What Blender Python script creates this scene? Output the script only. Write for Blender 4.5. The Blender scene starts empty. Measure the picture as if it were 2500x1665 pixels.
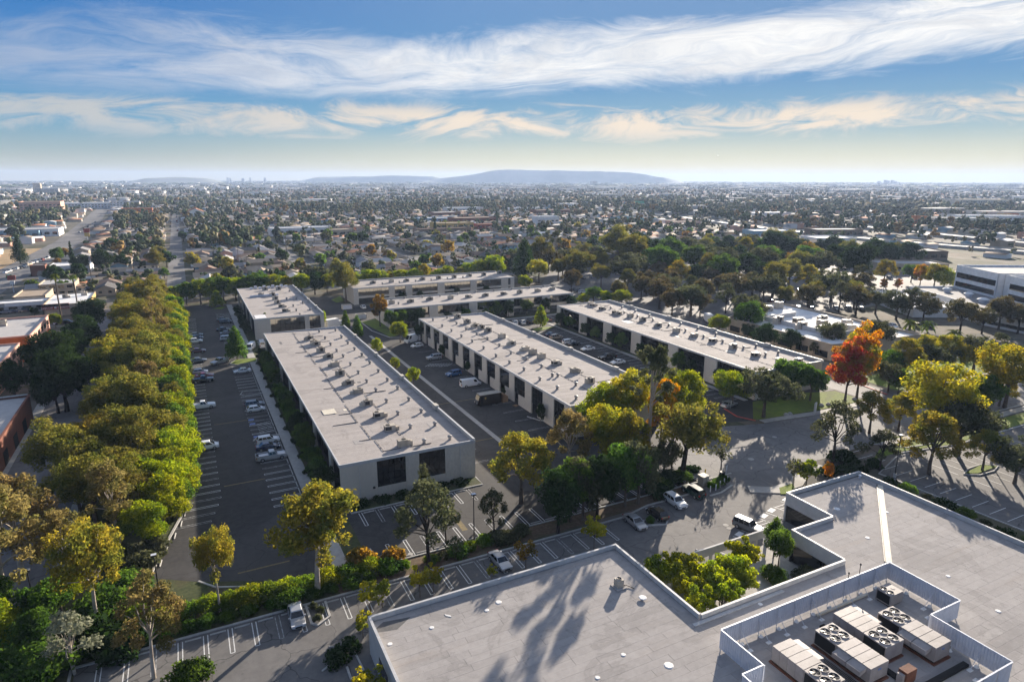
import bpy, bmesh, math, random
import numpy as np
from mathutils import Matrix, Vector
SC = bpy.context.scene
COL = SC.collection
rad = math.radians

# ------------------------------------------------------------------ camera, world, sun, exposure
cd = bpy.data.cameras.new('camera'); cam = bpy.data.objects.new('camera', cd); COL.objects.link(cam)
YAW, PITCH, ROLL = 0.46664, 0.24456, 0.0021
_f = Vector((math.sin(YAW)*math.cos(PITCH), math.cos(YAW)*math.cos(PITCH), -math.sin(PITCH)))
_r = Vector((math.cos(YAW), -math.sin(YAW), 0.0)); _u = _r.cross(_f)
_r2 = _r*math.cos(ROLL)+_u*math.sin(ROLL); _u2 = _r2.cross(_f)
cam.matrix_world = Matrix(((_r2.x, _u2.x, -_f.x, 0), (_r2.y, _u2.y, -_f.y, 0), (_r2.z, _u2.z, -_f.z, 54.0), (0, 0, 0, 1)))
cd.sensor_width = 36.0; cd.lens = 22.87; cd.clip_start = 1.0; cd.clip_end = 60000
SC.camera = cam
SUN_AZ, SUN_EL = rad(50.8), rad(14.4)
sd = bpy.data.lights.new('sun', 'SUN'); sd.energy = 4.6; sd.angle = rad(0.5); sd.color = (1.0, 0.88, 0.735)
sun = bpy.data.objects.new('sun', sd); COL.objects.link(sun)
_sdir = Vector((math.sin(SUN_AZ)*math.cos(SUN_EL), math.cos(SUN_AZ)*math.cos(SUN_EL), math.sin(SUN_EL)))
sun.rotation_euler = _sdir.to_track_quat('Z', 'Y').to_euler()
SC.view_settings.view_transform = 'Standard'; SC.view_settings.look = 'None'
SC.view_settings.exposure = 1.52; SC.view_settings.gamma = 1.0; SC.view_settings.use_curve_mapping = False
SC.render.engine = 'CYCLES'
SC.cycles.use_denoising = True
try:
    SC.cycles.denoiser = 'OPENIMAGEDENOISE'; SC.cycles.denoising_input_passes = 'RGB_ALBEDO_NORMAL'; SC.cycles.denoising_prefilter = 'ACCURATE'
except Exception: pass
SC.cycles.max_bounces = 6; SC.cycles.diffuse_bounces = 3; SC.cycles.glossy_bounces = 3; SC.cycles.transmission_bounces = 3
SC.cycles.transparent_max_bounces = 6; SC.cycles.volume_bounces = 0; SC.cycles.sample_clamp_indirect = 6.0
SC.cycles.use_light_tree = False

class NT:
    """tiny node-graph writer"""
    def __init__(s, tree): s.t = tree; s.t.nodes.clear()
    def n(s, typ, **k):
        nd = s.t.nodes.new(typ)
        for a, b in k.items(): setattr(nd, a, b)
        return nd
    def put(s, sock, v):
        if isinstance(v, bpy.types.NodeSocket): s.t.links.new(v, sock)
        elif isinstance(v, (tuple, list)) and len(v) == 3 and sock.type == 'RGBA': sock.default_value = (*v, 1)
        else: sock.default_value = v
    def m(s, op, a, b=0.0, c=None, clamp=False):
        nd = s.n('ShaderNodeMath', operation=op, use_clamp=clamp)
        s.put(nd.inputs[0], a); s.put(nd.inputs[1], b)
        if c is not None: s.put(nd.inputs[2], c)
        return nd.outputs[0]
    def vm(s, op, a, b=None):
        nd = s.n('ShaderNodeVectorMath', operation=op)
        s.put(nd.inputs[0], a)
        if b is not None:
            s.put(nd.inputs[3] if op == 'SCALE' else nd.inputs[1], b)
        return nd.outputs['Value' if op in ('DOT_PRODUCT', 'LENGTH') else 'Vector']
    def mix(s, f, a, b, mode='MIX'):
        nd = s.n('ShaderNodeMix', data_type='RGBA', blend_type=mode)
        s.put(nd.inputs[0], f); s.put(nd.inputs[6], a); s.put(nd.inputs[7], b)
        return nd.outputs[2]
    def noise(s, vec, scale, detail=4.0, rough=0.55, dist=0.0):
        nd = s.n('ShaderNodeTexNoise')
        s.put(nd.inputs['Vector'], vec); nd.inputs['Scale'].default_value = scale
        nd.inputs['Detail'].default_value = detail; nd.inputs['Roughness'].default_value = rough; nd.inputs['Distortion'].default_value = dist
        return nd.outputs[0]
    def ss(s, x, a, b):
        nd = s.n('ShaderNodeMapRange', interpolation_type='SMOOTHSTEP')
        s.put(nd.inputs[0], x); s.put(nd.inputs[1], a); s.put(nd.inputs[2], b)
        nd.inputs[3].default_value = 0; nd.inputs[4].default_value = 1
        return nd.outputs[0]
    def ramp(s, x, pts, interp='LINEAR'):
        nd = s.n('ShaderNodeValToRGB'); nd.color_ramp.interpolation = interp
        e = nd.color_ramp.elements
        while len(e) < len(pts): e.new(0.5)
        for el, (p, c) in zip(e, pts):
            el.position = p; el.color = (*c, 1) if len(c) == 3 else c
        s.put(nd.inputs[0], x)
        return nd.outputs[0]
    def xyz(s, x, y, z):
        nd = s.n('ShaderNodeCombineXYZ')
        for i, v in enumerate((x, y, z)): s.put(nd.inputs[i], v)
        return nd.outputs[0]

W = bpy.data.worlds.new('World'); SC.world = W; W.use_nodes = True
g = NT(W.node_tree)
geo = g.n('ShaderNodeTexCoord').outputs['Generated']
sky = g.n('ShaderNodeTexSky', sky_type='NISHITA')
sky.sun_disc = False; sky.sun_elevation = SUN_EL; sky.sun_rotation = SUN_AZ; sky.altitude = 100; sky.air_density = 1.0; sky.dust_density = 1.3; sky.ozone_density = 2.0
d = g.vm('NORMALIZE', geo)
fh = (math.sin(YAW), math.cos(YAW), 0.0); rh = (math.cos(YAW), -math.sin(YAW), 0.0)
a_f = g.vm('DOT_PRODUCT', d, fh); a_r = g.vm('DOT_PRODUCT', d, rh)
sep = g.n('ShaderNodeSeparateXYZ'); g.put(sep.inputs[0], d); dz = sep.outputs[2]
az = g.m('ARCTAN2', a_r, a_f)                                   # azimuth from due view heading
el = g.m('ARCSINE', dz)                                         # elevation
# streaky cirrus: a warped noise stretched along the bands; the banks lie at fixed elevations
wv = g.noise(g.xyz(g.m('MULTIPLY', az, 2.2), g.m('MULTIPLY', el, 9.0), 3.1), 1.3, 3)
el2 = g.m('ADD', el, g.m('MULTIPLY', g.m('SUBTRACT', wv, 0.5), 0.09))
tilt = g.m('SUBTRACT', el2, g.m('MULTIPLY', az, 0.05))
n1 = g.noise(g.xyz(g.m('MULTIPLY', az, 3.4), g.m('MULTIPLY', tilt, 19.0), 0.7), 1.35, 12, 0.68, 0.8)
n2 = g.noise(g.xyz(g.m('MULTIPLY', az, 6.5), g.m('MULTIPLY', tilt, 25.0), 5.9), 1.2, 12, 0.66, 0.9)
n3 = g.noise(g.xyz(g.m('MULTIPLY', az, 2.0), g.m('MULTIPLY', el, 10.0), 9.4), 1.0, 4)
def bank(c0, slope, half, soft):
    c = g.m('ADD', c0, g.m('MULTIPLY', az, slope))
    dist = g.m('ABSOLUTE', g.m('SUBTRACT', el, c))
    return g.m('SUBTRACT', 1.0, g.ss(dist, half-soft, half+soft))
b1 = g.m('MAXIMUM', bank(0.156, 0.050, 0.044, 0.036), g.m('MULTIPLY', bank(0.150, 0.0, 0.052, 0.030), g.m('MULTIPLY', 0.82, g.m('SUBTRACT', 1.0, g.ss(az, -0.25, 0.10)))))
b2 = bank(0.078, 0.0, 0.026, 0.022)
high = g.ss(el, 0.27, 0.42)
front = g.ss(a_f, 0.05, 0.5)
dens1 = g.ss(g.m('ADD', g.m('ADD', g.m('MULTIPLY', n1, 0.85), g.m('MULTIPLY', n2, 0.32)), g.m('MULTIPLY', b1, 0.46)), 0.75, 1.16)
n4 = g.noise(g.xyz(g.m('MULTIPLY', az, 9.0), g.m('MULTIPLY', tilt, 120.0), 2.2), 1.3, 8, 0.7, 0.4)
dens1 = g.m('MULTIPLY', dens1, g.m('ADD', 0.62, g.m('MULTIPLY', n4, 0.80)), clamp=True)
dens2 = g.ss(g.m('ADD', g.m('MULTIPLY', n2, 1.05), g.m('MULTIPLY', b2, 0.32)), 0.69, 0.93)
dens2 = g.m('MULTIPLY', dens2, b2)
dens1 = g.m('MULTIPLY', dens1, g.ss(el, 0.085, 0.125))
dens1 = g.m('MAXIMUM', dens1, g.m('MULTIPLY', high, g.ss(n3, 0.27, 0.50)))      # unseen cirrus added overhead and behind, to fill the shade with paler light
sunn = tuple(_sdir)
toward = g.vm('DOT_PRODUCT', d, sunn)
thick1 = g.ss(g.m('ADD', toward, g.m('MULTIPLY', g.m('SUBTRACT', n3, 0.5), 0.25)), 0.45, 0.98)     # cirrus lit through, brightest near the sun
EXPO = SC.view_settings.exposure
def SK(r_, g_, b_):                                             # a display colour as sky radiance at strength 0.1
    f = lambda v: ((v/255+.055)/1.055)**2.4 if v > 10 else v/255/12.92
    return tuple(f(v)/(0.10*2**EXPO) for v in (r_, g_, b_))
elr = g.ss(el, -0.02, 0.62)                                      # smooth 0..1 over elevation
lft = g.ramp(g.m('MULTIPLY', g.m('MAXIMUM', el, 0.0), 1.6), [(0.0, SK(204, 190, 140)), (0.055, SK(152, 172, 170)), (0.11, SK(98, 160, 192)), (0.21, SK(44, 132, 198)), (0.40, SK(24, 104, 184)), (1.0, SK(44, 98, 165))])
rgt = g.ramp(g.m('MULTIPLY', g.m('MAXIMUM', el, 0.0), 1.6), [(0.0, SK(255, 232, 160)), (0.055, SK(214, 214, 184)), (0.12, SK(130, 176, 198)), (0.21, SK(88, 150, 200)), (0.40, SK(104, 148, 200)), (1.0, SK(52, 106, 172))])
warm = g.ss(toward, 0.50, 0.985)
clear = g.mix(warm, lft, rgt)
lum = g.m('ADD', 1.0, g.m('MULTIPLY', g.vm('DOT_PRODUCT', sky.outputs[0], (0.25, 0.6, 0.15)), 0.35))
nis = g.vm('SCALE', sky.outputs[0], g.m('DIVIDE', 1.0, lum))     # the physical sky with its glow round the sun rolled off
base = g.mix(0.06, clear, nis)
c1 = g.mix(thick1, SK(172, 184, 206), SK(255, 254, 252))
c1 = g.mix(g.m('MULTIPLY', g.ss(n2, 0.42, 0.68), 0.45), c1, g.mix(thick1, SK(140, 164, 196), SK(196, 202, 212)))
c2 = g.mix(thick1, SK(190, 194, 194), SK(252, 232, 206))
col = g.mix(g.m('MULTIPLY', dens2, 0.95), base, c2)
col = g.mix(g.m('MULTIPLY', dens1, g.m('ADD', 0.66, g.m('MULTIPLY', thick1, 0.34))), col, c1)
bg = g.n('ShaderNodeBackground'); g.put(bg.inputs[0], col); bg.inputs[1].default_value = 0.10
wo = g.n('ShaderNodeOutputWorld'); g.put(wo.inputs[0], bg.outputs[0])
W.cycles.sampling_method = 'MANUAL'; W.cycles.sample_map_resolution = 512

# ------------------------------------------------------------------ helpers: materials
def newmat(name):
    m = bpy.data.materials.new(name); m.use_nodes = True
    return m, NT(m.node_tree)
def mat(name, c1, c2=None, scale=1.0, rough=0.8, bump=0.0, bscale=None, spec=0.3, metallic=0.0, rand=0.0, big=None, bigscale=0.05, stretch=None):
    """colour mottled between c1 and c2 by a world-space noise; big = a second, larger mottling; rand = per-object lightness spread"""
    m, k = newmat(name)
    b = k.n('ShaderNodeBsdfPrincipled'); o = k.n('ShaderNodeOutputMaterial'); k.put(o.inputs[0], b.outputs[0])
    pos = k.n('ShaderNodeNewGeometry').outputs['Position']
    if stretch: pos = k.vm('MULTIPLY', pos, stretch)
    c = c1
    if c2: c = k.mix(k.ss(k.noise(pos, scale, 6, 0.65), 0.32, 0.68), c1, c2)
    if big: c = k.mix(k.ss(k.noise(pos, bigscale, 5, 0.6, 0.5), 0.45, 0.75), c, big)
    if rand:
        oi = k.n('ShaderNodeObjectInfo').outputs['Random']
        h = k.n('ShaderNodeHueSaturation'); k.put(h.inputs['Color'], c)
        k.put(h.inputs['Value'], k.m('ADD', 1.0-rand, k.m('MULTIPLY', oi, 2*rand)))
        c = h.outputs[0]
    k.put(b.inputs['Base Color'], c); b.inputs['Roughness'].default_value = rough; b.inputs['Metallic'].default_value = metallic
    b.inputs['Specular IOR Level'].default_value = spec
    if bump:
        bn = k.n('ShaderNodeBump'); bn.inputs['Strength'].default_value = bump; bn.inputs['Distance'].default_value = 0.05
        k.put(bn.inputs['Height'], k.noise(pos, bscale or scale*6, 4)); k.put(b.inputs['Normal'], bn.outputs[0])
    return m
def leafmat(name, c1, c2, c3=None, trans=0.45):
    """leaf colours vary from leaf to leaf and from tree to tree"""
    m, k = newmat(name)
    gi = k.n('ShaderNodeNewGeometry'); oi = k.n('ShaderNodeObjectInfo').outputs['Random']
    rnd = gi.outputs['Random Per Island']
    c = k.mix(rnd, c1, c2)
    if c3:
        n = k.noise(gi.outputs['Position'], 0.35, 3)
        c = k.mix(k.ss(n, 0.42, 0.62), c, c3)
    h = k.n('ShaderNodeHueSaturation'); k.put(h.inputs['Color'], c)
    k.put(h.inputs['Hue'], k.m('ADD', 0.488, k.m('MULTIPLY', oi, 0.024)))
    k.put(h.inputs['Value'], k.m('ADD', 0.92, k.m('ADD', k.m('MULTIPLY', oi, 0.3), k.m('MULTIPLY', rnd, 0.3))))
    df = k.n('ShaderNodeBsdfDiffuse'); tr = k.n('ShaderNodeBsdfTranslucent'); mx = k.n('ShaderNodeMixShader'); o = k.n('ShaderNodeOutputMaterial')
    k.put(df.inputs[0], h.outputs[0])
    h2 = k.n('ShaderNodeHueSaturation'); k.put(h2.inputs['Color'], h.outputs[0]); h2.inputs['Saturation'].default_value = 1.08; h2.inputs['Value'].default_value = 1.8
    k.put(tr.inputs[0], h2.outputs[0]); mx.inputs[0].default_value = trans
    k.put(mx.inputs[1], df.outputs[0]); k.put(mx.inputs[2], tr.outputs[0]); k.put(o.inputs[0], mx.outputs[0])
    return m

# ------------------------------------------------------------------ helpers: meshes and things
class MB:
    """collects boxes, prisms, tubes and quads; build() links them as ONE mesh object"""
    def __init__(s): s.v = []; s.f = []; s.mi = []; s.sm = []
    def add(s, v, f, mi=0, smooth=False):
        b = len(s.v); s.v.extend(v)
        for q in f: s.f.append(tuple(b+i for i in q)); s.mi.append(mi); s.sm.append(smooth)
    def box(s, x0, x1, y0, y1, z0, z1, mi=0):
        s.add([(x0, y0, z0), (x1, y0, z0), (x1, y1, z0), (x0, y1, z0), (x0, y0, z1), (x1, y0, z1), (x1, y1, z1), (x0, y1, z1)],
              [(0, 3, 2, 1), (4, 5, 6, 7), (0, 1, 5, 4), (1, 2, 6, 5), (2, 3, 7, 6), (3, 0, 4, 7)], mi); return s
    def quad(s, a, b, c, d2, mi=0): s.add([a, b, c, d2], [(0, 1, 2, 3)], mi); return s
    def prism(s, poly, z0, z1, mi=0, top=None):
        n = len(poly); A = 0.5*sum(poly[i][0]*poly[(i+1) % n][1]-poly[(i+1) % n][0]*poly[i][1] for i in range(n))
        if A < 0: poly = poly[::-1]
        tp = top or poly
        s.add([(p[0], p[1], z0) for p in poly]+[(p[0], p[1], z1) for p in tp],
              [tuple(range(n-1, -1, -1)), tuple(range(n, 2*n))]+[(i, (i+1) % n, n+(i+1) % n, n+i) for i in range(n)], mi); return s
    def sheet(s, poly, z, mi=0):
        n = len(poly); A = 0.5*sum(poly[i][0]*poly[(i+1) % n][1]-poly[(i+1) % n][0]*poly[i][1] for i in range(n))
        if A < 0: poly = poly[::-1]
        s.add([(p[0], p[1], z) for p in poly], [tuple(range(n))], mi); return s
    def cyl(s, x, y, z0, z1, r0, r1=None, n=10, mi=0, smooth=True):
        r1 = r0 if r1 is None else r1
        v = [(x+r*math.cos(2*math.pi*i/n), y+r*math.sin(2*math.pi*i/n), z) for r, z in ((r0, z0), (r1, z1)) for i in range(n)]
        s.add(v, [(i, (i+1) % n, n+(i+1) % n, n+i) for i in range(n)], mi, smooth)
        s.add(v[n:], [tuple(range(n))], mi); s.add(v[:n], [tuple(range(n-1, -1, -1))], mi); return s
    def tube(s, pts, rr, n=6, mi=0, smooth=True):
        P = [Vector(p) for p in pts]; rings = []
        for i, p in enumerate(P):
            t = (P[min(i+1, len(P)-1)]-P[max(i-1, 0)]).normalized()
            a = t.cross(Vector((0.31, 0.95, 0.05))).normalized(); b = t.cross(a)
            rings += [tuple(p+rr[i]*(a*math.cos(2*math.pi*k/n)+b*math.sin(2*math.pi*k/n))) for k in range(n)]
        f = [(j*n+k, j*n+(k+1) % n, (j+1)*n+(k+1) % n, (j+1)*n+k) for j in range(len(P)-1) for k in range(n)]
        s.add(rings, f, mi, smooth)
        s.add(rings[-n:], [tuple(range(n))], mi); s.add(rings[:n], [tuple(range(n-1, -1, -1))], mi); return s
    def strip(s, pts, w, z0, z1, closed=False, mi=0):
        """a bar of width w along a polyline (kerbs, walls)"""
        n = len(pts); L = []; Rr = []
        for i, p in enumerate(pts):
            a = Vector(pts[(i-1) % n] if (closed or i) else p); b = Vector(pts[(i+1) % n] if (closed or i < n-1) else p)
            if not closed and i == 0: a = Vector(p)
            t = (b-a); t = t.normalized() if t.length > 1e-6 else Vector((1, 0)); nn = Vector((-t.y, t.x))
            L.append((p[0]+nn.x*w/2, p[1]+nn.y*w/2)); Rr.append((p[0]-nn.x*w/2, p[1]-nn.y*w/2))
        m = n if closed else n-1
        for i in range(m):
            j = (i+1) % n
            s.add([(*Rr[i], z0), (*Rr[j], z0), (*L[j], z0), (*L[i], z0), (*Rr[i], z1), (*Rr[j], z1), (*L[j], z1), (*L[i], z1)],
                  [(4, 5, 6, 7), (0, 1, 5, 4), (2, 3, 7, 6)]+([(3, 0, 4, 7)] if i == 0 and not closed else [])+([(1, 2, 6, 5)] if i == m-1 and not closed else []), mi)
        return s
    def mesh(s, name):
        me = bpy.data.meshes.new(name); me.from_pydata(s.v, [], s.f)
        if any(s.mi): me.polygons.foreach_set('material_index', s.mi)
        if any(s.sm): me.polygons.foreach_set('use_smooth', s.sm)
        me.update(); return me
    def build(s, name, mats, parent=None): return link(name, s.mesh(name), mats, parent)
def link(name, me, mats, parent=None, loc=None, rz=0.0):
    if mats is not None and not len(me.materials):
        for m in (mats if isinstance(mats, (list, tuple)) else [mats]): me.materials.append(m)
    o = bpy.data.objects.new(name, me); COL.objects.link(o)
    if parent: o.parent = parent
    if loc: o.location = loc
    if rz: o.rotation_euler.z = rz
    return o
def tag(o, label=None, cat=None, group=None, kind=None):
    if label: o['label'] = label
    if cat: o['category'] = cat
    if group: o['group'] = group
    if kind: o['kind'] = kind
    return o
def thing(name, label, cat, loc=(0, 0, 0), rz=0.0, group=None):
    o = bpy.data.objects.new(name, None); o.empty_display_size = 0.2; COL.objects.link(o)
    o.location = loc; o.rotation_euler = (0, 0, rz)
    return tag(o, label, cat, group)
def dup(root, loc, rz=0.0, label=None, group=None, scale=None):
    def cp(o, par):
        c = o.copy(); COL.objects.link(c); c.parent = par
        for ch in KIDS.get(o.name, ()): cp(ch, c)
        return c
    for _ in (0,):
        if root.name not in SEEN: reg(root)
    r = cp(root, None); r.location = loc; r.rotation_euler = (0, 0, rz)
    if scale: r.scale = scale if isinstance(scale, tuple) else (scale,)*3
    if label: r['label'] = label
    if group: r['group'] = group
    return r
KIDS = {}; SEEN = set()
def reg(root):
    SEEN.add(root.name)
    def go(o):
        KIDS[o.name] = list(o.children)
        for c in o.children: go(c)
    go(root)
def struct(name, mb, m): return tag(mb.build(name, m), kind='structure')
ORD = 'first second third fourth fifth sixth seventh eighth ninth tenth eleventh twelfth thirteenth fourteenth fifteenth sixteenth seventeenth eighteenth nineteenth twentieth'.split()
ORD += ['twenty-'+w for w in ORD[:9]]+['thirtieth']+['thirty-'+w for w in ORD[:9]]+['fortieth']+['forty-'+w for w in ORD[:9]]+['fiftieth']+['fifty-'+w for w in ORD[:9]]+['sixtieth']
rng = random.Random(7)
# ------------------------------------------------------------------ materials
M = {}
def asphalt(name, c1, c2, c3):
    """mottled paving with sealed patches, fine cracks, oil spots and wear along the lanes"""
    m, k = newmat(name); b = k.n('ShaderNodeBsdfPrincipled'); o = k.n('ShaderNodeOutputMaterial'); k.put(o.inputs[0], b.outputs[0])
    pos = k.n('ShaderNodeNewGeometry').outputs['Position']
    c = k.mix(k.ss(k.noise(pos, 0.9, 7, 0.7), 0.32, 0.68), c1, c2)
    c = k.mix(k.ss(k.noise(pos, 0.05, 6, 0.65, 0.8), 0.42, 0.7), c, c3)
    vo = k.n('ShaderNodeTexVoronoi', voronoi_dimensions='2D'); vo.inputs['Scale'].default_value = 0.045; k.put(vo.inputs['Vector'], pos)
    sp = k.n('ShaderNodeSeparateColor'); k.put(sp.inputs[0], vo.outputs['Color'])
    h = k.n('ShaderNodeHueSaturation'); k.put(h.inputs['Color'], c); k.put(h.inputs['Value'], k.m('ADD', 0.86, k.m('MULTIPLY', sp.outputs[0], 0.28)))
    nz = k.n('ShaderNodeTexNoise'); nz.inputs['Scale'].default_value = 0.5; k.put(nz.inputs['Vector'], pos)
    wp = k.vm('ADD', pos, k.vm('SCALE', nz.outputs[1], 2.2))
    ve = k.n('ShaderNodeTexVoronoi', voronoi_dimensions='2D', feature='DISTANCE_TO_EDGE'); ve.inputs['Scale'].default_value = 0.16; k.put(ve.inputs['Vector'], wp)
    crack = k.m('MULTIPLY', k.m('SUBTRACT', 1.0, k.ss(ve.outputs['Distance'], 0.004, 0.016)), 0.55)
    c = k.mix(crack, h.outputs[0], (0.018, 0.018, 0.019))
    oil = k.ss(k.noise(pos, 0.65, 2, 0.4), 0.70, 0.80)
    c = k.mix(k.m('MULTIPLY', oil, 0.6), c, (0.018, 0.017, 0.017))
    wear = k.ss(k.noise(k.vm('MULTIPLY', pos, (1.0, 0.06, 1.0)), 0.55, 4), 0.55, 0.8)
    c = k.mix(k.m('MULTIPLY', wear, 0.35), c, tuple(v*1.5 for v in c2))
    k.put(b.inputs['Base Color'], c); b.inputs['Roughness'].default_value = 0.85; b.inputs['Specular IOR Level'].default_value = 0.3
    bn = k.n('ShaderNodeBump'); bn.inputs['Strength'].default_value = 0.2; bn.inputs['Distance'].default_value = 0.04; k.put(bn.inputs['Height'], k.noise(pos, 9, 3)); k.put(b.inputs['Normal'], bn.outputs[0])
    return m
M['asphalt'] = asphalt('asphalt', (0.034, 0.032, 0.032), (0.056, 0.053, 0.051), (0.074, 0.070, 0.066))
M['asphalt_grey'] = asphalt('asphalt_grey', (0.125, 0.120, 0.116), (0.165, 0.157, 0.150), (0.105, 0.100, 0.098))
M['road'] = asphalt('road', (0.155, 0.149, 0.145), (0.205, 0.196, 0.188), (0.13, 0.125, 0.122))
M['concrete'] = mat('concrete', (0.36, 0.34, 0.31), (0.45, 0.43, 0.395), 1.2, 0.85, 0.1, 8, big=(0.30, 0.285, 0.26), bigscale=0.1)
M['kerb'] = mat('kerb', (0.36, 0.35, 0.33), (0.47, 0.455, 0.43), 1.5, 0.85)
M['red_kerb'] = mat('red_kerb', (0.42, 0.06, 0.04), (0.5, 0.10, 0.07), 1.5, 0.7)
M['wall'] = mat('wall', (0.50, 0.46, 0.395), (0.59, 0.545, 0.47), 3.0, 0.9, 0.25, 14, rand=0.03, big=(0.48, 0.44, 0.38), bigscale=0.12, stretch=(1, 1, 0.5))
M['wall_white'] = mat('wall_white', (0.70, 0.69, 0.67), (0.78, 0.77, 0.75), 0.8, 0.8, rand=0.04)
M['gwall'] = mat('gwall', (0.46, 0.455, 0.44), (0.54, 0.53, 0.515), 1.0, 0.8, rand=0.04)
M['coping'] = mat('coping', (0.42, 0.42, 0.42), (0.50, 0.50, 0.50), 1.5, 0.6, metallic=0.0)
def roofing(name, c1, c2, rand, seams=0):
    """mineral felt: grain, ponding stains with darker rims, rusty runs, faint patches; seams = far roofs whose sheets are too small to build"""
    m, k = newmat(name); b = k.n('ShaderNodeBsdfPrincipled'); o = k.n('ShaderNodeOutputMaterial'); k.put(o.inputs[0], b.outputs[0])
    pos = k.n('ShaderNodeNewGeometry').outputs['Position']
    c = k.mix(k.ss(k.noise(pos, 1.1, 8, 0.72), 0.3, 0.7), c1, c2)
    n = k.noise(pos, 0.11, 6, 0.6, 1.0)
    c = k.mix(k.m('MULTIPLY', k.ss(n, 0.50, 0.68), 0.55), c, tuple(v*0.70 for v in c1))
    rim = k.m('SUBTRACT', 1.0, k.ss(k.m('ABSOLUTE', k.m('SUBTRACT', n, 0.57)), 0.0, 0.02))
    c = k.mix(k.m('MULTIPLY', rim, 0.22), c, tuple(v*0.5 for v in c1))
    c = k.mix(k.m('MULTIPLY', k.ss(k.noise(k.vm('MULTIPLY', pos, (.12, 1, 1)), 0.5, 5), 0.56, 0.78), 0.30), c, (c1[0]*.85, c1[1]*.72, c1[2]*.58))
    c = k.mix(k.m('MULTIPLY', k.ss(k.noise(pos, 2.6, 2), 0.70, 0.76), 0.5), c, tuple(v*0.55 for v in c1))
    oi = k.n('ShaderNodeObjectInfo').outputs['Random']; h = k.n('ShaderNodeHueSaturation'); k.put(h.inputs['Color'], c); k.put(h.inputs['Value'], k.m('ADD', 1-rand, k.m('MULTIPLY', oi, 2*rand))); c = h.outputs[0]
    if seams:
        sx = k.n('ShaderNodeSeparateXYZ'); k.put(sx.inputs[0], pos); fr_ = k.m('FRACT', k.m('DIVIDE', sx.outputs[1], 1.0))
        c = k.mix(k.m('MULTIPLY', k.m('LESS_THAN', fr_, 0.07), 0.4), c, tuple(v*.6 for v in c1))
    k.put(b.inputs['Base Color'], c); b.inputs['Roughness'].default_value = 0.92; b.inputs['Specular IOR Level'].default_value = 0.2
    bn = k.n('ShaderNodeBump'); bn.inputs['Strength'].default_value = 0.18; bn.inputs['Distance'].default_value = 0.04; k.put(bn.inputs['Height'], k.noise(pos, 10, 3)); k.put(b.inputs['Normal'], bn.outputs[0])
    return m
M['roof'] = roofing('roof', (0.325, 0.295, 0.275), (0.385, 0.35, 0.325), 0.07)
M['roof_far'] = roofing('roof_far', (0.335, 0.305, 0.285), (0.395, 0.36, 0.335), 0.0, 1)
M['groof'] = roofing('groof', (0.315, 0.295, 0.28), (0.365, 0.342, 0.325), 0.06)
M['bitumen'] = mat('bitumen', (0.10, 0.098, 0.098), (0.14, 0.135, 0.13), 1.0, 0.9)
M['white'] = mat('white_roofing', (0.72, 0.71, 0.69), (0.80, 0.79, 0.77), 0.4, 0.7, big=(0.6, 0.585, 0.56), bigscale=0.08)
M['cream'] = mat('cream', (0.62, 0.56, 0.44), (0.70, 0.64, 0.52), 0.8, 0.7)
M['paint'] = mat('road_paint', (0.55, 0.55, 0.54), (0.72, 0.72, 0.70), 2.5, 0.7)
M['old_paint'] = mat('worn_paint', (0.13, 0.13, 0.135), (0.52, 0.52, 0.51), 1.7, 0.8)
M['blue_paint'] = mat('blue_paint', (0.10, 0.16, 0.40), (0.2, 0.26, 0.45), 2.5, 0.7)
M['yellow_paint'] = mat('yellow_paint', (0.14, 0.11, 0.06), (0.24, 0.18, 0.07), 2.5, 0.8)
M['soil'] = mat('soil', (0.10, 0.065, 0.042), (0.17, 0.115, 0.075), 1.8, 0.95, 0.5, 6, big=(0.07, 0.07, 0.03), bigscale=0.25)
M['cover'] = mat('groundcover', (0.035, 0.05, 0.016), (0.075, 0.085, 0.03), 1.6, 0.95, 0.8, 6, big=(0.10, 0.075, 0.045), bigscale=0.2)
M['lawn'] = mat('lawn', (0.12, 0.175, 0.018), (0.18, 0.225, 0.026), 0.8, 0.95, 0.5, 20, big=(0.10, 0.115, 0.03), bigscale=0.12)
M['dry'] = mat('dry_field', (0.30, 0.20, 0.10), (0.40, 0.29, 0.16), 0.15, 0.95)
def glass(name, c, rough=0.03):
    m, k = newmat(name); b = k.n('ShaderNodeBsdfPrincipled'); o = k.n('ShaderNodeOutputMaterial'); k.put(o.inputs[0], b.outputs[0])
    b.inputs['Base Color'].default_value = (*c, 1); b.inputs['Roughness'].default_value = rough; b.inputs['IOR'].default_value = 1.55
    b.inputs['Specular IOR Level'].default_value = 0.6
    pos = k.n('ShaderNodeNewGeometry').outputs['Position']
    bn = k.n('ShaderNodeBump'); bn.inputs['Strength'].default_value = 0.06; bn.inputs['Distance'].default_value = 0.1
    k.put(bn.inputs['Height'], k.noise(pos, 0.6, 2)); k.put(b.inputs['Normal'], bn.outputs[0])
    return m
M['glass'] = glass('dark_glass', (0.006, 0.007, 0.009))
M['glass_bright'] = glass('mirror_glass', (0.02, 0.022, 0.022)); M['glass_bright'].node_tree.nodes['Principled BSDF'].inputs['IOR'].default_value = 2.6
M['frame'] = mat('dark_frame', (0.03, 0.03, 0.032), rough=0.5)
M['dark'] = mat('dark_recess', (0.012, 0.012, 0.013), rough=0.8)
M['black'] = mat('black_rubber', (0.012, 0.012, 0.012), rough=0.7)
M['metal'] = mat('galvanised', (0.52, 0.545, 0.60), (0.60, 0.625, 0.68), 1.2, 0.5, metallic=0.1, rand=0.04)
M['hvac'] = mat('hvac_paint', (0.40, 0.35, 0.28), (0.50, 0.445, 0.37), 1.5, 0.6, rand=0.2)
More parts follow.
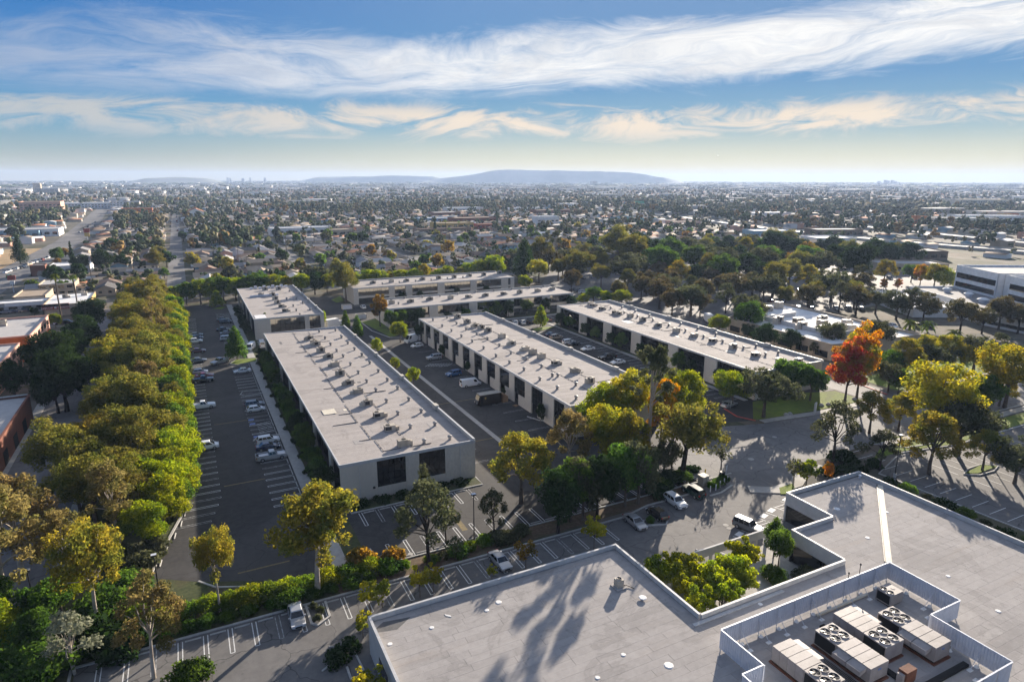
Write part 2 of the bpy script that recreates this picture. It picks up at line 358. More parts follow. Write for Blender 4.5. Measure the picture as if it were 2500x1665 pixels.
M['rtu'] = mat('rtu_paint', (0.29, 0.26, 0.245), (0.36, 0.325, 0.305), 0.9, 0.6, rand=0.05, big=(0.24, 0.215, 0.20), bigscale=0.5)
M['rust'] = mat('rusty_steel', (0.12, 0.045, 0.025), (0.18, 0.075, 0.045), 1.5, 0.8)
M['bark'] = mat('bark', (0.075, 0.055, 0.042), (0.14, 0.11, 0.085), 2.0, 0.95)
M['darkbark'] = mat('dark_bark', (0.022, 0.017, 0.014), (0.045, 0.035, 0.028), 2.0, 0.95)
M['palebark'] = mat('pale_bark', (0.30, 0.25, 0.20), (0.46, 0.41, 0.35), 1.2, 0.9)
M['pole'] = mat('pole_paint', (0.018, 0.018, 0.02), rough=0.5)
M['vent'] = mat('vent_metal', (0.26, 0.245, 0.23), (0.36, 0.34, 0.32), 2, 0.5, rand=0.15)
M['blade'] = mat('fan_blade', (0.035, 0.035, 0.037), (0.07, 0.07, 0.073), 3, 0.4, metallic=0.3)
M['chrome'] = mat('alloy', (0.5, 0.5, 0.52), rough=0.3, metallic=0.8)

# city ground: dry yards, grey hardstanding and dark green at street-block size; seen only between the things that stand on it, and alone far off
m, k = newmat('urban_ground'); b = k.n('ShaderNodeBsdfPrincipled'); o = k.n('ShaderNodeOutputMaterial'); k.put(o.inputs[0], b.outputs[0])
pos = k.n('ShaderNodeNewGeometry').outputs['Position']
vo = k.n('ShaderNodeTexVoronoi', voronoi_dimensions='2D'); k.put(vo.inputs['Vector'], pos); vo.inputs['Scale'].default_value = 0.055
sp = k.n('ShaderNodeSeparateColor'); k.put(sp.inputs[0], vo.outputs['Color'])
cells = k.ramp(sp.outputs[0], [(0.0, (0.045, 0.055, 0.022)), (0.34, (0.06, 0.07, 0.03)), (0.36, (0.19, 0.165, 0.13)), (0.6, (0.23, 0.21, 0.18)), (0.62, (0.14, 0.135, 0.13)), (0.86, (0.15, 0.14, 0.135)), (0.88, (0.11, 0.075, 0.055)), (1.0, (0.2, 0.15, 0.11))], 'LINEAR')
mott = k.mix(k.ss(k.noise(pos, 0.12, 6), 0.38, 0.62), (0.06, 0.07, 0.03), (0.22, 0.185, 0.145))
nearc = k.mix(0.45, cells, mott)
nearc = k.mix(0.12, nearc, (0.04, 0.038, 0.02))
big = k.mix(k.ss(k.noise(k.vm('MULTIPLY', pos, (1, 0.5, 1)), 0.0035, 6, 0.65), 0.42, 0.6), (0.05, 0.06, 0.035), (0.20, 0.185, 0.165))
dist = k.vm('LENGTH', pos)
k.put(b.inputs['Base Color'], k.mix(k.ss(dist, 900, 3500), nearc, k.mix(0.5, nearc, big)))
b.inputs['Roughness'].default_value = 0.95; b.inputs['Specular IOR Level'].default_value = 0.1
M['urban'] = m

# ------------------------------------------------------------------ ground, roads, lots
struct('ground', MB().sheet([(-12000, -700), (14500, -700), (14500, 13500), (-12000, 13500)], 0.0), M['urban'])
KERB = [(-9.1, 94.0), (-7.6, 100.75), (-4.9, 111.2), (-3.5, 122.4), (-2.7, 134.0), (-2.5, 150), (-2.5, 306)]
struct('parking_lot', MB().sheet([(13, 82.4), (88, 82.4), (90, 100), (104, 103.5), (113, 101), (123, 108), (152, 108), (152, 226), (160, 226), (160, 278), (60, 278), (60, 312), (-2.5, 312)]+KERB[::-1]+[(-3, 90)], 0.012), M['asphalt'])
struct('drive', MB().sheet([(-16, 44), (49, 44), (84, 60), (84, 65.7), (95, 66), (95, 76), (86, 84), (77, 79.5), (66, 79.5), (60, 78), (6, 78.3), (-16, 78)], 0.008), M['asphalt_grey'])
bulb = [(93.5+13.5*math.cos(a), 88.5+14.5*math.sin(a)) for a in [rad(20+i*14) for i in range(24)]]
struct('road', MB().sheet(bulb, 0.016), M['road'])
struct('street', MB().sheet([(100, 79), (126, 80), (158, 79), (420, 78), (420, 96), (165, 96.5), (132, 96.5), (114, 98.5), (100, 102.5)], 0.020), M['road'])
struct('side_drive', MB().sheet([(150, 96.4), (162, 96.4), (162, 230), (150, 230)], 0.024), M['road'])
struct('east_parking_lot', MB().sheet([(116, 12), (420, 12), (420, 70), (140, 71.5), (126, 74), (113, 70)], 0.012), M['asphalt_grey'])
struct('north_parking_lot', MB().sheet([(162, 180), (420, 180), (420, 330), (330, 360), (190, 330), (162, 290)], 0.010), M['asphalt_grey'])
struct('residential_street', MB().sheet([(-34, 40), (-21.5, 40), (-21.5, 320), (-34, 320)], 0.010), M['road'])
struct('planting_strip', MB().sheet([(-21, 60), (-16, 60), (-16, 78.2), (14, 78.2), (14, 82.3), (-3, 89.9)]+KERB+[(-2.5, 330), (-21, 330)], 0.006), M['cover'])
struct('flower_bed', MB().sheet([(14, 78.2), (66, 79.6), (77, 79.6), (88, 84), (88, 82.3), (60, 82.4), (13, 82.3)], 0.014), M['soil'])
sw = MB()
sw.box(14.3, 16.4, 84, 306, 0.0, 0.13); sw.box(121.6, 123.0, 112, 222, 0.0, 0.13); sw.box(-21.5, -20.0, 40, 320, 0.0, 0.12); sw.box(-36, -34, 40, 320, 0.0, 0.12)
sw.strip([(114.5, 99.6), (132, 97.6), (150, 97.4)], 1.8, 0.0, 0.14); sw.strip([(164, 98), (420, 97.4)], 1.8, 0, 0.14)
sw.strip([(86, 76.3), (90, 73.8), (95.5, 74.0), (100, 76.4), (106, 78.0)], 2.4, 0, 0.14); sw.strip([(64, 225.6), (146, 225.6)], 2.0, 0, 0.13)
sw.strip([(126, 78.6), (158, 77.6), (420, 76.6)], 1.8, 0, 0.14)
struct('pavement', sw, M['concrete'])
struct('courtyard_paving', MB().sheet([(49.3, 49), (74, 49), (74, 57.3), (82.5, 57.3), (82.5, 61.9), (49.3, 61.9)], 0.03), M['concrete'])
struct('concrete_gutter', MB().box(55.2, 56.3, 104, 222, 0.0, 0.02), M['concrete'])
lw = MB()
lw.sheet([(113.4, 101.2), (116, 100.6), (131.2, 99.2), (149, 98.6), (149, 107), (138, 110.5), (123, 110.5)], 0.06)
lw.sheet([(164, 99.6), (420, 98.9), (420, 112), (164, 112)], 0.06); lw.sheet([(118, 74.6), (124, 77.4), (158, 76.2), (420, 75.2), (420, 71), (140, 72.2), (127, 74.6)], 0.06)
lw.sheet([(125.90,79.85), (133.42,81.43), (136.59,74.54), (128.64,74.84)], 0.066)
lw.sheet([(127.52,62.71), (134.42,63.53), (136.65,61.63), (129.78,61.59)], 0.16)
lw.sheet([(58.68,245.78), (65.64,250.00), (64.93,218.18), (61.48,217.40)], 0.06); lw.sheet([(58.14,299.29), (63.90,307.22), (62.46,293.06), (58.69,290.89)], 0.06)
lw.sheet([(111.91,205.43), (116.90,207.09), (121.38,204.89), (111.90,201.45)], 0.16); lw.sheet([(91.26,74.14), (89.57,72.31), (90.57,71.81), (93.79,72.88), (95.07,74.32)], 0.15)
lw.sheet([(8.85,205.65), (10.97,209.17), (16.62,208.27), (16.25,204.71), (10.53,203.39)], 0.16); lw.sheet([(8.52,298.51), (11.04,302.72), (13.89,301.33), (11.88,296.86)], 0.15)
lw.sheet([(169.20,776.80), (194.08,778.93), (172.05,701.26), (151.34,699.84)], 0.05); lw.sheet([(-172.68,874.53), (-161.27,931.01), (-157.54,942.81), (-182.72,927.92)], 0.05)
lw.sheet([(-98.25,828.24), (-95.68,942.43), (-93.73,971.87), (-95.19,849.85)], 0.05)
struct('lawn', lw, M['lawn'])
struct('dry_field', MB().sheet([(-92.66,448.98), (-93.75,530.82), (-95.79,626.36), (-122.41,626.87), (-124.83,583.79)], 0.02), M['dry'])
# beds beside the long buildings
bd = MB()
bd.box(16.4, 19.3, 84, 300, 0, 0.10); bd.box(20.3, 44, 99.4, 102.6, 0, 0.14); bd.box(123.0, 124.6, 112, 209, 0, 0.10); bd.box(64, 146, 226.6, 230.2, 0, 0.10)
struct('planting_bed', bd, M['cover'])
# kerbs
kb = MB()
kb.strip(KERB, 0.35, 0, 0.16); kb.strip([(-16, 78.2), (14, 78.15), (60, 78.15), (66, 79.6), (77, 79.6)], 0.3, 0, 0.16)
kb.strip([(-3, 90), (-1, 87.5), (6, 84.2), (13, 82.6), (60, 82.55), (88, 82.5)], 0.25, 0, 0.15); kb.strip([(20.2, 102.6), (20.2, 99.3), (44.1, 99.3), (44.1, 102.6)], 0.25, 0, 0.16)
kb.strip([(-16.4, 44), (-16.4, 78)], 0.3, 0, 0.15)
kb.strip([(125.37,79.66), (129.57,75.28), (137.18,74.25)], 0.3, 0, 0.15); kb.strip([(127.03,62.58), (130.22,63.66), (134.57,63.62), (136.81,61.71), (133.55,60.84), (129.32,61.06)], 0.25, 0, 0.2, True)
kb.strip([(157.07,78.42), (169.62,79.35), (181.91,79.23)], 0.3, 0, 0.15); kb.strip([(116, 12), (113, 70), (126, 74.2), (140, 71.7), (420, 70.3)], 0.3, 0, 0.15)
kb.strip([(8.81,204.96), (11.00,209.53), (16.66,208.63), (16.16,203.84), (10.68,202.62)], 0.25, 0, 0.2, True)
kb.strip([(9.06,172.63), (9.81,175.31), (14.45,174.64), (14.34,171.99), (10.16,171.17)], 0.25, 0, 0.2, True); kb.strip([(8.96,139.21), (9.88,141.01), (14.36,140.64)], 0.25, 0, 0.2)
kb.strip([(67.65,126.29), (68.97,122.97), (69.96,121.95)], 0.25, 0, 0.18); kb.strip([(58.35,244.46), (58.30,229.14), (61.17,216.34), (64.87,214.52)], 0.3, 0, 0.16)
kb.strip([(9.27,77.84), (9.35,73.92), (9.96,73.31), (11.66,74.35), (11.72,77.64)], 0.3, 0, 0.2)
kb.strip([(61.75,74.28), (64.66,73.09), (65.95,74.27)], 0.3, 0, 0.2); kb.strip([(8.93,65.15), (11.62,66.82), (10.43,68.80), (12.88,67.30), (13.16,63.16)], 0.2, 0, 0.16)
kb.strip([(78.01,77.41), (80.59,77.44), (84.50,78.75)], 0.3, 0, 0.18)
struct('kerb', kb, M['kerb'])
rk = MB(); rk.strip([(112.97,109.89), (111.69,104.56), (113.51,100.60)], 0.35, 0, 0.17); rk.strip([(160.20,108.33), (158.53,99.13)], 0.35, 0, 0.17)
struct('red_kerb', rk, M['red_kerb'])
# painted markings
pm = MB(); om = MB(); ym = MB(); bm = MB()
def stall(x0, x1, y, mb=pm, z=0.020):          # hairpin stall line along x
    for dy in (-0.24, 0.24): mb.box(min(x0, x1), max(x0, x1), y+dy-0.05, y+dy+0.05, z-0.004, z)
    mb.box(x1-0.05, x1+0.05, y-0.19, y+0.19, z-0.004, z)
def stall_y(y0, y1, x, mb=pm, z=0.020):        # hairpin stall line along y, closed at y1
    for dx in (-0.24, 0.24): mb.box(x+dx-0.055, x+dx+0.055, min(y0, y1), max(y0, y1), z-0.004, z)
    mb.box(x-0.19, x+0.19, y1-0.055, y1+0.055, z-0.004, z)
y = 107.0
while y < 282: stall(-2.0 if y > 125 else -2.0-(125-y)*0.22, 1.3-(0 if y > 115 else (115-y)*0.24), y, om if rng.random() < .35 else pm); y += 2.75
y = 107.6
while y < 205: stall(14.0, 9.1, y, om if rng.random() < .45 else pm); y += 2.75
y = 226.0
while y < 288: stall(14.0, 9.1, y); y += 2.75
for i in range(26): stall_y(82.9, 87.6, 14.6+i*2.75, om if i % 4 == 1 else pm)
for i in range(8): stall_y(98.9, 94.4, 21.6+i*2.75, om if i % 3 == 1 else pm)
for i in range(26): stall_y(77.6, 72.9, -13.6+i*2.75, om if i % 5 == 2 else pm, 0.016)
for i in range(15): stall(69.0, 63.9, 112.5+i*6.2, om)
for i in range(15): stall(44.8, 49.4, 108.5+i*6.2, om)
for i in range(33): stall(121.2, 116.4, 114+i*2.75, om if i % 3 else pm)
for i in range(28): stall_y(224.0, 219.6, 66+i*2.75)
for i in range(30):
    pm.box(115.2, 120.0, 14+i*2.7, 14.11+i*2.7, 0.012, 0.016)
for i in range(16): pm.box(126+i*2.8, 126.1+i*2.8, 57, 62, 0.012, 0.016); pm.box(126+i*2.8, 126.1+i*2.8, 63, 68, 0.012, 0.016)
for yy in (89.5, 119.3, 153.0): ym.box(2, 9, yy, yy+0.3, 0.012, 0.018)
for yy in (118.2, 143.5): ym.box(50, 66, yy, yy+0.25, 0.012, 0.018)
ym.strip([(35.22,92.02), (35.12,86.05)], 0.9, 0.012, 0.018)
# accessible bays by the courtyard wall and in the west lot
def P2(a, b, t): return (a[0]+(b[0]-a[0])*t, a[1]+(b[1]-a[1])*t)
A0, A1 = Vector((66.5, 64.2)), Vector((90.5, 71.4)); dd = (A1-A0).normalized(); nn = Vector((dd.y, -dd.x))
for i in range(10):
    p = A0+dd*(i*2.75)
    L = 4.6 if p.x > 70 else 2.6
    pm.strip([tuple(p), tuple(p+nn*L)], 0.12, 0.020, 0.024)
    if i % 3 == 1:
        for j in range(5):
            q = p+nn*(0.3+j*0.85); pm.strip([tuple(q+dd*0.1), tuple(q+dd*2.5+nn*0.7)], 0.12, 0.020, 0.024)
    else:
        q = p+dd*0.6+nn*0.35; pm.strip([tuple(q), tuple(q+dd*1.5)], 0.9, 0.020, 0.024)
for yy in (150, 152.9, 141.6): bm.box(9.2, 10.4, yy-0.55, yy+0.55, 0.014, 0.022)
for j in range(7): pm.strip([(10.6, 143.2+j*1.0), (13.6, 144.2+j*1.0)], 0.11, 0.016, 0.020)
for j in range(9): pm.strip([P2((60.28,176.69), (66.04,174.20), j/8), P2((62.93,178.92), (68.79,176.39), j/8)], 0.14, 0.016, 0.022)
for nm, mb, mm in (('road_marking', pm, 'paint'), ('worn_marking', om, 'old_paint'), ('yellow_marking', ym, 'yellow_paint'), ('blue_marking', bm, 'blue_paint')): struct(nm, mb, M[mm])
# ------------------------------------------------------------------ the long office buildings
PANE = MB().box(-0.5, 0.5, -0.012, 0.012, -0.5, 0.5).mesh('pane')
PANE.materials.append(None)
def place_mesh(name, me, m, parent, loc, scale, rz=0.0, rx=0.0):
    o = bpy.data.objects.new(name, me); COL.objects.link(o); o.parent = parent
    o.location = loc; o.scale = scale; o.rotation_euler = (rx, 0, rz)
    if me.materials and me.materials[0] is None:
        o.material_slots[0].link = 'OBJECT'; o.material_slots[0].material = m
    return o
class Side:
    """a facade: u runs along it, d goes outward"""
    def __init__(s, kind, base): s.k = kind; s.b = base
    def xy(s, u, d): return {'left': (s.b-d, u), 'right': (s.b+d, u), 'front': (u, s.b-d), 'back': (u, s.b+d)}[s.k]
    def box(s, mb, u0, u1, d0, d1, z0, z1, mi=0):
        a, b = s.xy(u0, d0), s.xy(u1, d1)
        return mb.box(min(a[0], b[0]), max(a[0], b[0]), min(a[1], b[1]), max(a[1], b[1]), z0, z1, mi)
    def rz(s): return {'left': math.pi/2, 'right': math.pi/2, 'front': 0, 'back': 0}[s.k]
def window(root, side, u0, u1, z0, z1, d, nu, nz, panes=True, gm='glass', fr=0.10):
    mb = MB(); side.box(mb, u0, u1, d-0.10, d-0.05, z0, z1)
    du, dz = (u1-u0)/nu, (z1-z0)/nz
    for i in range(nu+1): side.box(mb, u0+i*du-(0.03 if 0 < i < nu else 0.0)-(fr*0.0), u0+i*du+0.03, d-0.05, d+0.035, z0, z1)
    for j in range(nz+1): side.box(mb, u0+0.03, u1-0.03, d-0.05, d+0.03, z0+j*dz-0.03, z0+j*dz+0.03)
    w = mb.build('window', M['frame'], root)
    if panes:
        for i in range(nu):
            for j in range(nz):
                x, y = side.xy(u0+(i+.5)*du, d)
                place_mesh('pane', PANE, M[gm], w, (x, y, z0+(j+.5)*dz), (du-0.06, 1, dz-0.06), side.rz()+rng.gauss(0, .004), rng.gauss(0, .004))
    else:
        mb = MB(); side.box(mb, u0+.03, u1-.03, d-0.049, d, z0+.03, z1-.03); g_ = mb.build('glazing', M[gm], w)
    return w
def roof_z(x, x0, x1, zl=7.3, zr=6.8): return zl+(zr-zl)*(x-x0)/(x1-x0)
def shell(root, x0, x1, y0, y1, sheets, seed, par='right', zl=7.3, zr=6.8):
    """core, sloping roof with roll sheets, fascia and the raised parapet"""
    MB().box(x0+1.9, x1-.3, y0+1.6, y1-.3, 0, 6.6).build('core_wall', M['dark'], root)
    mb = MB(); v = [(x, y, z) for y in (y0+.25, y1-.25) for x, z in ((x0+.25, zl-.02), (x1-.25, zr-.02))]
    low = [(p[0], p[1], p[2]-.35) for p in v]
    mb.add(v+low, [(0, 1, 3, 2), (4, 6, 7, 5), (0, 4, 5, 1), (1, 5, 7, 3), (3, 7, 6, 2), (2, 6, 4, 0)])
    rf = mb.build('roof', M['bitumen'] if sheets else M['roof_far'], root)
    if sheets:
        r = random.Random(seed); n = int((y1-y0-.5)/1.0); w = (y1-y0-.5)/n; sh = {}
        for i in range(n):
            cut = x0+.3+(x1-x0-.6)*r.choice((.36, .45, .55, .64))
            for a, b in ((x0+.3, cut-.02), (cut+.02, x1-.3)):
                L = round(b-a, 2); key = (L, round((zr-zl), 2))
                if key not in sh:
                    dz = (zr-zl)*L/(x1-x0)
                    me = MB(); me.add([(0, 0, 0), (L, 0, dz), (L, w-.012, dz), (0, w-.012, 0), (0, 0, .012), (L, 0, dz+.012), (L, w-.012, dz+.012), (0, w-.012, .012)],
                                      [(4, 5, 6, 7), (0, 1, 5, 4), (1, 2, 6, 5), (2, 3, 7, 6), (3, 0, 4, 7)])
                    sh[key] = me.mesh('roof_sheet'); sh[key].materials.append(M['roof'])
                link('roof_sheet', sh[key], None, rf, (a, y0+.25+i*w, roof_z(a, x0, x1, zl, zr)-.018+r.random()*.006))
    mb = MB()
    mb.box(x0, x0+.25, y0, y1, 6.85, 7.4); mb.box(x0+.25, x1, y0, y0+.25, 6.85, 7.4) if not sheets or True else None
    mb.box(x0+.25, x1, y1-.25, y1, 6.6, 7.4)
    mb.build('fascia', M['coping'], root)
    mb = MB()
    if par == 'right':
        mb.box(x1-.32, x1, y0+.25, y1-.25, 0, 7.55); cp = MB().box(x1-.36, x1+.04, y0+.2, y1, 7.552, 7.60)
        mb.build('parapet', M['wall'], root); cp.build('coping', M['coping'], root)
        for i in range(4):
            yy = y0+(y1-y0)*(.18+.22*i); bk = MB().box(x1-.75, x1+.1, yy, yy+1.7, 7.0, 7.95); bk.build('parapet_block', M['wall'], root)
    else:
        mb.box(x0+.25, x1-.3, y1-.32, y1+.01, 0, 7.75); mb.build('parapet', M['wall'], root)
        MB().box(x0+.2, x1, y1-.36, y1+.05, 7.752, 7.80).build('coping', M['coping'], root); MB().box(x1-.3, x1, y0+.25, y1, 0, 7.2).build('end_wall', M['wall'], root)
def wall_panels(root, side, u0, u1, z1, n, z0=0.0, t=.3, name='wall_panel', m='wall', skip=()):
    du = (u1-u0)/n
    for i in range(n):
        if i in skip: continue
        mb = MB(); side.box(mb, u0+i*du+.012, u0+(i+1)*du-.012, -t, 0, z0, z1); mb.build(name, M[m], root)
def fins(root, side, spans, z1=6.85, t=.35, d=0.0):
    for a, b in spans: mb = MB(); side.box(mb, a, b, d-t, d, 0, z1); mb.build('wall_panel', M['wall'], root)

# nearest long building
A = thing('office_building', 'nearest long office building with two square dark windows in its plain end wall', 'building', (19.4, 102.7, 0))
A.location = (0, 0, 0)
ax0, ax1, ay0, ay1 = 19.4, 44.25, 102.75, 209.5
shell(A, ax0, ax1, ay0, ay1, True, 11)
fr = Side('front', ay0)
for a, b, z0, z1 in ((19.5, 22.7, 0, 6.85), (22.7, 25.8, 0, 6.85), (30.9, 33.4, 0, 6.85), (38.3, 41.2, 0, 6.85), (41.2, 44.2, 0, 6.85), (25.82, 30.88, 0, 2.0), (33.42, 38.28, 0, 2.0)):
    mb = MB(); fr.box(mb, a+.01, b-.01, -.3, 0, z0, z1); mb.build('wall_panel', M['wall'], A)
window(A, fr, 25.82, 30.88, 2.0, 6.85, -.12, 5, 4); window(A, fr, 33.42, 38.28, 2.0, 6.85, -.12, 5, 4)
lf = Side('left', ax0)
f_a = [(191.5-1.2, 191.5+1.2), (174.3, 176.7), (158.3, 160.7), (142.3, 144.7), (126.3, 128.7), (110.6, 113)]
fins(A, lf, f_a+[(207, 209.4), (102.8, 103.6)], d=-.2)
ed = sorted([102.8, 103.6]+[v for s_ in f_a for v in s_]+[207.0])
for a, b in zip(ed[1::2], ed[2::2]): window(A, lf, a, b, 0.2, 6.8, -1.7, max(3, round((b-a)/2.2)), 3, panes=False)
MB().box(22.0, 24.6, 128.5, 131.5, 7.30, 7.33).build('roof_patch', M['cream'], A)
wall_panels(A, Side('back', ay1-.02), ax0+.3, ax1-.3, 6.6, 4)

# middle building: tall glass bays between concrete panels, loading doors below
B = thing('office_building', 'middle long office building with tall dark glass bays between concrete panels', 'building')
bx0, bx1, by0, by1 = 69.6, 94.9, 110.6, 209.5
shell(B, bx0, bx1, by0, by1, True, 12)
lf = Side('left', bx0)
ge = [(113.2, 117.6), (122.6, 128.0), (131.3, 137.0), (139.8, 145.3), (148.0, 153.4), (156.4, 161.9), (165.1, 170.3), (173.4, 178.6), (181.7, 186.6), (189.5, 194.8), (197.7, 202.5), (204.2, 208.6)]
pe = [by0+.02]+[v for s_ in ge for v in s_]+[by1]
fins(B, lf, list(zip(pe[0::2], pe[1::2])))
for i, (a, b) in enumerate(ge):
    window(B, lf, a, b, 2.7, 6.84, -.22, 4, 3)
    mid = a+(b-a)*(.45 if i % 2 else .6)
    mb = MB(); lf.box(mb, a+.01, mid, -.35, 0.0, 0, 2.65); mb.build('wall_panel', M['wall'], B)
    mb = MB(); lf.box(mb, mid+.1, b-.1, -1.5, -1.4, 0, 2.6); dr = mb.build('door', M['frame'], B)
    mb = MB(); lf.box(mb, mid+.25, b-.25, -1.4, -1.37, .1, 2.3); mb.build('glazing', M['glass'], dr)
fr = Side('front', by0); wall_panels(B, fr, bx0+.02, bx1-.35, 6.85, 4); wall_panels(B, Side('back', by1-.02), bx0+.3, bx1-.3, 6.6, 4)
MB().box(91, 92.5, by0-.03, by0-.005, 3.4, 6.6).build('window', M['glass'], B)

# right long building: broad glass bays behind concrete fins
C = thing('office_building', 'long office building furthest right with broad glass bays behind concrete fins', 'building')
cx0, cx1, cy0, cy1 = 124.4, 148.5, 111.2, 209.2
shell(C, cx0, cx1, cy0, cy1, True, 13)
lf = Side('left', cx0)
f_c = [(111.22, 113.6), (124.9, 129.6), (140.6, 144.8), (157.9, 162.6), (173.5, 178.2), (188.6, 193.4), (206.5, 209.1)]
fins(C, lf, f_c, d=.05)
for (a, b), (c_, d_) in zip(f_c[:-1], f_c[1:]): window(C, lf, b, c_, 0.2, 6.8, -1.2, 7, 4)
wall_panels(C, Side('front', cy0), cx0+.02, cx1-.35, 6.85, 4); wall_panels(C, Side('back', cy1-.02), cx0+.3, cx1-.3, 6.6, 4)
MB().box(130, 132.6, 172, 176, 7.2, 7.24).build('roof_patch', M['white'], C)

def pipes(root, x0, x1, y0, y1, fx, seed):
    r = random.Random(seed); mb = MB()
    for fr_ in fx:
        x = x0+(x1-x0)*fr_; y = y0+3; z = roof_z(x, x0, x1)
        while y < y1-4:
            L = r.uniform(4, 11); mb.box(x-.03, x+.03, y, min(y+L, y1-2), z+.06, z+.12)
            for i in range(int(L/1.6)): mb.box(x-.16, x+.16, y+i*1.6, y+i*1.6+.12, z-.02, z+.07)
            if r.random() < .6: e = x+r.choice((-1, 1))*r.uniform(1.5, 5); z2 = roof_z(e, x0, x1); mb.box(min(x, e), max(x, e), y, y+.06, min(z, z2)+.03, max(z, z2)+.09)
            y += L+r.uniform(.4, 3); x += r.uniform(-.5, .5)
    mb.build('roof_pipe', M['bitumen'], root)
    for i in range(9):
        x, y = r.uniform(x0+2, x1-4), r.uniform(y0+3, y1-6); z = roof_z(x, x0, x1); w, l = r.uniform(.5, 1.6), r.uniform(.6, 3.0); z2 = roof_z(x+w, x0, x1)
        mb = MB(); mb.add([(x, y, z+.022), (x+w, y, z2+.022), (x+w, y+l, z2+.022), (x, y+l, z+.022), (x, y, z-.1), (x+w, y, z2-.1), (x+w, y+l, z2-.1), (x, y+l, z-.1)], [(0, 1, 2, 3), (4, 5, 1, 0), (5, 6, 2, 1), (6, 7, 3, 2), (7, 4, 0, 3)]); mb.build('roof_patch', r.choice((M['bitumen'], M['groof'], M['cream'], M['groof'])), root)
pipes(A, ax0, ax1, ay0, ay1, (.34, .55), 4); pipes(B, bx0, bx1, by0, by1, (.38, .6), 5); pipes(C, cx0, cx1, cy0, cy1, (.35, .6), 6)
MB().box(24.9, 25.3, ay0-.22, ay0-.001, 2.0, 2.35).build('wall_lamp', M['frame'], A)
for x in (22.66, 41.16): MB().box(x, x+.1, ay0-.09, ay0-.002, 0, 6.84).build('downpipe', M['gwall'], A)
def cross_building(label, x0, x1, y0, y1, spans, recess, rows, gm, drop=None):
    T = thing('office_building', label, 'building')
    shell(T, x0, x1, y0, y1, False, 3, par='back', zl=7.3, zr=7.25)
    f_ = Side('front', y0); fins(T, f_, spans, d=0)
    for (a, b), (c_, d_) in zip(spans[:-1], spans[1:]):
        nu = max(3, round((c_-b)/1.7))
        window(T, f_, b, c_, 3.7, 6.84, -recess, nu, 2, panes=False, gm=gm)
        window(T, f_, b, c_, 0.2, 2.7, -recess, nu, 2, panes=False, gm=gm)
        mb = MB(); f_.box(mb, b, c_, -recess-.2, -recess+.06, 2.7, 3.7); mb.build('spandrel', M['cream'] if rows else M['wall'], T)
    MB().box(x0, x0+.3, y0+.25, y1, 0, 6.85).build('end_wall', M['wall'], T)
    return T
cross_building('long cross building with dark glass and a row of round trees before its front', 65.2, 145.2, 230.6, 250.4,
               [(65.2, 67.2), (81, 84.5), (97.4, 100.9), (114, 117), (130.1, 133.8), (143.4, 145.1)], .8, True, 'glass_bright')
E_ = cross_building('rearmost long cross building with cream-lit glass between pale panels', 64.5, 143.3, 282.0, 303.0,
               [(64.5, 66.6), (80.4, 83), (88.1, 91.2), (103.5, 106.9), (120, 123.2), (136.2, 139.9), (141.2, 143.2)], .35, False, 'glass_bright')
MB().box(110, 124, 292, 294, 7.3, 7.36).build('roof_patch', M['white'], E_)
F = thing('office_building', 'short office building with a long grey duct on its roof beyond the nearest one', 'building')
fx0, fx1, fy0, fy1 = 18.9, 42.4, 233.0, 303.2
shell(F, fx0, fx1, fy0, fy1, False, 5)
fr = Side('front', fy0)
fins(F, fr, [(18.92, 24.2), (35.6, 37.2), (41, 42.35)]); window(F, fr, 24.2, 35.6, .2, 6.84, -.3, 7, 4, panes=False, gm='glass_bright'); window(F, fr, 37.2, 41, .2, 6.84, -.3, 3, 4, panes=False, gm='glass_bright')
lf = Side('left', fx0); fa = [(233.2, 236), (249, 251.4), (265, 267.4), (281, 283.4), (300.5, 303)]
fins(F, lf, fa, d=-.2)
for (a, b), (c_, d_) in zip(fa[:-1], fa[1:]): window(F, lf, b, c_, .2, 6.8, -1.6, 6, 3, panes=False)
MB().box(19.6, 23.2, 233.6, 240, 7.32, 7.36).build('roof_patch', M['white'], F)

# ------------------------------------------------------------------ the single-storey building in front
G = thing('flat_roof_building', 'big low building in front with wide grey flat roof and inner courtyard', 'building')
OUT = [(14.5, 65.55), (49.17, 65.55), (49.17, 48.8), (74.05, 48.8), (74.05, 57.3), (82.7, 57.3), (82.7, 65.75), (100.4, 65.75), (100.4, 6), (14.5, 6)]
RZ = 4.40
MB().prism([(14.8, 65.2), (48.9, 65.2), (48.9, 48.4), (74.4, 48.4), (74.4, 56.95), (83.0, 56.95), (83.0, 65.4), (100.1, 65.4), (100.1, 6.2), (14.8, 6.2)], 3.9, RZ-.01).build('roof_deck', M['bitumen'], G)
gr_ = G.children[0]
def inside(x, y):
    return (14.8 < x < 48.85 and y < 65.2) or (48.85 <= x < 74.45 and y < 48.4) or (74.45 <= x < 83 and y < 56.9) or (83 <= x < 100.1 and y < 65.4)
rs = {}; nsheet = 0; r = random.Random(5)
def sheet_row(x0, x1, ya, yb):
    global nsheet
    x = x0; first = True
    while x < x1-.05:
        L = r.uniform(5.2, 9.8) if not first else r.uniform(2.5, 9.8); first = False
        e = min(x1, x+L)
        if x1-e < 1.0: e = x1
        me = MB().box(x, e-.03, ya, yb-.012, RZ-.008, RZ+.004+r.random()*.008).mesh('roof_sheet'); me.materials.append(M['groof'])
        link('roof_sheet', me, None, gr_); nsheet += 1; x = e
yy = 65.18
while yy > 27.5:
    w = 1.02 if yy-1.02 > 0 else yy
    ya = yy-w
    segs = [(14.82, 48.86)] if ya > 48.4 else None
    if segs:
        if ya > 56.95: segs.append((83.02, 100.08))
        else: segs.append((74.42, 100.08))
        for a, b in segs: sheet_row(a, b, ya, yy)
    else: sheet_row(14.82, 100.08, ya, yy)
    yy = ya
mb = MB()
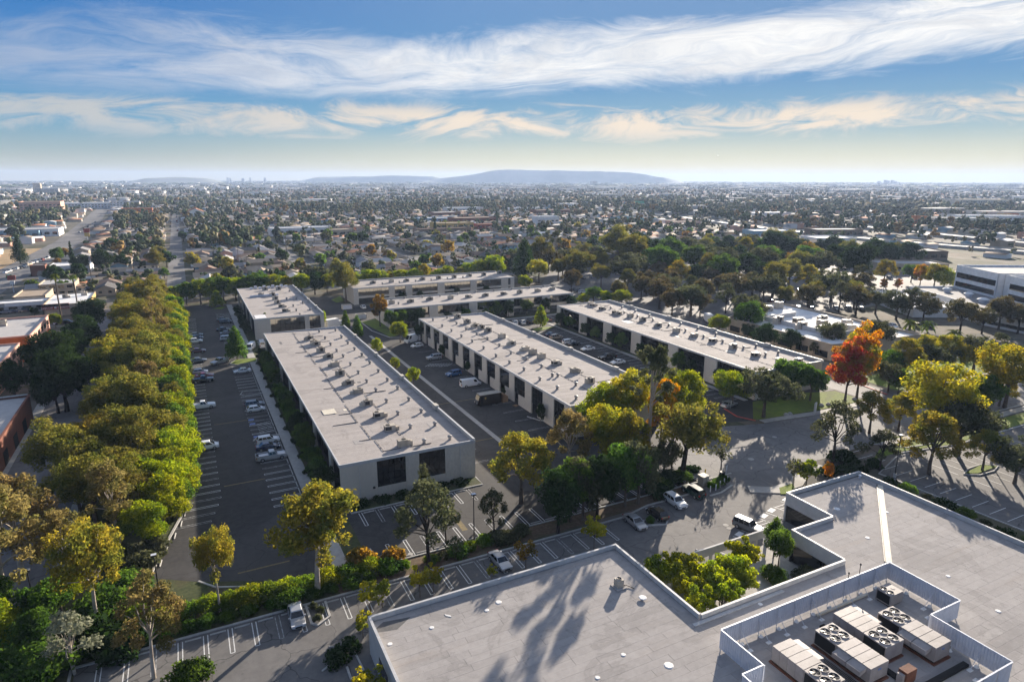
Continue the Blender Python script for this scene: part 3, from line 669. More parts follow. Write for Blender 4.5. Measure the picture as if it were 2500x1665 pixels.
while yy > 8:
    for i in range(9): mb.box(14.82+i*9.47, 14.82+i*9.47+9.42, yy-1.0, yy-.02, RZ-.008, RZ+.005)
    yy -= 1.02
tag(mb.build('roof_sheets_rest', M['groof'], gr_), kind='stuff')
cant = MB()
for i in range(len(OUT)):
    a, b = OUT[i], OUT[(i+1) % len(OUT)]
    sx = a[1] == b[1]
    L = math.hypot(b[0]-a[0], b[1]-a[1]); n = max(1, round(L/8.5))
    t = (Vector(b)-Vector(a))/L; nin = Vector((t.y, -t.x))                      # inward (outline runs clockwise)
    low_glass = (i in (2, 3, 4, 6)) or i == 0
    for j in range(n):
        p, q = Vector(a)+t*(L*j/n+.01), Vector(a)+t*(L*(j+1)/n-.01)
        z0 = {1: 0, 2: 2.9, 3: 2.9, 5: 2.9, 4: 2.9}.get(i, 0)
        mb = MB(); mb.prism([tuple(p), tuple(q), tuple(q+nin*.22), tuple(p+nin*.22)], z0, 4.96); mb.build('wall', M['gwall'], G)
        if z0: mb = MB(); mb.prism([tuple(p+nin*.25), tuple(q+nin*.25), tuple(q+nin*.4), tuple(p+nin*.4)], 0, 2.88); wn = mb.build('window', M['glass'], G)
    mb = MB(); mb.prism([tuple(Vector(a)-t*.03-nin*.03), tuple(Vector(b)+t*.03-nin*.03), tuple(Vector(b)+t*.03+nin*.28), tuple(Vector(a)-t*.03+nin*.28)], 4.962+i*.002, 5.03+i*.002); mb.build('coping', M['coping'], G)
    npn = max(1, round(L/1.05))
    if i in (0, 1, 2, 3, 4, 6, 7):
        for j in range(npn):
            p, q = Vector(a)+t*(L*j/npn+.015), Vector(a)+t*(L*(j+1)/npn-.015)
            mb = MB(); mb.prism([tuple(p+nin*.225), tuple(q+nin*.225), tuple(q+nin*.27), tuple(p+nin*.27)], RZ-.005, 4.955); mb.build('parapet_panel', M['gwall'], G)
    else:
        mb = MB(); mb.prism([tuple(Vector(a)+nin*.225), tuple(Vector(b)+nin*.225), tuple(Vector(b)+nin*.27), tuple(Vector(a)+nin*.27)], RZ-.005, 4.955); mb.build('parapet_face', M['gwall'], G)
for y_ in (61, 53, 45, 37): MB().box(14.47, 14.49, y_-3.2, y_+.2, 0.1, 2.9).build('window', M['glass'], G)
# cream cover strip over the roof's expansion joint
mb = MB(); a, b = Vector((99.82,61.29)), Vector((79.56,46.14)); mb.strip([tuple(a), tuple(b)], .75, RZ, RZ+.10); mb.build('joint_cover', M['cream'], G)
mb = MB(); t = (b-a).normalized(); n_ = Vector((-t.y, t.x))
mb.strip([tuple(a-n_*.5), tuple(b-n_*.5)], .12, RZ+.001, RZ+.14); mb.build('joint_edge', M['frame'], G)
mb = MB().box(47.6, 62, 47.9, 48.35, RZ, RZ+.12); mb.build('edge_pipe', M['coping'], G)
for (x, y_), s_ in (((15.64,60.74), .3), ((20.67,61.24), .3), ((27.55,61.22), .3), ((29.46,61.97), .4), ((37.62,47.91), .3), ((33.26,46.38), .3), ((82.85,51.56), .35), ((92.32,55.02), .3), ((83.63,40.84), .3), ((81.74,33.98), .35), ((57.50,47.56), .3), ((40.93,44.47), .55), ((86.37,59.19), .5)):
    MB().cyl(x, y_, RZ, RZ+.06, s_, s_*.8, 8).build('roof_patch', M['white'], G)
mb = MB().prism([(22.81,62.75), (23.36,62.26), (23.36,61.88), (22.85,62.37)], RZ, RZ+.05); mb.build('roof_patch', M['white'], G)
mb = MB().sheet([(15.04,63.97), (16.00,64.63), (19.10,64.09), (17.07,62.67), (14.99,63.16)], RZ+.018); mb.build('damp_stain', M['bitumen'], G)

# louvred plant screens round the rooftop units
cor = {}
def corrug(L, z0=4.75, z1=6.9):
    L = round(L, 2)
    if L not in cor:
        mb = MB(); n = int(L/.15); pts = [(L*i/n, (0.045 if i % 2 else -.02)) for i in range(n+1)]
        mb.add([(p[0], p[1], z) for z in (z0, z1) for p in pts]+[(p[0], p[1]+.05, z) for z in (z0, z1) for p in pts],
               [(i, i+1, n+2+i, n+1+i) for i in range(n)]+[(2*n+2+i, 3*n+3+i, 3*n+4+i, 2*n+3+i) for i in range(n)])
        mb.box(0, L, -.05, .10, z1, z1+.07); mb.box(0, L, -.03, .08, z0-.05, z0)
        cor[L] = mb.mesh('screen_panel'); cor[L].materials.append(M['metal'])
    return cor[L]
SCR = [((47.4, 38.0), (47.4, 43.85)), ((47.4, 43.85), (75.75, 43.85)), ((75.75, 43.85), (75.75, 35.3)), ((75.75, 35.3), (70.15, 35.3)), ((70.15, 35.3), (70.15, 27.1)), ((70.15, 27.1), (44.5, 27.1)), ((44.5, 27.1), (44.5, 38.0)), ((44.5, 38.0), (47.4, 38.0))]
scr = thing('plant_screen', 'pale blue corrugated screen wall fencing in the big rooftop air conditioners', 'screen wall')
for a, b in SCR:
    A_, B_ = Vector(a), Vector(b); L = (B_-A_).length; n = max(1, round(L/2.7)); t = (B_-A_)/L; ni = Vector((t.y, -t.x))
    for i in range(n):
        p = A_+t*(L*i/n); link('screen_panel', corrug(L/n-.02), None, scr, (p.x, p.y, 0), math.atan2(t.y, t.x))
        p = p+ni*.14
        MB().box(p.x-.04, p.x+.04, p.y-.04, p.y+.04, RZ, 6.85).build('post', M['metal'], scr)
        if i:
            q = p+ni*1.5; mb = MB(); mb.tube([(p.x, p.y, 6.3), (q.x, q.y, RZ+.1)], (.035, .035), 4); mb.build('brace', M['metal'], scr)
            MB().cyl(p.x+ni.x*.35, p.y+ni.y*.35, RZ, RZ+.22, .30, .12, 8).build('footing', M['white'], scr); MB().box(q.x-.3, q.x+.3, q.y-.2, q.y+.2, RZ, RZ+.1).build('footing', M['white'], scr)
for (x, y_), lb in (((68.28,44.14), 'shorter of two thin black antenna poles on the screen wall'), ((70.32,43.83), 'taller of two thin black antenna poles on the screen wall')):
    h_ = 3.6 if 'taller' in lb else 3.0
    mb = MB().cyl(x, 44.1, RZ, RZ+h_, .05, .04, 6); mb.cyl(x, 44.1, RZ+h_, RZ+h_+.25, .12, .05, 6); tag(mb.build('antenna', M['pole'], None), lb, 'antenna')

# big packaged rooftop units
fanm = MB()
fanm.cyl(0, 0, 0, .05, .50, .50, 20, 0, False); fanm.cyl(0, 0, .05, .09, .12, .10, 10, 1)
FANH = MB()
for i in range(20):
    a0, a1 = 2*math.pi*i/20, 2*math.pi*(i+1)/20
    for r0, r1 in ((.50, .56),):
        FANH.add([(r_*math.cos(a), r_*math.sin(a), z) for z in (0, .10) for a in (a0, a1) for r_ in (r0, r1)], [(4, 5, 7, 6), (1, 3, 7, 5), (0, 4, 6, 2)], 0)
FANH = FANH.mesh('fan_ring'); FANH.materials.append(M['rtu'])
HOLE = MB().cyl(0, 0, 0, .012, .50, .50, 20, 0, False).mesh('fan_opening'); HOLE.materials.append(M['dark'])
bl = MB()
for i in range(4):
    a = i*math.pi/2; c_, s_ = math.cos(a), math.sin(a)
    def rt(x, y, z): return (x*c_-y*s_, x*s_+y*c_, z)
    bl.add([rt(.06, -.05, .03), rt(.46, -.16, .03), rt(.46, .13, .075), rt(.06, .07, .06)], [(0, 1, 2, 3)])
bl.cyl(0, 0, .015, .09, .09, .07, 10)
BLADES = bl.mesh('fan_blades'); BLADES.materials.append(M['blade'])
def fan(parent, x, y, z, s=1.0):
    h_ = link('fan', FANH, None, parent, (x, y, z)); h_.scale = (s, s, 1)
    link('fan_opening', HOLE, None, h_); b_ = link('fan_blades', BLADES, None, h_, None, rng.random()*3)
def rtu(label, xa, xb, ya, yb, fan_near, hood, top=6.45):
    T = thing('rooftop_unit', label, 'air conditioner', ((xa+xb)/2, (ya+yb)/2, RZ), group='big rooftop units behind the plant screen')
    w, l = (xb-xa)/2, (yb-ya)/2; zb, zt = .35, top-RZ
    MB().box(-w-.15, w+.15, -l-.15, l+.15, 0, .16).build('curb', M['rust'], T)
    MB().box(-w+.1, w-.1, -l+.1, l-.1, .16, zb).build('base_rail', M['dark'], T)
    fl = 2.65; s_ = 1 if fan_near else -1
    f0, f1 = (-l, -l+fl) if fan_near else (l-fl, l)
    MB().box(-w, w, f0, f1, zb, zt).build('condenser_section', M['rtu'], T)
    for sx in (-1, 1):
        mb = MB().box(sx*(w+.01)-.01, sx*(w+.01)+.01, f0+.12, f1-.12, zb+.15, zt-.15); mb.build('coil_guard', M['dark'], T)
    for ix in (-1, 1):
        for iy in (-1, 1): fan(T, ix*w*.46, (f0+f1)/2+iy*.62, zt, 1.02)
    c0, c1 = (-l+fl+.03, l) if fan_near else (-l, l-fl-.03)
    n = 4; dl = (c1-c0)/n
    for i in range(n):
        p_ = MB().box(-w, w, c0+i*dl+.02, c0+(i+1)*dl-.02, zb, zt-.02); p_.box(-w-.02, w+.02, c0+i*dl+.03, c0+(i+1)*dl-.03, zt-.02, zt+.02); p_.build('cabinet_panel', M['rtu'], T)
    hx = -w if hood < 0 else w
    for i in range(2):
        h0 = c0+(c1-c0)*(.12+.42*i); h1 = h0+(c1-c0)*.40
        mb = MB(); x1_ = hx+hood*1.0
        mb.add([(hx, h0, zt-.55), (hx, h1, zt-.55), (hx, h1, zt-.12), (hx, h0, zt-.12), (x1_, h0, zt-.85), (x1_, h1, zt-.85), (x1_, h1, zt-.30), (x1_, h0, zt-.30)],
               [(3, 2, 6, 7), (4, 7, 6, 5), (0, 3, 7, 4), (1, 5, 6, 2), (0, 4, 5, 1)] if hood > 0 else [(3, 7, 6, 2), (4, 5, 6, 7), (0, 4, 7, 3), (1, 2, 6, 5), (0, 1, 5, 4)])
        mb.build('intake_hood', M['rtu'], T)
    MB().box(-.22, .22, (-l if not fan_near else l)-.012, (-l if not fan_near else l)+.012, zt-.55, zt-.35).build('badge', M['blue_paint'], T)
    return T
rtu('leftmost big rooftop unit with its four fans at the near end and panels behind', 50.9, 53.5, 33.4, 40.0, True, 1)
rtu('second big rooftop unit from the left with four fans at its far end', 57.0, 59.8, 33.1, 39.7, False, -1)
rtu('third big rooftop unit from the left with four fans at its near end', 61.3, 64.2, 34.4, 40.75, True, 1)
rtu('rightmost big rooftop unit with four fans at its far end', 65.9, 68.5, 32.0, 38.55, False, -1)
T = thing('rooftop_unit', 'small boxy rooftop unit with two fans in the screen corner', 'air conditioner', (71.8, 41.0, RZ))
MB().box(-1.15, 1.15, -.95, .95, .25, 1.65).build('cabinet', M['rtu'], T); MB().box(-1.0, 1.0, -.8, .8, 0, .25).build('curb', M['dark'], T); MB().box(-1.17, -1.15, -.8, .8, .4, 1.5).build('coil_guard', M['dark'], T)
fan(T, -.6, .45, 1.65, .72); fan(T, -.6, -.45, 1.65, .72); MB().cyl(.5, 0, 1.65, 1.68, .25, .25, 12).build('lid', M['rtu'], T)
T = thing('control_box', 'small rust brown control cabinet beside the big rooftop units', 'cabinet', (*(61.12,31.91), RZ))
MB().box(-.8, .8, -.45, .45, .15, 1.55).build('cabinet', M['rust'], T); MB().box(-1.25, -.85, -.3, .3, .1, 1.3).build('side_panel', M['rtu'], T); MB().box(-.7, .7, -.4, .4, 0, .15).build('base', M['dark'], T)
T = thing('condenser_unit', 'lone small condenser with round top fan on the bare grey roof', 'air conditioner', (44.2, 57.9, RZ))
MB().box(-.75, .75, -.75, .75, 0, .18).build('pad', M['groof'], T); MB().box(-.45, .45, -.45, .45, .18, 1.2).build('cabinet', M['hvac'], T); fan(T, 0, 0, 1.2, .62); mb = MB(); mb.tube([(.45, 0, .3), (1.2, -.5, .12), (1.5, -1.2, .1)], (.05, .05, .05), 5); mb.build('pipe', M['frame'], T)
T = thing('roof_vent', 'white flat round vent cap on the bare grey roof', 'vent', (*(45.40,54.65), RZ)); MB().cyl(0, 0, .22, .30, .5, .42, 14).build('cap', M['white'], T); MB().cyl(0, 0, 0, .22, .16, .16, 8).build('neck', M['metal'], T)
T = thing('roof_vent', 'small silver pipe vent in the far corner of the grey roof', 'vent', (*(99.24,64.64), RZ)); MB().cyl(0, 0, 0, .5, .14, .14, 8).build('neck', M['metal'], T); MB().cyl(0, 0, .5, .62, .3, .2, 10).build('cap', M['white'], T)
# pipework between the units
mb = MB()
for i in range(7):
    x = 55+i*.22; mb.tube([(x, 41.5-i*.1, RZ+.15), (x, 30, RZ+.15)], (.04, .04), 4)
mb.box(53.9, 54.5, 30, 41, RZ, RZ+.3); mb.box(60.3, 61.0, 30, 41.5, RZ, RZ+.25); mb.box(57, 69, 30.2, 30.8, RZ, RZ+.3)
tag(mb.build('pipe_run', M['dark'], None), 'dark pipes and ducts running between the big rooftop units', 'pipes')
tag(MB().box(61.5, 70.5, 42.7, 43.0, RZ+.15, RZ+.35).build('conduit', M['cream'], None), 'long cream conduit lying along the far screen wall', 'conduit')
# courtyard wall with gaps
W_ = thing('courtyard_wall', 'freestanding pale courtyard wall in front of the clipped trees', 'wall', (0, 0, 0))
for a, b in ((49.6, 58.0), (58.02, 66.4), (66.42, 75.0)):
    MB().box(a, b, 61.8, 62.1, 1.3, 2.6).build('wall_panel', M['gwall'], W_)
for x in (50, 54.5, 59, 63.5, 68, 72.5, 74.6): MB().box(x-.25, x+.25, 61.85, 62.05, 0, 1.3).build('pier', M['gwall'], W_)
for i, x in enumerate((56.4, 58.6, 60.8, 63.0)): tag(MB().box(x-.12, x+.12, 64.2, 64.44, 0, 1.0).build('bollard', M['kerb'], None), '%s square concrete bollard from the left outside the courtyard wall' % ORD[i], 'bollard', 'bollards outside the courtyard wall')
# ------------------------------------------------------------------ trees: leaf-sized faces in clumps through the crown, tapered trunk with limbs
L_ = {}
L_['euc'] = leafmat('leaf_eucalyptus', (0.115, 0.108, 0.024), (0.175, 0.148, 0.034), (0.070, 0.080, 0.018))
L_['eucgold'] = leafmat('leaf_gold_eucalyptus', (0.19, 0.155, 0.026), (0.24, 0.19, 0.032), (0.11, 0.12, 0.024))
L_['brown'] = leafmat('leaf_brown_eucalyptus', (0.14, 0.108, 0.044), (0.19, 0.148, 0.06), (0.095, 0.088, 0.03))
L_['lime'] = leafmat('leaf_lime', (0.15, 0.18, 0.016), (0.22, 0.225, 0.022), (0.085, 0.125, 0.015), 0.5)
L_['limeyellow'] = leafmat('leaf_lime_yellow', (0.18, 0.20, 0.018), (0.27, 0.265, 0.024), (0.105, 0.14, 0.016), 0.5)
L_['dkbrown'] = leafmat('leaf_dark_brown', (0.075, 0.062, 0.03), (0.11, 0.088, 0.04), (0.05, 0.05, 0.022), 0.4)
L_['mid'] = leafmat('leaf_mid_green', (0.085, 0.13, 0.017), (0.13, 0.175, 0.022), (0.055, 0.095, 0.015), 0.5)
L_['green'] = leafmat('leaf_green', (0.055, 0.098, 0.017), (0.09, 0.14, 0.022), (0.036, 0.07, 0.014), 0.45)
L_['dark'] = leafmat('leaf_dark', (0.014, 0.030, 0.010), (0.028, 0.048, 0.014), (0.020, 0.036, 0.010), 0.3)
L_['olive'] = leafmat('leaf_olive', (0.065, 0.07, 0.034), (0.095, 0.098, 0.05), (0.04, 0.048, 0.022), 0.35)
L_['gold'] = leafmat('leaf_gold', (0.235, 0.20, 0.022), (0.30, 0.25, 0.03), (0.13, 0.145, 0.022), 0.5)
L_['orange'] = leafmat('leaf_orange', (0.36, 0.14, 0.022), (0.40, 0.22, 0.026), (0.17, 0.18, 0.02), 0.5)
L_['red'] = leafmat('leaf_red', (0.34, 0.055, 0.04), (0.38, 0.115, 0.042), (0.26, 0.16, 0.03), 0.5)
L_['rust'] = leafmat('leaf_rust', (0.20, 0.115, 0.024), (0.27, 0.165, 0.032), (0.12, 0.095, 0.024), 0.45)
L_['silver'] = leafmat('leaf_silver', (0.12, 0.13, 0.085), (0.19, 0.195, 0.14), None, 0.3)
L_['palm'] = leafmat('leaf_palm', (0.07, 0.10, 0.022), (0.13, 0.15, 0.035), None, 0.35)

def leaves(nr, blobs, n, size, flat=0.85, droop=0.0, fill=0.28):
    b = np.array(blobs); w = b[:, 3]**2; w /= w.sum()
    idx = nr.choice(len(b), n, p=w); c = b[idx]
    d_ = nr.normal(size=(n, 3)); d_ /= np.linalg.norm(d_, axis=1)[:, None]
    rr = c[:, 3]*(1.02-fill*np.abs(nr.normal(size=n)))*(1+.10*nr.normal(size=n))
    p = c[:, :3]+d_*rr[:, None]*np.array([1, 1, flat])
    p[:, 2] -= droop*nr.random(n)*c[:, 3]
    nrm = d_+nr.normal(size=(n, 3))*0.75; nrm /= np.linalg.norm(nrm, axis=1)[:, None]
    a = np.cross(nrm, nr.normal(size=(n, 3))); a /= np.linalg.norm(a, axis=1)[:, None]; e = np.cross(nrm, a)
    s_ = size*(0.6+0.8*nr.random(n))[:, None]
    bend = nrm*s_*0.18
    v = np.stack([p-a*s_*0.8, p-e*s_*0.5+bend, p+a*s_*0.8, p+e*s_*0.5+bend], 1).reshape(-1, 3)
    me = bpy.data.meshes.new('crown'); me.vertices.add(4*n); me.vertices.foreach_set('co', v.ravel())
    me.loops.add(4*n); me.loops.foreach_set('vertex_index', np.arange(4*n)); me.polygons.add(n)
    me.polygons.foreach_set('loop_start', np.arange(n)*4); me.update(calc_edges=True)
    return me
def limb_pts(r, a, b, sag):
    a, b = Vector(a), Vector(b); m1 = a.lerp(b, .4)+Vector((r.uniform(-1, 1), r.uniform(-1, 1), r.uniform(0, 1)))*sag
    return [a, m1, b]
SPEC = {}
def species(key, nm, H, th, rx, rz, nb, n, size, lm, bark, tr, br=(.34, .5), shape='round', var=3, flat=.85, droop=0., lean=0.0, multi=False):
    SPEC[key] = dict(name=nm, H=H, v=[], lm=lm, bark=bark)
    for k_ in range(var):
        r = random.Random(hash_(key)+k_*17); nr = np.random.default_rng(hash_(key)+k_)
        bl_ = []; ends = []
        cx, cy = lean*r.uniform(-1, 1), lean*r.uniform(-1, 1)
        if shape == 'round':
            cz = th+rz*.95
            ax_, ay_ = r.uniform(.82, 1.16), r.uniform(.82, 1.16)
            for i in range(nb):
                z = 1-2*(i+.5)/nb*.88; ph = i*2.39996+r.random()*1.6; q = math.sqrt(max(0, 1-z*z)); f = r.uniform(.45, .98)
                rb = rx*r.uniform(*br)*(1.42-.66*f)*r.choice((.75, 1, 1, 1.15)); c_ = (cx+rx*ax_*q*f*math.cos(ph), cy+rx*ay_*q*f*math.sin(ph), cz+rz*z*f+r.uniform(-.08, .08)*rz)
                bl_.append((*c_, rb)); ends.append(c_)
            bl_.append((cx, cy, cz, rx*.5))
        elif shape == 'spread':                                   # clusters at limb ends, gaps between
            for i in range(nb):
                ph = i*2.39996+r.uniform(-.4, .4); u = (i+.5)/nb; q = math.sqrt(u)*r.uniform(.65, 1.0)
                z = th+rz*(.25+1.65*(1-u**1.3))*r.uniform(.8, 1.08)
                c_ = (cx+rx*q*math.cos(ph), cy+rx*q*math.sin(ph), z); bl_.append((*c_, rx*r.uniform(*br))); ends.append(c_)
        elif shape == 'cone':
            for i in range(nb):
                u = (i+r.random())/nb; ph = i*2.39996; z = th+2*rz*u; q = rx*(1-u)**.75*.62
                rb = rx*(.16+.42*(1-u)**.7)*r.uniform(.85, 1.15); c_ = (q*math.cos(ph), q*math.sin(ph), z); bl_.append((*c_, rb)); ends.append(c_)
        elif shape == 'mound':
            for i in range(nb):
                ph = i*2.39996+r.random(); q = math.sqrt((i+.5)/nb)*.72; z = rz*(1-q*q)*r.uniform(.7, 1.05)
                c_ = (rx*q*math.cos(ph), rx*q*math.sin(ph), z*.72); bl_.append((*c_, rx*r.uniform(*br)))
        me = leaves(nr, bl_, n, size, flat, droop); me.materials.append(L_[lm])
        mb = MB()
        if shape != 'mound':
            top = th+rz*.7
            k0 = Vector((cx*.25+r.uniform(-.15, .15)*tr*3, cy*.25, th*.55)); k1 = Vector((cx*.6, cy*.6, th)); k2 = Vector((cx, cy, top))
            stems = 1 if not multi else 3
            for s_ in range(stems):
                o_ = Vector((r.uniform(-1, 1), r.uniform(-1, 1), 0))*(th*.22 if multi else 0)
                mb.tube([Vector((0, 0, -.3))+o_*.15, k0+o_*.5, k1+o_, k2+o_*.6], (tr*1.15, tr*.85, tr*.66, tr*.25), 7)
            for e_ in sorted(ends, key=lambda q: -q[2])[::max(1, len(ends)//9)]:
                s0 = k0.lerp(k2, r.uniform(.35, .75)); mb.tube(limb_pts(r, s0, e_, rx*.10), (tr*.42, tr*.28, tr*.08), 5)
        tm = mb.mesh('trunk') if mb.v else None
        if tm: tm.materials.append(M[bark])
        SPEC[key]['v'].append((me, tm))
def hash_(s): return sum((i+1)*ord(c) for i, c in enumerate(s)) % 100000
species('euc', 'eucalyptus_tree', 13, 4.5, 4.6, 4.3, 32, 11500, .21, 'euc', 'bark', .34, (.24, .40), 'round', 4)
species('eucgold', 'eucalyptus_tree', 13, 5.6, 4.7, 3.5, 28, 8200, .23, 'eucgold', 'palebark', .27, (.20, .34), 'round', 2, lean=.5)
species('brown', 'eucalyptus_tree', 13, 5.0, 4.0, 4.2, 30, 6200, .20, 'brown', 'palebark', .25, (.15, .28), 'spread', 3, droop=.5, lean=.6)
species('sparse', 'eucalyptus_tree', 12, 4.0, 4.2, 3.8, 24, 3000, .23, 'olive', 'darkbark', .24, (.13, .25), 'spread', 3, droop=.6, lean=.8)
species('tall', 'eucalyptus_tree', 22, 12.5, 3.8, 4.9, 26, 4200, .24, 'olive', 'palebark', .34, (.14, .26), 'spread', 2, droop=.4, lean=.6)
species('lime', 'ficus_tree', 9, 2.0, 3.9, 3.5, 30, 10500, .21, 'lime', 'bark', .26, (.26, .40), 'round', 3)
species('limemulti', 'courtyard_tree', 5, 1.6, 2.2, 1.75, 22, 4200, .19, 'limeyellow', 'bark', .10, (.22, .36), 'round', 3, multi=True)
species('green', 'shade_tree', 9, 2.6, 3.7, 3.2, 26, 7600, .25, 'green', 'bark', .24, (.26, .42), 'round', 3)
species('dark', 'ficus_tree', 12, 2.6, 5.0, 4.8, 30, 8600, .30, 'dark', 'darkbark', .40, (.26, .42), 'round', 3)
species('olive', 'pepper_tree', 9, 3.0, 4.4, 3.1, 30, 5200, .25, 'olive', 'bark', .30, (.18, .30), 'round', 3, droop=.4)
species('willow', 'pepper_tree', 13, 5.6, 4.8, 3.9, 30, 7000, .25, 'euc', 'darkbark', .42, (.19, .32), 'round', 2, droop=.8, lean=1.2)
species('gold', 'ash_tree', 13, 4.2, 4.8, 4.4, 30, 8000, .25, 'gold', 'bark', .34, (.24, .40), 'round', 3, droop=.2)
species('goldgreen', 'ash_tree', 13, 4.2, 4.8, 4.4, 30, 7000, .25, 'eucgold', 'bark', .34, (.18, .30), 'spread', 2, droop=.2)
species('orange', 'sweetgum_tree', 13, 2.6, 3.4, 5.3, 30, 7600, .24, 'orange', 'bark', .26, (.26, .40), 'round', 2)
species('red', 'sweetgum_tree', 13, 2.6, 3.4, 5.3, 30, 7600, .24, 'red', 'bark', .26, (.26, .40), 'round', 1)
species('rust', 'maple_tree', 12, 2.8, 3.4, 4.5, 20, 3000, .34, 'rust', 'darkbark', .24, (.22, .36), 'round', 2)
species('round', 'round_street_tree', 6, 1.5, 2.1, 2.2, 22, 4200, .19, 'green', 'bark', .12, (.28, .42), 'round', 3)
species('rounddark', 'round_street_tree', 6, 1.5, 2.1, 2.2, 22, 4200, .19, 'dark', 'bark', .12, (.28, .42), 'round', 2)
species('cone', 'pear_tree', 9, 1.6, 2.6, 3.7, 30, 3600, .30, 'green', 'bark', .16, (.3, .4), 'cone', 2)
species('limecone', 'pear_tree', 6, 1.2, 1.9, 2.4, 22, 2000, .26, 'lime', 'bark', .11, (.3, .4), 'cone', 2)
species('cypress', 'cypress_tree', 14, .5, 1.5, 6.8, 40, 2600, .30, 'dark', 'bark', .16, (.3, .4), 'cone', 1)
species('pine', 'pine_tree', 16, 2.5, 4.2, 6.7, 40, 4000, .36, 'dark', 'darkbark', .34, (.3, .4), 'cone', 2)
species('young', 'young_tree', 4.5, 1.5, 1.5, 1.5, 10, 460, .26, 'gold', 'bark', .06, (.24, .4), 'round', 3)
species('youngorange', 'young_tree', 4.5, 1.4, 1.6, 1.5, 11, 420, .24, 'rust', 'bark', .06, (.24, .4), 'round', 2)
species('dkbrown', 'carob_tree', 12, 3.6, 4.5, 4.0, 30, 5600, .27, 'dkbrown', 'darkbark', .30, (.18, .32), 'round', 3)
species('bare', 'pollarded_tree', 5, 2.0, 2.0, 1.5, 12, 260, .26, 'olive', 'palebark', .16, (.22, .34), 'round', 2)
species('silver', 'silver_leaf_tree', 7, 2.4, 2.6, 2.3, 16, 1100, .24, 'silver', 'palebark', .12, (.2, .34), 'spread', 1, multi=True)
species('shrub', 'shrub', 2.8, 0, 2.3, 2.4, 22, 3400, .17, 'lime', 'bark', .1, (.28, .42), 'mound', 3)
species('gshrub', 'shrub', 2.8, 0, 2.3, 2.4, 22, 3400, .17, 'green', 'bark', .1, (.28, .42), 'mound', 3)
species('mshrub', 'shrub', 2.8, 0, 2.3, 2.4, 24, 3400, .17, 'mid', 'bark', .1, (.24, .40), 'mound', 3)
species('rshrub', 'shrub', 2.2, 0, 1.5, 2.0, 12, 1000, .2, 'rust', 'bark', .1, (.28, .42), 'mound', 1)
species('dshrub', 'shrub', 1.6, 0, 1.7, 1.4, 12, 900, .22, 'dark', 'bark', .1, (.28, .42), 'mound', 2)
species('oshrub', 'shrub', 2.8, 0, 2.2, 2.2, 14, 1500, .24, 'olive', 'bark', .1, (.28, .42), 'mound', 2)
# small versions for trees hundreds of metres away
for kk, lm, sh in (('fdark', 'dark', 'round'), ('fgreen', 'green', 'round'), ('folive', 'olive', 'round'), ('feuc', 'euc', 'spread'), ('fgold', 'eucgold', 'round'), ('frust', 'rust', 'round')):
    species(kk, 'distant_tree', 9, 2.2, 4.0, 3.4, 11, 420, .95, lm, 'darkbark', .3, (.3, .48), sh, 2)
NTREE = 0
tr_r = random.Random(99)
def tree(key, xy, h, label, group=None, sq=1.0, z=0.0, cat='tree'):
    global NTREE
    S = SPEC[key]; me, tm = S['v'][NTREE % len(S['v'])]; NTREE += 1
    s_ = h/S['H']
    T = thing(S['name'], label, cat, (xy[0], xy[1], z), tr_r.random()*6.28, group); T.scale = (s_*sq, s_*sq, s_)
    link('foliage' if cat == 'shrub' else 'crown', me, None, T)
    if tm: link('trunk', tm, None, T)
    return T
def palm(xy, h, label, crown=2.6, group=None, fan_=False, n=20):
    T = thing('palm_tree', label, 'palm tree', (xy[0], xy[1], 0), tr_r.random()*6.28, group)
    mb = MB(); mb.tube([(0, 0, -.2), (.12, .05, h*.5), (.0, 0, h)], (.28 if h < 14 else .34, .2 if h < 14 else .25, .2), 7); mb.build('trunk', M['bark'], T)
    mb = MB(); r = random.Random(int(h*100))
    for i in range(n):
        a = i*2.39996; up = 1.0-1.7*(i/n); L = crown*r.uniform(.85, 1.1); c_, s_ = math.cos(a), math.sin(a); pv = None
        for j in range(6):
            u = j/5; d_ = L*u*math.cos(up*.9)**.5 if math.cos(up*.9) > 0 else L*u; z = h+L*(math.sin(up*.9)*u-.75*u*u)
            w = .42*math.sin(math.pi*min(1, u*.85+.12)); q = [(d_*c_-w*s_, d_*s_+w*c_, z-.25*w), (d_*c_, d_*s_, z+.1*w), (d_*c_+w*s_, d_*s_-w*c_, z-.25*w)]
            if pv: mb.add(pv+q, [(0, 1, 4, 3), (1, 2, 5, 4)])
            pv = q
    mb.build('fronds', L_['palm'], T)
    return T

# --- the tall tree row between the street and the west parking lot
r = random.Random(3); g_ = 'tall olive eucalyptus trees in the row beside the west parking lot'
y = 106; i = 0
while y < 330:
    tree('euc' if i % 5 else 'brown', (-12.6+r.uniform(-1.6, 1.6), y), r.uniform(10.0, 15.6), '%s tall olive tree from the near end of the row west of the parking lot' % ORD[i], g_, r.uniform(.95, 1.12)); i += 1
    y += r.uniform(4.6, 7.4)
y = 138; i = 0
while y < 322:
    tree('euc' if i % 4 else 'eucgold', (-18.6+r.uniform(-1.4, 1.2), y), r.uniform(9.5, 15), '%s tall olive tree from the near end on the street side of the row' % ORD[i], 'tall olive trees on the street side of the row', r.uniform(1.0, 1.15)); i += 1
    y += r.uniform(5.4, 8.2)
y = 132; i = 0
while y < 322:
    tree('euc' if i % 3 == 1 else ('lime' if i % 3 == 0 else 'green'), (-6.2+r.uniform(-.5, .5), y), r.uniform(8.0, 10.2), '%s lower tree along the kerb of the west parking lot from the near end' % ORD[i], 'lower trees along the west parking lot kerb', r.uniform(.9, 1.05)); i += 1
    y += r.uniform(6.0, 7.6)
y = 112; i = 0
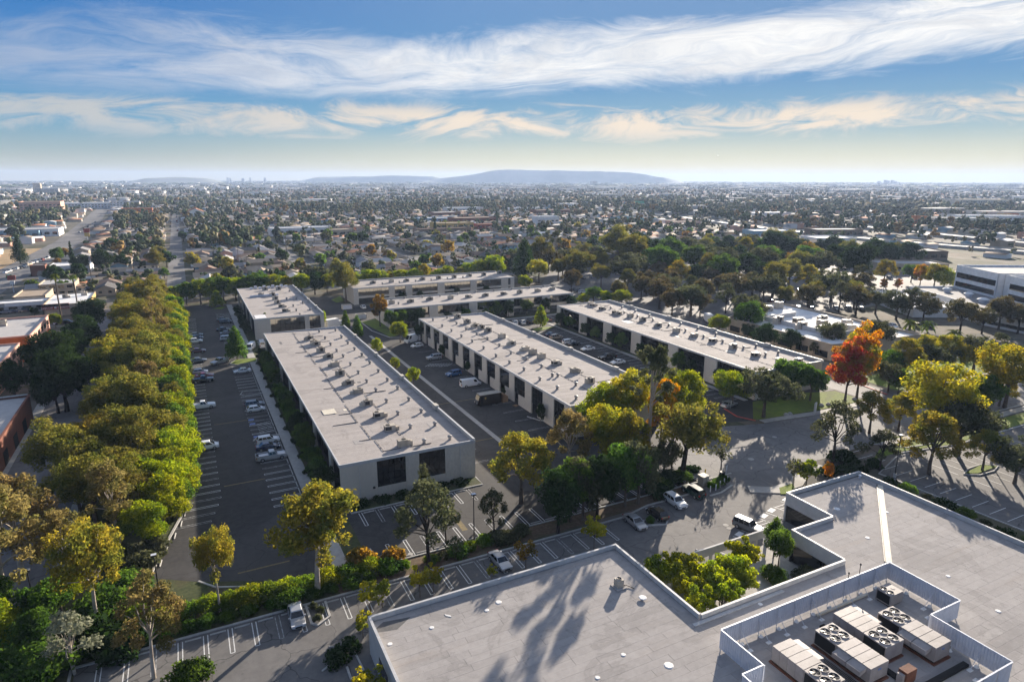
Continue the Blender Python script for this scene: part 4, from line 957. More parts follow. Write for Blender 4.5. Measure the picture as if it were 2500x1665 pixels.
while y < 300:
    tree('shrub' if i % 3 != 1 else 'gshrub', (-4.3+max(0, 124-y)*-.12+r.uniform(-.4, .3), y), r.uniform(2.8, 5.0), '%s leafy shrub from the near end against the west lot kerb' % ORD[i], 'leafy shrubs against the west lot kerb', r.uniform(.8, 1.05), cat='shrub'); i += 1
    y += r.uniform(2.8, 4.4)
for k_, (x, y, h, kd) in enumerate([(-9.5, 103, 7.5, 'lime'), (-7.6, 109, 8.2, 'lime'), (-7.0, 115, 8.6, 'lime'), (-6.4, 121, 8.2, 'lime'), (-6.0, 127, 9.0, 'lime'), (-11.5, 117, 9.5, 'lime')]):
    tree(kd, (x, y), h*1.05, '%s bright lime green tree from the near end beside the curving kerb' % ORD[k_], 'bright lime trees by the curving kerb', .98)
tree('euc', (-22.98,129.04), 13.5, 'widest dark olive spreading tree at the left edge of the row', sq=1.25)
for k_, (x, y, h) in enumerate([(-18.2, 122, 12), (-19.5, 130, 11), (-17, 113, 12.5), (-19.5, 117, 10)]):
    tree('euc', (x, y), h, '%s dark olive spreading tree from the near end at the street edge' % ORD[k_], 'dark olive trees at the street edge', 1.15)
for k_, (x, y, kd, h) in enumerate([(-9.8, 96.5, 'oshrub', 3.6), (-8.6, 101, 'oshrub', 3.2), (-11.5, 93, 'gshrub', 3.2), (-12.5, 99, 'oshrub', 4), (-13.5, 89.5, 'gshrub', 4)]):
    tree(kd, (x, y), h, '%s grey green shrub from the near end inside the curving kerb' % ORD[k_], 'grey green shrubs inside the curving kerb', cat='shrub')
# --- bottom left corner
tree('brown', (-24.63,92.00), 18, 'tallest brown leaved eucalyptus in the near left corner', sq=1.0)
tree('brown', (-25.05,102.80), 15, 'brown spreading eucalyptus with bare pale limbs by the left street', sq=1.25)
tree('eucgold', (-14.25,84.34), 15.5, 'slim golden olive eucalyptus standing in the left shrubs', sq=.8)
tree('brown', (-18.38,94.96), 12, 'brown leaved eucalyptus behind the slim golden olive one', sq=.95)
tree('silver', (-15.90,77.19), 7.5, 'small tree with silvery white leaves in the near left corner')
tree('brown', (-8.0, 72.5), 12.5, 'brown wispy eucalyptus with pale trunk at the bottom left lot edge', sq=.92)
tree('eucgold', (-0.72,81.67), 12.5, 'slender golden eucalyptus rising from the hedge', sq=.55)
tree('eucgold', (11.18,79.84), 16, 'broad golden crowned eucalyptus with leaning pale trunk by the hedge', sq=1.12)
for k_, (p, kd, h) in enumerate([((-21.93,79.95), 'gshrub', 5), ((-20.27,82.50), 'green', 6), ((-23.18,83.95), 'lime', 6), ((-19.76,87.09), 'green', 7), ((-18.81,90.38), 'lime', 6), ((-13.97,86.67), 'gshrub', 5), ((-18.90,77.94), 'gshrub', 5), ((-10.97,79.22), 'dshrub', 3), ((-13.07,79.17), 'dshrub', 3), ((-25.95,89.59), 'green', 8), ((-11.26,90.69), 'gshrub', 4), ((-13.14,88.54), 'oshrub', 4), ((-25.34,83.70), 'lime', 8), ((-14.72,81.09), 'dshrub', 4)]):
    tree(kd, p, h, '%s leafy bush of the dense near left corner counted from the bottom' % ORD[k_], 'bushes of the dense near left corner', cat='shrub' if 'shrub' in kd else 'tree')
# --- hedge between the drive and the lot
k_ = 0
for x in np.arange(-9.5, 19, 2.5):
    for y, kd, h in ((81.6+max(0, 6-x)*.12, ('mshrub', 'gshrub', 'shrub', 'mshrub')[k_ % 4], 3.1), (79.6, 'gshrub', 2.2)):
        tree(kd, (x+r.uniform(-.5, .5), y), h*r.uniform(.7, 1.2), '%s rounded hedge shrub from the left between drive and lot' % ORD[k_], 'rounded hedge shrubs between drive and lot', cat='shrub'); k_ += 1
k_ = 0
for x in (16.5, 18.8, 21, 23.2, 27.4, 29, 31.4, 33.6, 36.2, 38.4, 40.2):
    tree(('mshrub', 'oshrub', 'gshrub', 'mshrub')[k_ % 4], (x, 80.4+r.uniform(-.4, .5)), r.uniform(1.5, 2.6), '%s low hedge shrub from the left along the sunlit drive edge' % ORD[k_], 'low hedge shrubs along the sunlit drive edge', cat='shrub'); k_ += 1
tree('rshrub', (18.05,83.69), 3.6, 'left one of two orange feathery bushes in the hedge', cat='shrub'); tree('rshrub', (22.39,82.15), 3.2, 'right one of two orange feathery bushes in the hedge', cat='shrub')
tree('oshrub', (40.05,80.20), 2.4, 'yellowish straggly bush left of the dark leaning trunk', cat='shrub'); tree('oshrub', (42.46,80.91), 2.2, 'grey green bush beside the dark leaning trunk', cat='shrub')
tree('sparse', (26.70,79.38), 13.5, 'dark trunked open eucalyptus before the plain end wall', sq=1.15)
tree('sparse', (38.01,81.21), 9, 'thin wispy eucalyptus right of the black lamp post', sq=.85)
tree('sparse', (31.15,84.17), 8, 'small faded eucalyptus left of the black lamp post', sq=.8); tree('sparse', (32.02,96.15), 8, 'narrow olive tree against the plain end wall', sq=.55)
tree('goldgreen', (47.03,89.77), 12.8, 'large yellow green tree with dark trunk beyond the hedge', sq=1.2)
tree('brown', (59.65,94.66), 13, 'rounded brown olive tree in the middle clump', sq=1.15)
tree('gold', (67.00,93.07), 14, 'yellow ochre tree in the front of the middle clump', sq=1.0)
tree('lime', (75.56,106.41), 13, 'lime green tree at the corner of the middle building', sq=.85)
tree('gold', (80.74,105.88), 16, 'tall golden tree behind the white trunked eucalyptus', sq=.8)
tree('orange', (84.33,98.73), 16, 'orange autumn tree beside the tall white trunked eucalyptus', sq=.9)
tree('tall', (74.71,90.81), 25, 'tallest eucalyptus with long white trunk and feathery top', sq=1.02)
tree('goldgreen', (70.23,90.99), 12.5, 'olive gold tree left of the white trunk', sq=1.0)
tree('lime', (92.56,103.38), 15, 'bright lime tree between the orange tree and the turning circle', sq=.8)
tree('willow', (77.91,84.83), 15.6, 'dark trunked drooping pepper tree leaning over the turning circle', sq=1.05)
tree('olive', (75.22,86.64), 7.5, 'pale grey green drooping pepper tree left of the turning circle')
for k_, (p, h) in enumerate([((47.86,78.70), 11), ((51.44,80.98), 11), ((53.52,80.47), 10.5), ((56.12,80.25), 11), ((62.35,81.03), 11.5), ((65.01,80.86), 11)]):
    tree(('dark', 'green', 'olive')[k_ % 3], p, h, '%s dark green tree from the left along the parked cars' % ORD[k_], 'dark green trees along the parked cars', .82)
for k_, p in enumerate([(72.31,83.58), (75.01,84.66), (77.71,84.38), (70.02,82.05)]): tree('dshrub' if k_ % 2 else 'gshrub', p, 2.6, '%s dark bush behind the parked white car' % ORD[k_], 'dark bushes behind the parked white car', cat='shrub')
# clipped hedges round the utility cabinet
for k_, p in enumerate([(80.32,86.95), (81.49,86.75), (82.42,86.29)]): tree('dshrub', p, 1.3, 'low clipped hedge around the small utility yard', 'clipped hedge pieces of the utility yard', cat='hedge')
for k_, p in enumerate([(80.63,79.61), (82.54,80.24), (84.55,80.94)]): tree('gshrub', p, 1.5, 'low clipped hedge behind the white posts of the utility yard', 'clipped hedge pieces behind the white posts', cat='hedge')
# --- young yellow trees along the front building
for p, h, kd, lb in (((16.45,72.76), 4.6, 'young', 'thin yellow young tree near the front building corner'), ((18.14,73.25), 4.4, 'young', 'second thin yellow young tree near the front building corner'), ((23.22,73.12), 4.6, 'young', 'yellow young tree behind the long parapet, left of a pair'), ((25.02,72.93), 4.4, 'young', 'yellow young tree behind the long parapet, right of a pair'),
                     ((33.21,71.97), 2.6, 'young', 'tiny yellow tree just showing over the parapet'), ((38.81,72.52), 4.6, 'youngorange', 'nearly bare russet young tree beside the silver sedan'), ((50.05,72.01), 5.8, 'young', 'full bright yellow small tree by the parapet corner'), ((12.2, 57.6), 5.2, 'young', 'yellow small tree against the front building left wall'),
                     ((14.43,68.52), 3.6, 'young', 'small sparse tree at the left wall of the front building'), ((96.46,72.75), 5, 'limemulti', 'yellow green small tree behind the roof corner'), ((101.69,72.27), 4, 'orange', 'small orange tree behind the roof corner'), ((94.42,73.77), 5.2, 'bare', 'pollarded tree with pale trunk at the driveway corner'),
                     ((86.34,83.58), 6, 'bare', 'nearly bare pollarded tree at the utility yard'), ((-4.23,69.62), 3.4, 'gshrub', 'rounded green bush at the bottom edge of the drive'), ((28.98,63.34), 3, 'young', 'tiny yellow sapling by the parapet')):
    if lb.startswith('tiny yellow sapling'): continue
    tree(kd, p, h, lb, cat='shrub' if 'shrub' in kd else 'tree')
for p, h, lb in (((12.36,67.28), 1.6, 'dark round bush at the top of the kerbed island'), ((10.69,65.95), 1.6, 'dark round bush lower in the kerbed island')): tree('dshrub', p, h, lb, cat='shrub')
for p, lb in (((10.08,76.94), 'first small round bush in the island beside the silver sedan'), ((10.79,75.75), 'second small round bush in the island beside the silver sedan'), ((10.15,74.31), 'third small round bush in the island beside the silver sedan')): tree('oshrub', p, 1.3, lb, cat='shrub', sq=.6)
tree('gshrub', (62.76,74.81), 1.6, 'low bush between the silver sedan and black hatchback', cat='shrub', sq=.6)
# --- courtyard
for k_, (p, h) in enumerate([((52.66,59.82), 5.0), ((54.83,59.55), 5.2), ((56.54,58.70), 4.8), ((57.97,55.21), 5.2), ((65.56,57.99), 5.2), ((52.87,52.30), 5.0), ((61.19,55.97), 5.4), ((53.56,55.59), 4.8), ((56.28,52.35), 5.2), ((61.04,53.95), 4.6)]):
    tree('limemulti', p, h, '%s clipped yellow green tree from the left in the courtyard' % ORD[k_], 'clipped yellow green courtyard trees', 1.05)
tree('green', (70.81,56.24), 6.8, 'taller green tree in the courtyard corner', sq=.7); tree('green', (72.56,58.63), 6.4, 'green tree at the right end of the courtyard wall', sq=.62)
tree('oshrub', (71.5, 52.2), 3.4, 'brownish shrub in the dark courtyard corner', cat='shrub', sq=.75); tree('gshrub', (67.4, 52.6), 2.2, 'low green shrub along the courtyard path', cat='shrub'); tree('gshrub', (68.5, 55.2), 2.4, 'second low green shrub along the courtyard path', cat='shrub')
# --- round trees along the nearest building, counted from the near end
for k_, yy in enumerate([107.5, 113.2, 119, 125, 130.5, 136.5, 143, 149.5, 156, 162, 168.5, 175.5, 182, 188.5, 195, 201]):
    tree('round' if k_ % 5 else 'rounddark', (17.7+r.uniform(-.2, .2), yy), r.uniform(5.0, 6.4), '%s round green tree from the near end beside the nearest long building' % ORD[k_], 'round trees beside the nearest long building', r.uniform(.9, 1.1))
for k_ in range(12): tree('dshrub', (17.0+r.uniform(-.3, .3), 110+k_*8.2), 1.2, '%s dark low bush from the near end beside the nearest long building' % ORD[k_], 'dark low bushes beside the nearest long building', cat='shrub')
for k_ in range(6): tree('dshrub', (22.5+k_*3.6, 101.2), 1.2, '%s low dark bush from the left under the plain end wall' % ORD[k_], 'low dark bushes under the plain end wall', cat='shrub', sq=1.5)
for k_, yy in enumerate([238, 245, 251, 257, 263, 270, 278]): tree('rounddark', (16.9, yy), r.uniform(4.2, 5.4), '%s dark round tree from the near end beside the short office building' % ORD[k_], 'dark round trees beside the short office building')
tree('cone', (11.18,209.07), 10.5, 'tall conical green tree on the grass island in the west lot', sq=1.0)
tree('cone', (23.40,241.74), 7.5, 'narrow conical tree left of the short building end glass', sq=.75); tree('green', (30.78,240.53), 7, 'green tree before the short building end glass', sq=.75); tree('lime', (41.98,240.41), 7, 'lime tree at the right end of the short building', sq=.8)
tree('limecone', (10.48,303.00), 7.2, 'small bright lime tree on the island far up the west lot', sq=1.35)
tree('cone', (49.86,233.30), 7.5, 'conical green tree behind the nearest building, left of a pair', sq=.8); tree('cone', (50.96,220.16), 8.2, 'conical green tree behind the nearest building, right of a pair', sq=.8)
tree('lime', (62.41,207.96), 7.6, 'round lime tree on the grass strip by the white vans', sq=.95); tree('green', (64.58,226.06), 8, 'green conical tree behind the round lime tree', sq=.85); tree('rounddark', (73.01,228.68), 7.2, 'dark round tree left of the long cross building glass')
tree('rust', (62.96,235.01), 13.5, 'orange brown autumn tree at the left end of the cross building', sq=.9)
tree('euc', (62.53,289.00), 17.5, 'large olive tree at the left end of the rearmost building', sq=1.0)
for k_, (p, h) in enumerate([((51.15,196.07), 5.5), ((50.89,175.41), 4.5), ((51.50,161.22), 5.2)]): tree('lime', p, h, '%s small lime tree from the far end behind the nearest parapet' % ORD[k_], 'small lime trees behind the nearest parapet', .7)
for k_, yy in enumerate([206.5, 184, 163.5, 121, 140.5]):
    tree('rounddark', (68.3, yy), (6.5, 4.5, 4.2, 5.2, 3.2)[k_], '%s small dark tree against the glass bays of the middle building' % ORD[k_], 'small dark trees against the glass bays', .6)
for k_, (p, h, kd) in enumerate([((87.71,247.61), 5, 'rounddark'), ((95.16,241.87), 6, 'round'), ((103.54,243.20), 5, 'round'), ((108.62,235.26), 7, 'round'), ((113.43,228.49), 7.5, 'rounddark'), ((121.33,227.83), 7.5, 'round'), ((130.72,229.87), 7, 'rounddark'), ((142.77,236.33), 7, 'rounddark'), ((76.36,243.54), 7.5, 'rounddark'), ((69.02,241.05), 7.2, 'green')]):
    tree(kd, (p[0], min(p[1], 228.6)), h, '%s round tree before the long cross building glass' % ORD[k_], 'round trees before the long cross building')
for k_, p in enumerate([(85.5, 279.5), (94, 279.5), (112, 279.6), (127, 279.5)]): tree('rounddark', p, 5, '%s small dark tree from the left before the rearmost building' % ORD[k_], 'small dark trees before the rearmost building')
tree('limecone', (117.02,208.43), 8, 'bright lime conical tree on the island between the right buildings', sq=1.1); tree('lime', (107.00,229.69), 5, 'small lime tree at the far end of the middle building', sq=.7)
for k_, (yy, kd) in enumerate([(203, 'rounddark'), (197, 'round'), (186.5, 'rounddark'), (180, 'round'), (171, 'rounddark'), (165.5, 'round'), (155, 'rounddark'), (150, 'rounddark'), (138, 'round'), (133, 'rounddark'), (121, 'rounddark'), (117, 'round')]):
    tree(kd, (122.6, yy), r.uniform(5.4, 6.8), '%s round tree from the far end along the right long building' % ORD[k_], 'round trees along the right long building')
# --- beyond the turning circle
tree('lime', (117.13,111.50), 8.5, 'lime green tree at the near corner of the right long building', sq=1.2)
tree('olive', (116.88,101.41), 12, 'grey olive tree with forked trunk on the corner lawn', sq=1.08)
tree('green', (133.84,108.61), 10.5, 'green tree at the end wall of the right long building', sq=1.1); tree('green', (136.54,104.69), 9.5, 'second green tree at the end wall of the right long building', sq=1.1)
tree('red', (139.54,97.33), 19, 'red autumn sweetgum beside the side drive', sq=.98); tree('orange', (148.63,100.60), 20, 'orange to yellow autumn sweetgum right of the red one', sq=.84)
for k_, (p, h, kd, lb) in enumerate([((165.19,145.95), 8, 'dark', 'dark green tree behind the right long building, nearer of a pair'), ((171.17,140.47), 7, 'dark', 'dark green tree behind the right long building, smaller of a pair'), ((170.26,157.96), 6, 'dark', 'low dark tree beside the white roof edge'), ((179.04,166.14), 11, 'green', 'upright tree rising over the white roof edge'),
    ((168.15,169.22), 7, 'lime', 'lime tree beside the parked white truck'), ((185.32,136.23), 9, 'olive', 'olive tree before the white roof, left of the red tree'), ((196.53,128.29), 9.5, 'olive', 'olive tree before the white roof, right of the orange tree'), ((172.42,133.10), 5, 'sparse', 'pale wispy tree before the white roofed building'), ((178.41,108.13), 10, 'goldgreen', 'first olive gold tree of the row along the street lawn'), ((188.63,108.68), 10, 'goldgreen', 'second olive gold tree of the row along the street lawn'),
    ((172.21,107.98), 7.5, 'green', 'dark green tree right of the autumn pair'), ((194.98,105.42), 10, 'goldgreen', 'third olive gold tree of the row along the street lawn'), ((200.08,100.99), 10, 'olive', 'fourth tree of the row along the street lawn'), ((213.22,102.21), 9.5, 'sparse', 'open crowned tree at the end of the row along the street'),
    ((138.98,75.77), 16.5, 'gold', 'large golden yellow tree right of the turning circle'), ((174.86,80.05), 15, 'gold', 'golden tree at the right edge of the street lawn'), ((165.26,80.63), 8.5, 'green', 'green tree on the lawn right of the large golden tree'), ((175.13,81.40), 8, 'goldgreen', 'olive tree on the lawn by the right street'),
    ((129.90,83.92), 8.8, 'goldgreen', 'lime yellow tree leaning beside the turning circle'), ((109.24,76.99), 12, 'sparse', 'dark open tree beside the turning circle'), ((114.63,71.03), 8, 'sparse', 'thin pale trunked tree at the driveway corner'), ((121.19,65.55), 11.5, 'goldgreen', 'big loose crowned olive gold tree in the right parking lot'), ((136.94,81.94), 8, 'goldgreen', 'olive gold tree left under the large golden one'), ((135.02,68.33), 11, 'olive', 'grey olive tree behind the right parking lot'),
    ((132.01,62.06), 7.5, 'goldgreen', 'round green and russet tree on the lawn island'), ((131.30,56.17), 8, 'olive', 'olive tree at the right edge of the parking lot'), ((111.09,76.32), 3, 'dshrub', 'dark bush by the parking lot entrance')]):
    tree(kd, p, h*(1.08 if h > 6 else 1), lb, sq=1.16 if h > 6 else 1, cat='shrub' if 'shrub' in kd else 'tree')
for k_, (p, h, kd) in enumerate([((176.08,103.96), 9.5, 'goldgreen'), ((186.77,104.00), 9.5, 'olive'), ((192.91,100.80), 9.5, 'goldgreen'), ((160.77,100.38), 8, 'olive'), ((160.96,97.82), 6.5, 'green')]):
    tree(kd, p, h, '%s tree from the left in the back line along the street lawn' % ORD[k_], sq=1.15)
tree('olive', (136, 45), 7, 'low olive tree casting a broad shadow in the right lot', sq=1.1)
k_ = 0
for yy in np.arange(18, 69, 3.2):
    tree(('dshrub', 'oshrub', 'gshrub')[k_ % 3], (110.6+r.uniform(-1, 1), yy), r.uniform(1.3, 2.2), '%s low bush from the near end outside the right roof edge' % ORD[k_], 'low bushes outside the right roof edge', cat='shrub'); k_ += 1
for k_, (x, yy) in enumerate([(104, 74), (107, 73.2), (110, 72), (112, 75), (115, 72.5)]): tree('dshrub', (x, yy), 1.8, '%s dark bush from the left below the dark open tree' % ORD[k_], 'dark bushes below the dark open tree', cat='shrub')
for p, h, lb in (((214.60,129.81), 8, 'large feathery palm by the white roofed building'), ((222.23,128.45), 7, 'second smaller palm by the white roofed building'), ((223.80,120.61), 5.5, 'short palm beside the driveway')): palm(p, h, lb, 3.4)
palm((-43.68,290.61), 19, 'taller of two slim fan palms by the shops', 2.0); palm((-41.68,317.85), 15, 'shorter of two slim fan palms by the shops', 2.0)
# --- left side, across the street
for k_, (p, h, kd, lb) in enumerate([((-32.30,268.49), 13, 'dark', 'dark ficus nearest the shops on the left street'), ((-30.36,232.68), 13, 'dark', 'second dark ficus along the left street'), ((-33.59,220.57), 12, 'dark', 'dark ficus beside the orange building'), ((-34.19,198.90), 16, 'dark', 'largest dark ficus beside the pink building'), ((-28.78,178.19), 16, 'dark', 'dark ficus at the near end of the left street'), ((-30.50,177.63), 11, 'dark', 'dark ficus behind the brick building'),
    ((-41.44,193.27), 10, 'dark', 'dark tree between pink and brick buildings'), ((-44.98,284.29), 6, 'lime', 'lime tree behind the orange building'), ((-55.88,313.41), 4, 'dark', 'low dark tree in front of the shop sign'), ((-72.76,505.15), 11, 'green', 'round green tree beside the left avenue'), ((-42.49,441.83), 14, 'dark', 'dark tree among the left houses'), ((-53.63,442.33), 12, 'dark', 'second dark tree among the left houses'), ((-94.97,518.46), 18, 'pine', 'tall dark pine on the dry field'), ((-62.34,484.19), 16, 'cypress', 'dark slim cypress on the left avenue corner'),
    ((-34.21,457.13), 10, 'dark', 'third dark tree among the left houses'), ((-14.93,427.17), 15, 'euc', 'tall olive tree at the far end of the long row')]):
    tree(kd, p, h, lb)
# --- hedgerow trees beyond the far buildings
for k_, x in enumerate([-1, 4.5, 9, 14, 19, 24.5, 30, 35.5]): tree(('green', 'lime', 'green')[k_ % 3], (x, 314+r.uniform(-2, 4)), r.uniform(9.5, 12), '%s leafy tree from the left closing the far end of the west lot' % ORD[k_], 'leafy trees closing the far end of the west lot', 1.1)
for k_, x in enumerate([41, 47.5, 54, 60]): tree(('goldgreen', 'lime', 'dark', 'lime')[k_], (x, 313+k_*1.5), r.uniform(9, 11.5), '%s yellowish tree from the left beyond the short office building' % ORD[k_], 'yellowish trees beyond the short office building')
for k_, x in enumerate(np.arange(73, 152, 6.2)): tree('lime' if k_ % 3 else 'goldgreen', (x, 318+r.uniform(-2, 3)), r.uniform(8.5, 12), '%s lime tree from the left in the row behind the rearmost building' % ORD[k_], 'lime trees in the row behind the rearmost building', 1.05)
tree('lime', (151, 322), 14, 'tallest rounded lime tree at the right end of the rear row')
# --- wooded car park on the right
WOOD = [(164.8, 312.6, 20, 'pine'), (196.7, 349.8, 17, 'euc'), (213.0, 360.4, 20, 'tall'), (167.0, 299.9, 12, 'gold'), (191.6, 299.5, 15, 'euc'), (166.9, 267.1, 11, 'dkbrown'), (243.0, 334.4, 23, 'euc'), (235.6, 310.9, 21, 'euc'), (267.1, 344.9, 18, 'dark'), (242.0, 295.5, 15, 'green'), (280.1, 329.4, 15, 'green'), (150.4, 284.3, 7, 'lime'), (161.6, 239.7, 6.5, 'green'), (165.3, 234.7, 5.5, 'lime'), (167.8, 227.3, 7, 'lime'), (153.9, 236.2, 5, 'lime'), (221.8, 331.9, 13, 'dkbrown'), (188.3, 273.2, 11, 'euc'), (215.5, 281.2, 14, 'olive'), (197.0, 247.3, 11, 'dkbrown'), (179.9, 301.7, 11, 'euc'), (186.3, 224.3, 12, 'dkbrown')]
W3 = [(238.2, 284.5, 16, 'green'), (281.3, 326.0, 14, 'green'), (268.6, 294.4, 15, 'green'), (221.1, 252.8, 13, 'goldgreen'), (249.1, 250.5, 14, 'green'), (269.7, 254.4, 14, 'dark'), (218.0, 212.6, 13, 'dkbrown'), (220.7, 223.0, 11, 'dkbrown'), (247.7, 216.7, 15, 'euc'), (259.5, 234.2, 13, 'dark'), (271.6, 228.3, 14, 'euc'), (351.0, 335.4, 13, 'goldgreen'), (372.9, 328.0, 17, 'dark'), (380.3, 323.4, 14, 'dark'), (356.9, 289.7, 15, 'rust'), (321.7, 270.2, 12, 'rust'), (312.3, 242.4, 14, 'olive'), (346.6, 256.9, 15, 'dark'), (326.0, 231.9, 18, 'dark'), (405.2, 277.1, 14, 'dark'), (327.6, 215.4, 12, 'goldgreen'), (340.4, 204.2, 11, 'orange'), (334.2, 193.4, 12, 'goldgreen'), (334.7, 189.0, 11, 'lime'), (309.4, 203.2, 6, 'orange'), (315.7, 200.1, 6, 'red'), (272.4, 217.6, 12, 'goldgreen'), (257.8, 193.2, 13, 'olive'), (241.6, 176.7, 12, 'sparse'), (241.5, 168.8, 12, 'dkbrown'), (251.7, 154.1, 13, 'sparse'), (249.8, 146.7, 12, 'dkbrown'), (249.9, 157.2, 10, 'olive'), (247.5, 131.7, 12, 'dkbrown'), (266.4, 128.7, 12, 'dkbrown'), (254.1, 127.8, 9, 'dkbrown'), (179.0, 215.6, 12, 'dkbrown'), (171.9, 199.1, 11, 'dkbrown'), (181.0, 198.4, 12, 'olive'), (183.4, 195.6, 9, 'dkbrown'), (186.7, 173.2, 11, 'olive'), (286.1, 323.7, 8, 'orange'), (320.4, 337.9, 8, 'red'), (265.7, 122.0, 10, 'dkbrown'), (384.6, 307.1, 10, 'goldgreen'), (316.4, 290.3, 12, 'olive'), (348.8, 214.3, 9, 'green')]
cn = {}
NMW = {'pine': 'dark cedar like tree', 'euc': 'olive tree', 'tall': 'tall feathery tree', 'gold': 'golden tree', 'brown': 'brownish tree', 'dkbrown': 'dark brownish tree', 'dark': 'dark green tree', 'green': 'green tree', 'lime': 'lime tree', 'olive': 'grey olive tree', 'goldgreen': 'yellow olive tree', 'rust': 'russet tree', 'orange': 'orange tree', 'red': 'red tree', 'sparse': 'thin crowned dark tree'}
rx_ = random.Random(41)
ALLW = WOOD+W3
for _ in range(4000):
    if len(ALLW) > 128: break
    x, y = rx_.uniform(166, 430), rx_.uniform(186, 372)
    if 15 < x-0.0 and y > 250-0.30*(x-166)*.0 and not (262 < x < 380 and y < 205) and all(math.hypot(x-a[0], y-a[1]) > 9.5 for a in ALLW) and not (300 < x < 375 and 310 < y < 345):
        ALLW.append((x, y, rx_.uniform(9.5, 15), rx_.choice(('euc', 'dark', 'olive', 'dkbrown', 'green', 'euc', 'olive', 'dark'))))
for _ in range(4000):
    if len(ALLW) > 150: break
    x, y = rx_.uniform(170, 300), rx_.uniform(150, 250)
    if not (165 < x < 222 and y < 195) and all(math.hypot(x-a[0], y-a[1]) > 10 for a in ALLW) and math.hypot(x-290, y-165) > 32: ALLW.append((x, y, rx_.uniform(8, 12.5), rx_.choice(('euc', 'dkbrown', 'olive', 'dkbrown', 'sparse'))))
for x, y, h, kd in sorted(ALLW, key=lambda q: q[1]):
    cn[kd] = cn.get(kd, 0)+1
    tree(kd, (x, y), h*1.12, '%s %s of the wooded right car park from the near side' % (ORD[cn[kd]-1], NMW[kd]), 'trees of the wooded car park', 1.22)
# ------------------------------------------------------------------ rooftop units, vents
def hv_variant(k):
    p = []
    w, l, h_ = [(0.75, 0.55, .95), (0.9, 0.6, .85), (0.6, 0.6, 1.15)][k]
    p.append(('curb', MB().box(-w, w, -l, l, -.35, .16).mesh('curb'), 'roof_far'))
    mb = MB().box(-w, w, -l, l, .16, .16+h_); mb.box(-w-.02, w+.02, -l-.02, l+.02, .16+h_, .20+h_); p.append(('cabinet', mb.mesh('cabinet'), 'hvac'))
    p.append(('coil_guard', MB().box(-w*.9, w*.2, -l-.02, -l, .3, h_).box(-w-.02, -w, -l*.8, l*.8, .3, h_).mesh('coil_guard'), 'frame'))
    p.append(('fan_grille', MB().cyl(-w*.35, 0, .2+h_, .25+h_, l*.7, l*.62, 12).mesh('fan_grille'), 'dark'))
    d = MB()
    if k == 0: d.box(-w-.9, -w, -.35, .35, -.3, .75); d.box(-w-.55, -w-.1, -.3, .3, .75, .95)
    elif k == 1: d.box(w, w+.7, -.3, .3, -.3, .6)
    else: d.box(-w-.75, -w, -.4, .4, -.3, .9); d.box(-w-.75, -w-.35, -.4, .4, .9, 1.25)
    p.append(('duct', d.mesh('duct'), 'hvac'))
    for _, me, m in p: me.materials.append(M[m])
    return p
HV = [hv_variant(k) for k in range(3)]
HVH = {}
rr_ = random.Random(21)
def hvac(p, z, label, group, s=1.0, k=None):
    k = rr_.randrange(3) if k is None else k
    T = thing('rooftop_air_conditioner', label, 'air conditioner', (p[0], p[1], z), rr_.choice((0, 0, .0, math.pi))+rr_.gauss(0, .03), group); T.scale = (s*1.12,)*3
    for nm, me, _ in HV[k]: link(nm, me, None, T)
vn = [MB().cyl(0, 0, -.3, .08, .42, .26, 10).mesh('flashing'), MB().cyl(0, 0, .08, .42, .24, .24, 10).cyl(0, 0, .42, .58, .36, .36, 10).cyl(0, 0, .58, .66, .36, .1, 10).mesh('cap')]
vn[0].materials.append(M['roof_far']); vn[1].materials.append(M['vent'])
def vent(p, z, label, group):
    T = thing('roof_vent', label, 'roof vent', (p[0], p[1], z), 0, group); T.scale = (1.2, 1.2, 1.45); link('flashing', vn[0], None, T); link('cap', vn[1], None, T)
def roofset(hl, vl, zf, where, key):
    for i, p in enumerate(sorted(hl, key=key)): hvac(p, zf(p[0]), '%s air conditioner from the near end on %s' % (ORD[i], where), 'air conditioners on '+where)
    for i, p in enumerate(sorted(vl, key=key)): vent(p, zf(p[0]), '%s small round vent from the near end on %s' % (ORD[i], where), 'round vents on '+where)
ky = lambda p: p[1]; kx = lambda p: p[0]
zA = lambda x: roof_z(x, ax0, ax1)
roofset([(32.19,172.94), (31.77,164.40), (31.48,155.40), (31.50,146.95), (31.68,139.85), (31.73,131.03), (31.77,123.08), (31.73,115.07), (31.62,106.77), (31.16,196.01), (31.06,190.65), (31.77,188.36), (31.57,180.13)],
        [(40.16,194.74), (40.17,186.59), (35.20,186.66), (35.30,178.82), (40.21,178.63), (35.61,172.16), (40.58,171.74), (35.52,163.39), (40.41,162.83), (35.53,155.16), (40.38,154.46), (35.55,147.07), (40.31,146.28), (35.72,139.59), (40.66,139.18), (35.73,131.16), (40.50,130.41), (35.69,122.76), (40.49,122.13), (35.67,114.50), (40.45,113.87), (35.62,106.33), (40.52,106.07), (35.43,204.90), (40.49,204.95), (35.34,195.19), (40.23,195.34)], zA, 'the nearest long roof', ky)
zB = lambda x: roof_z(x, bx0, bx1)
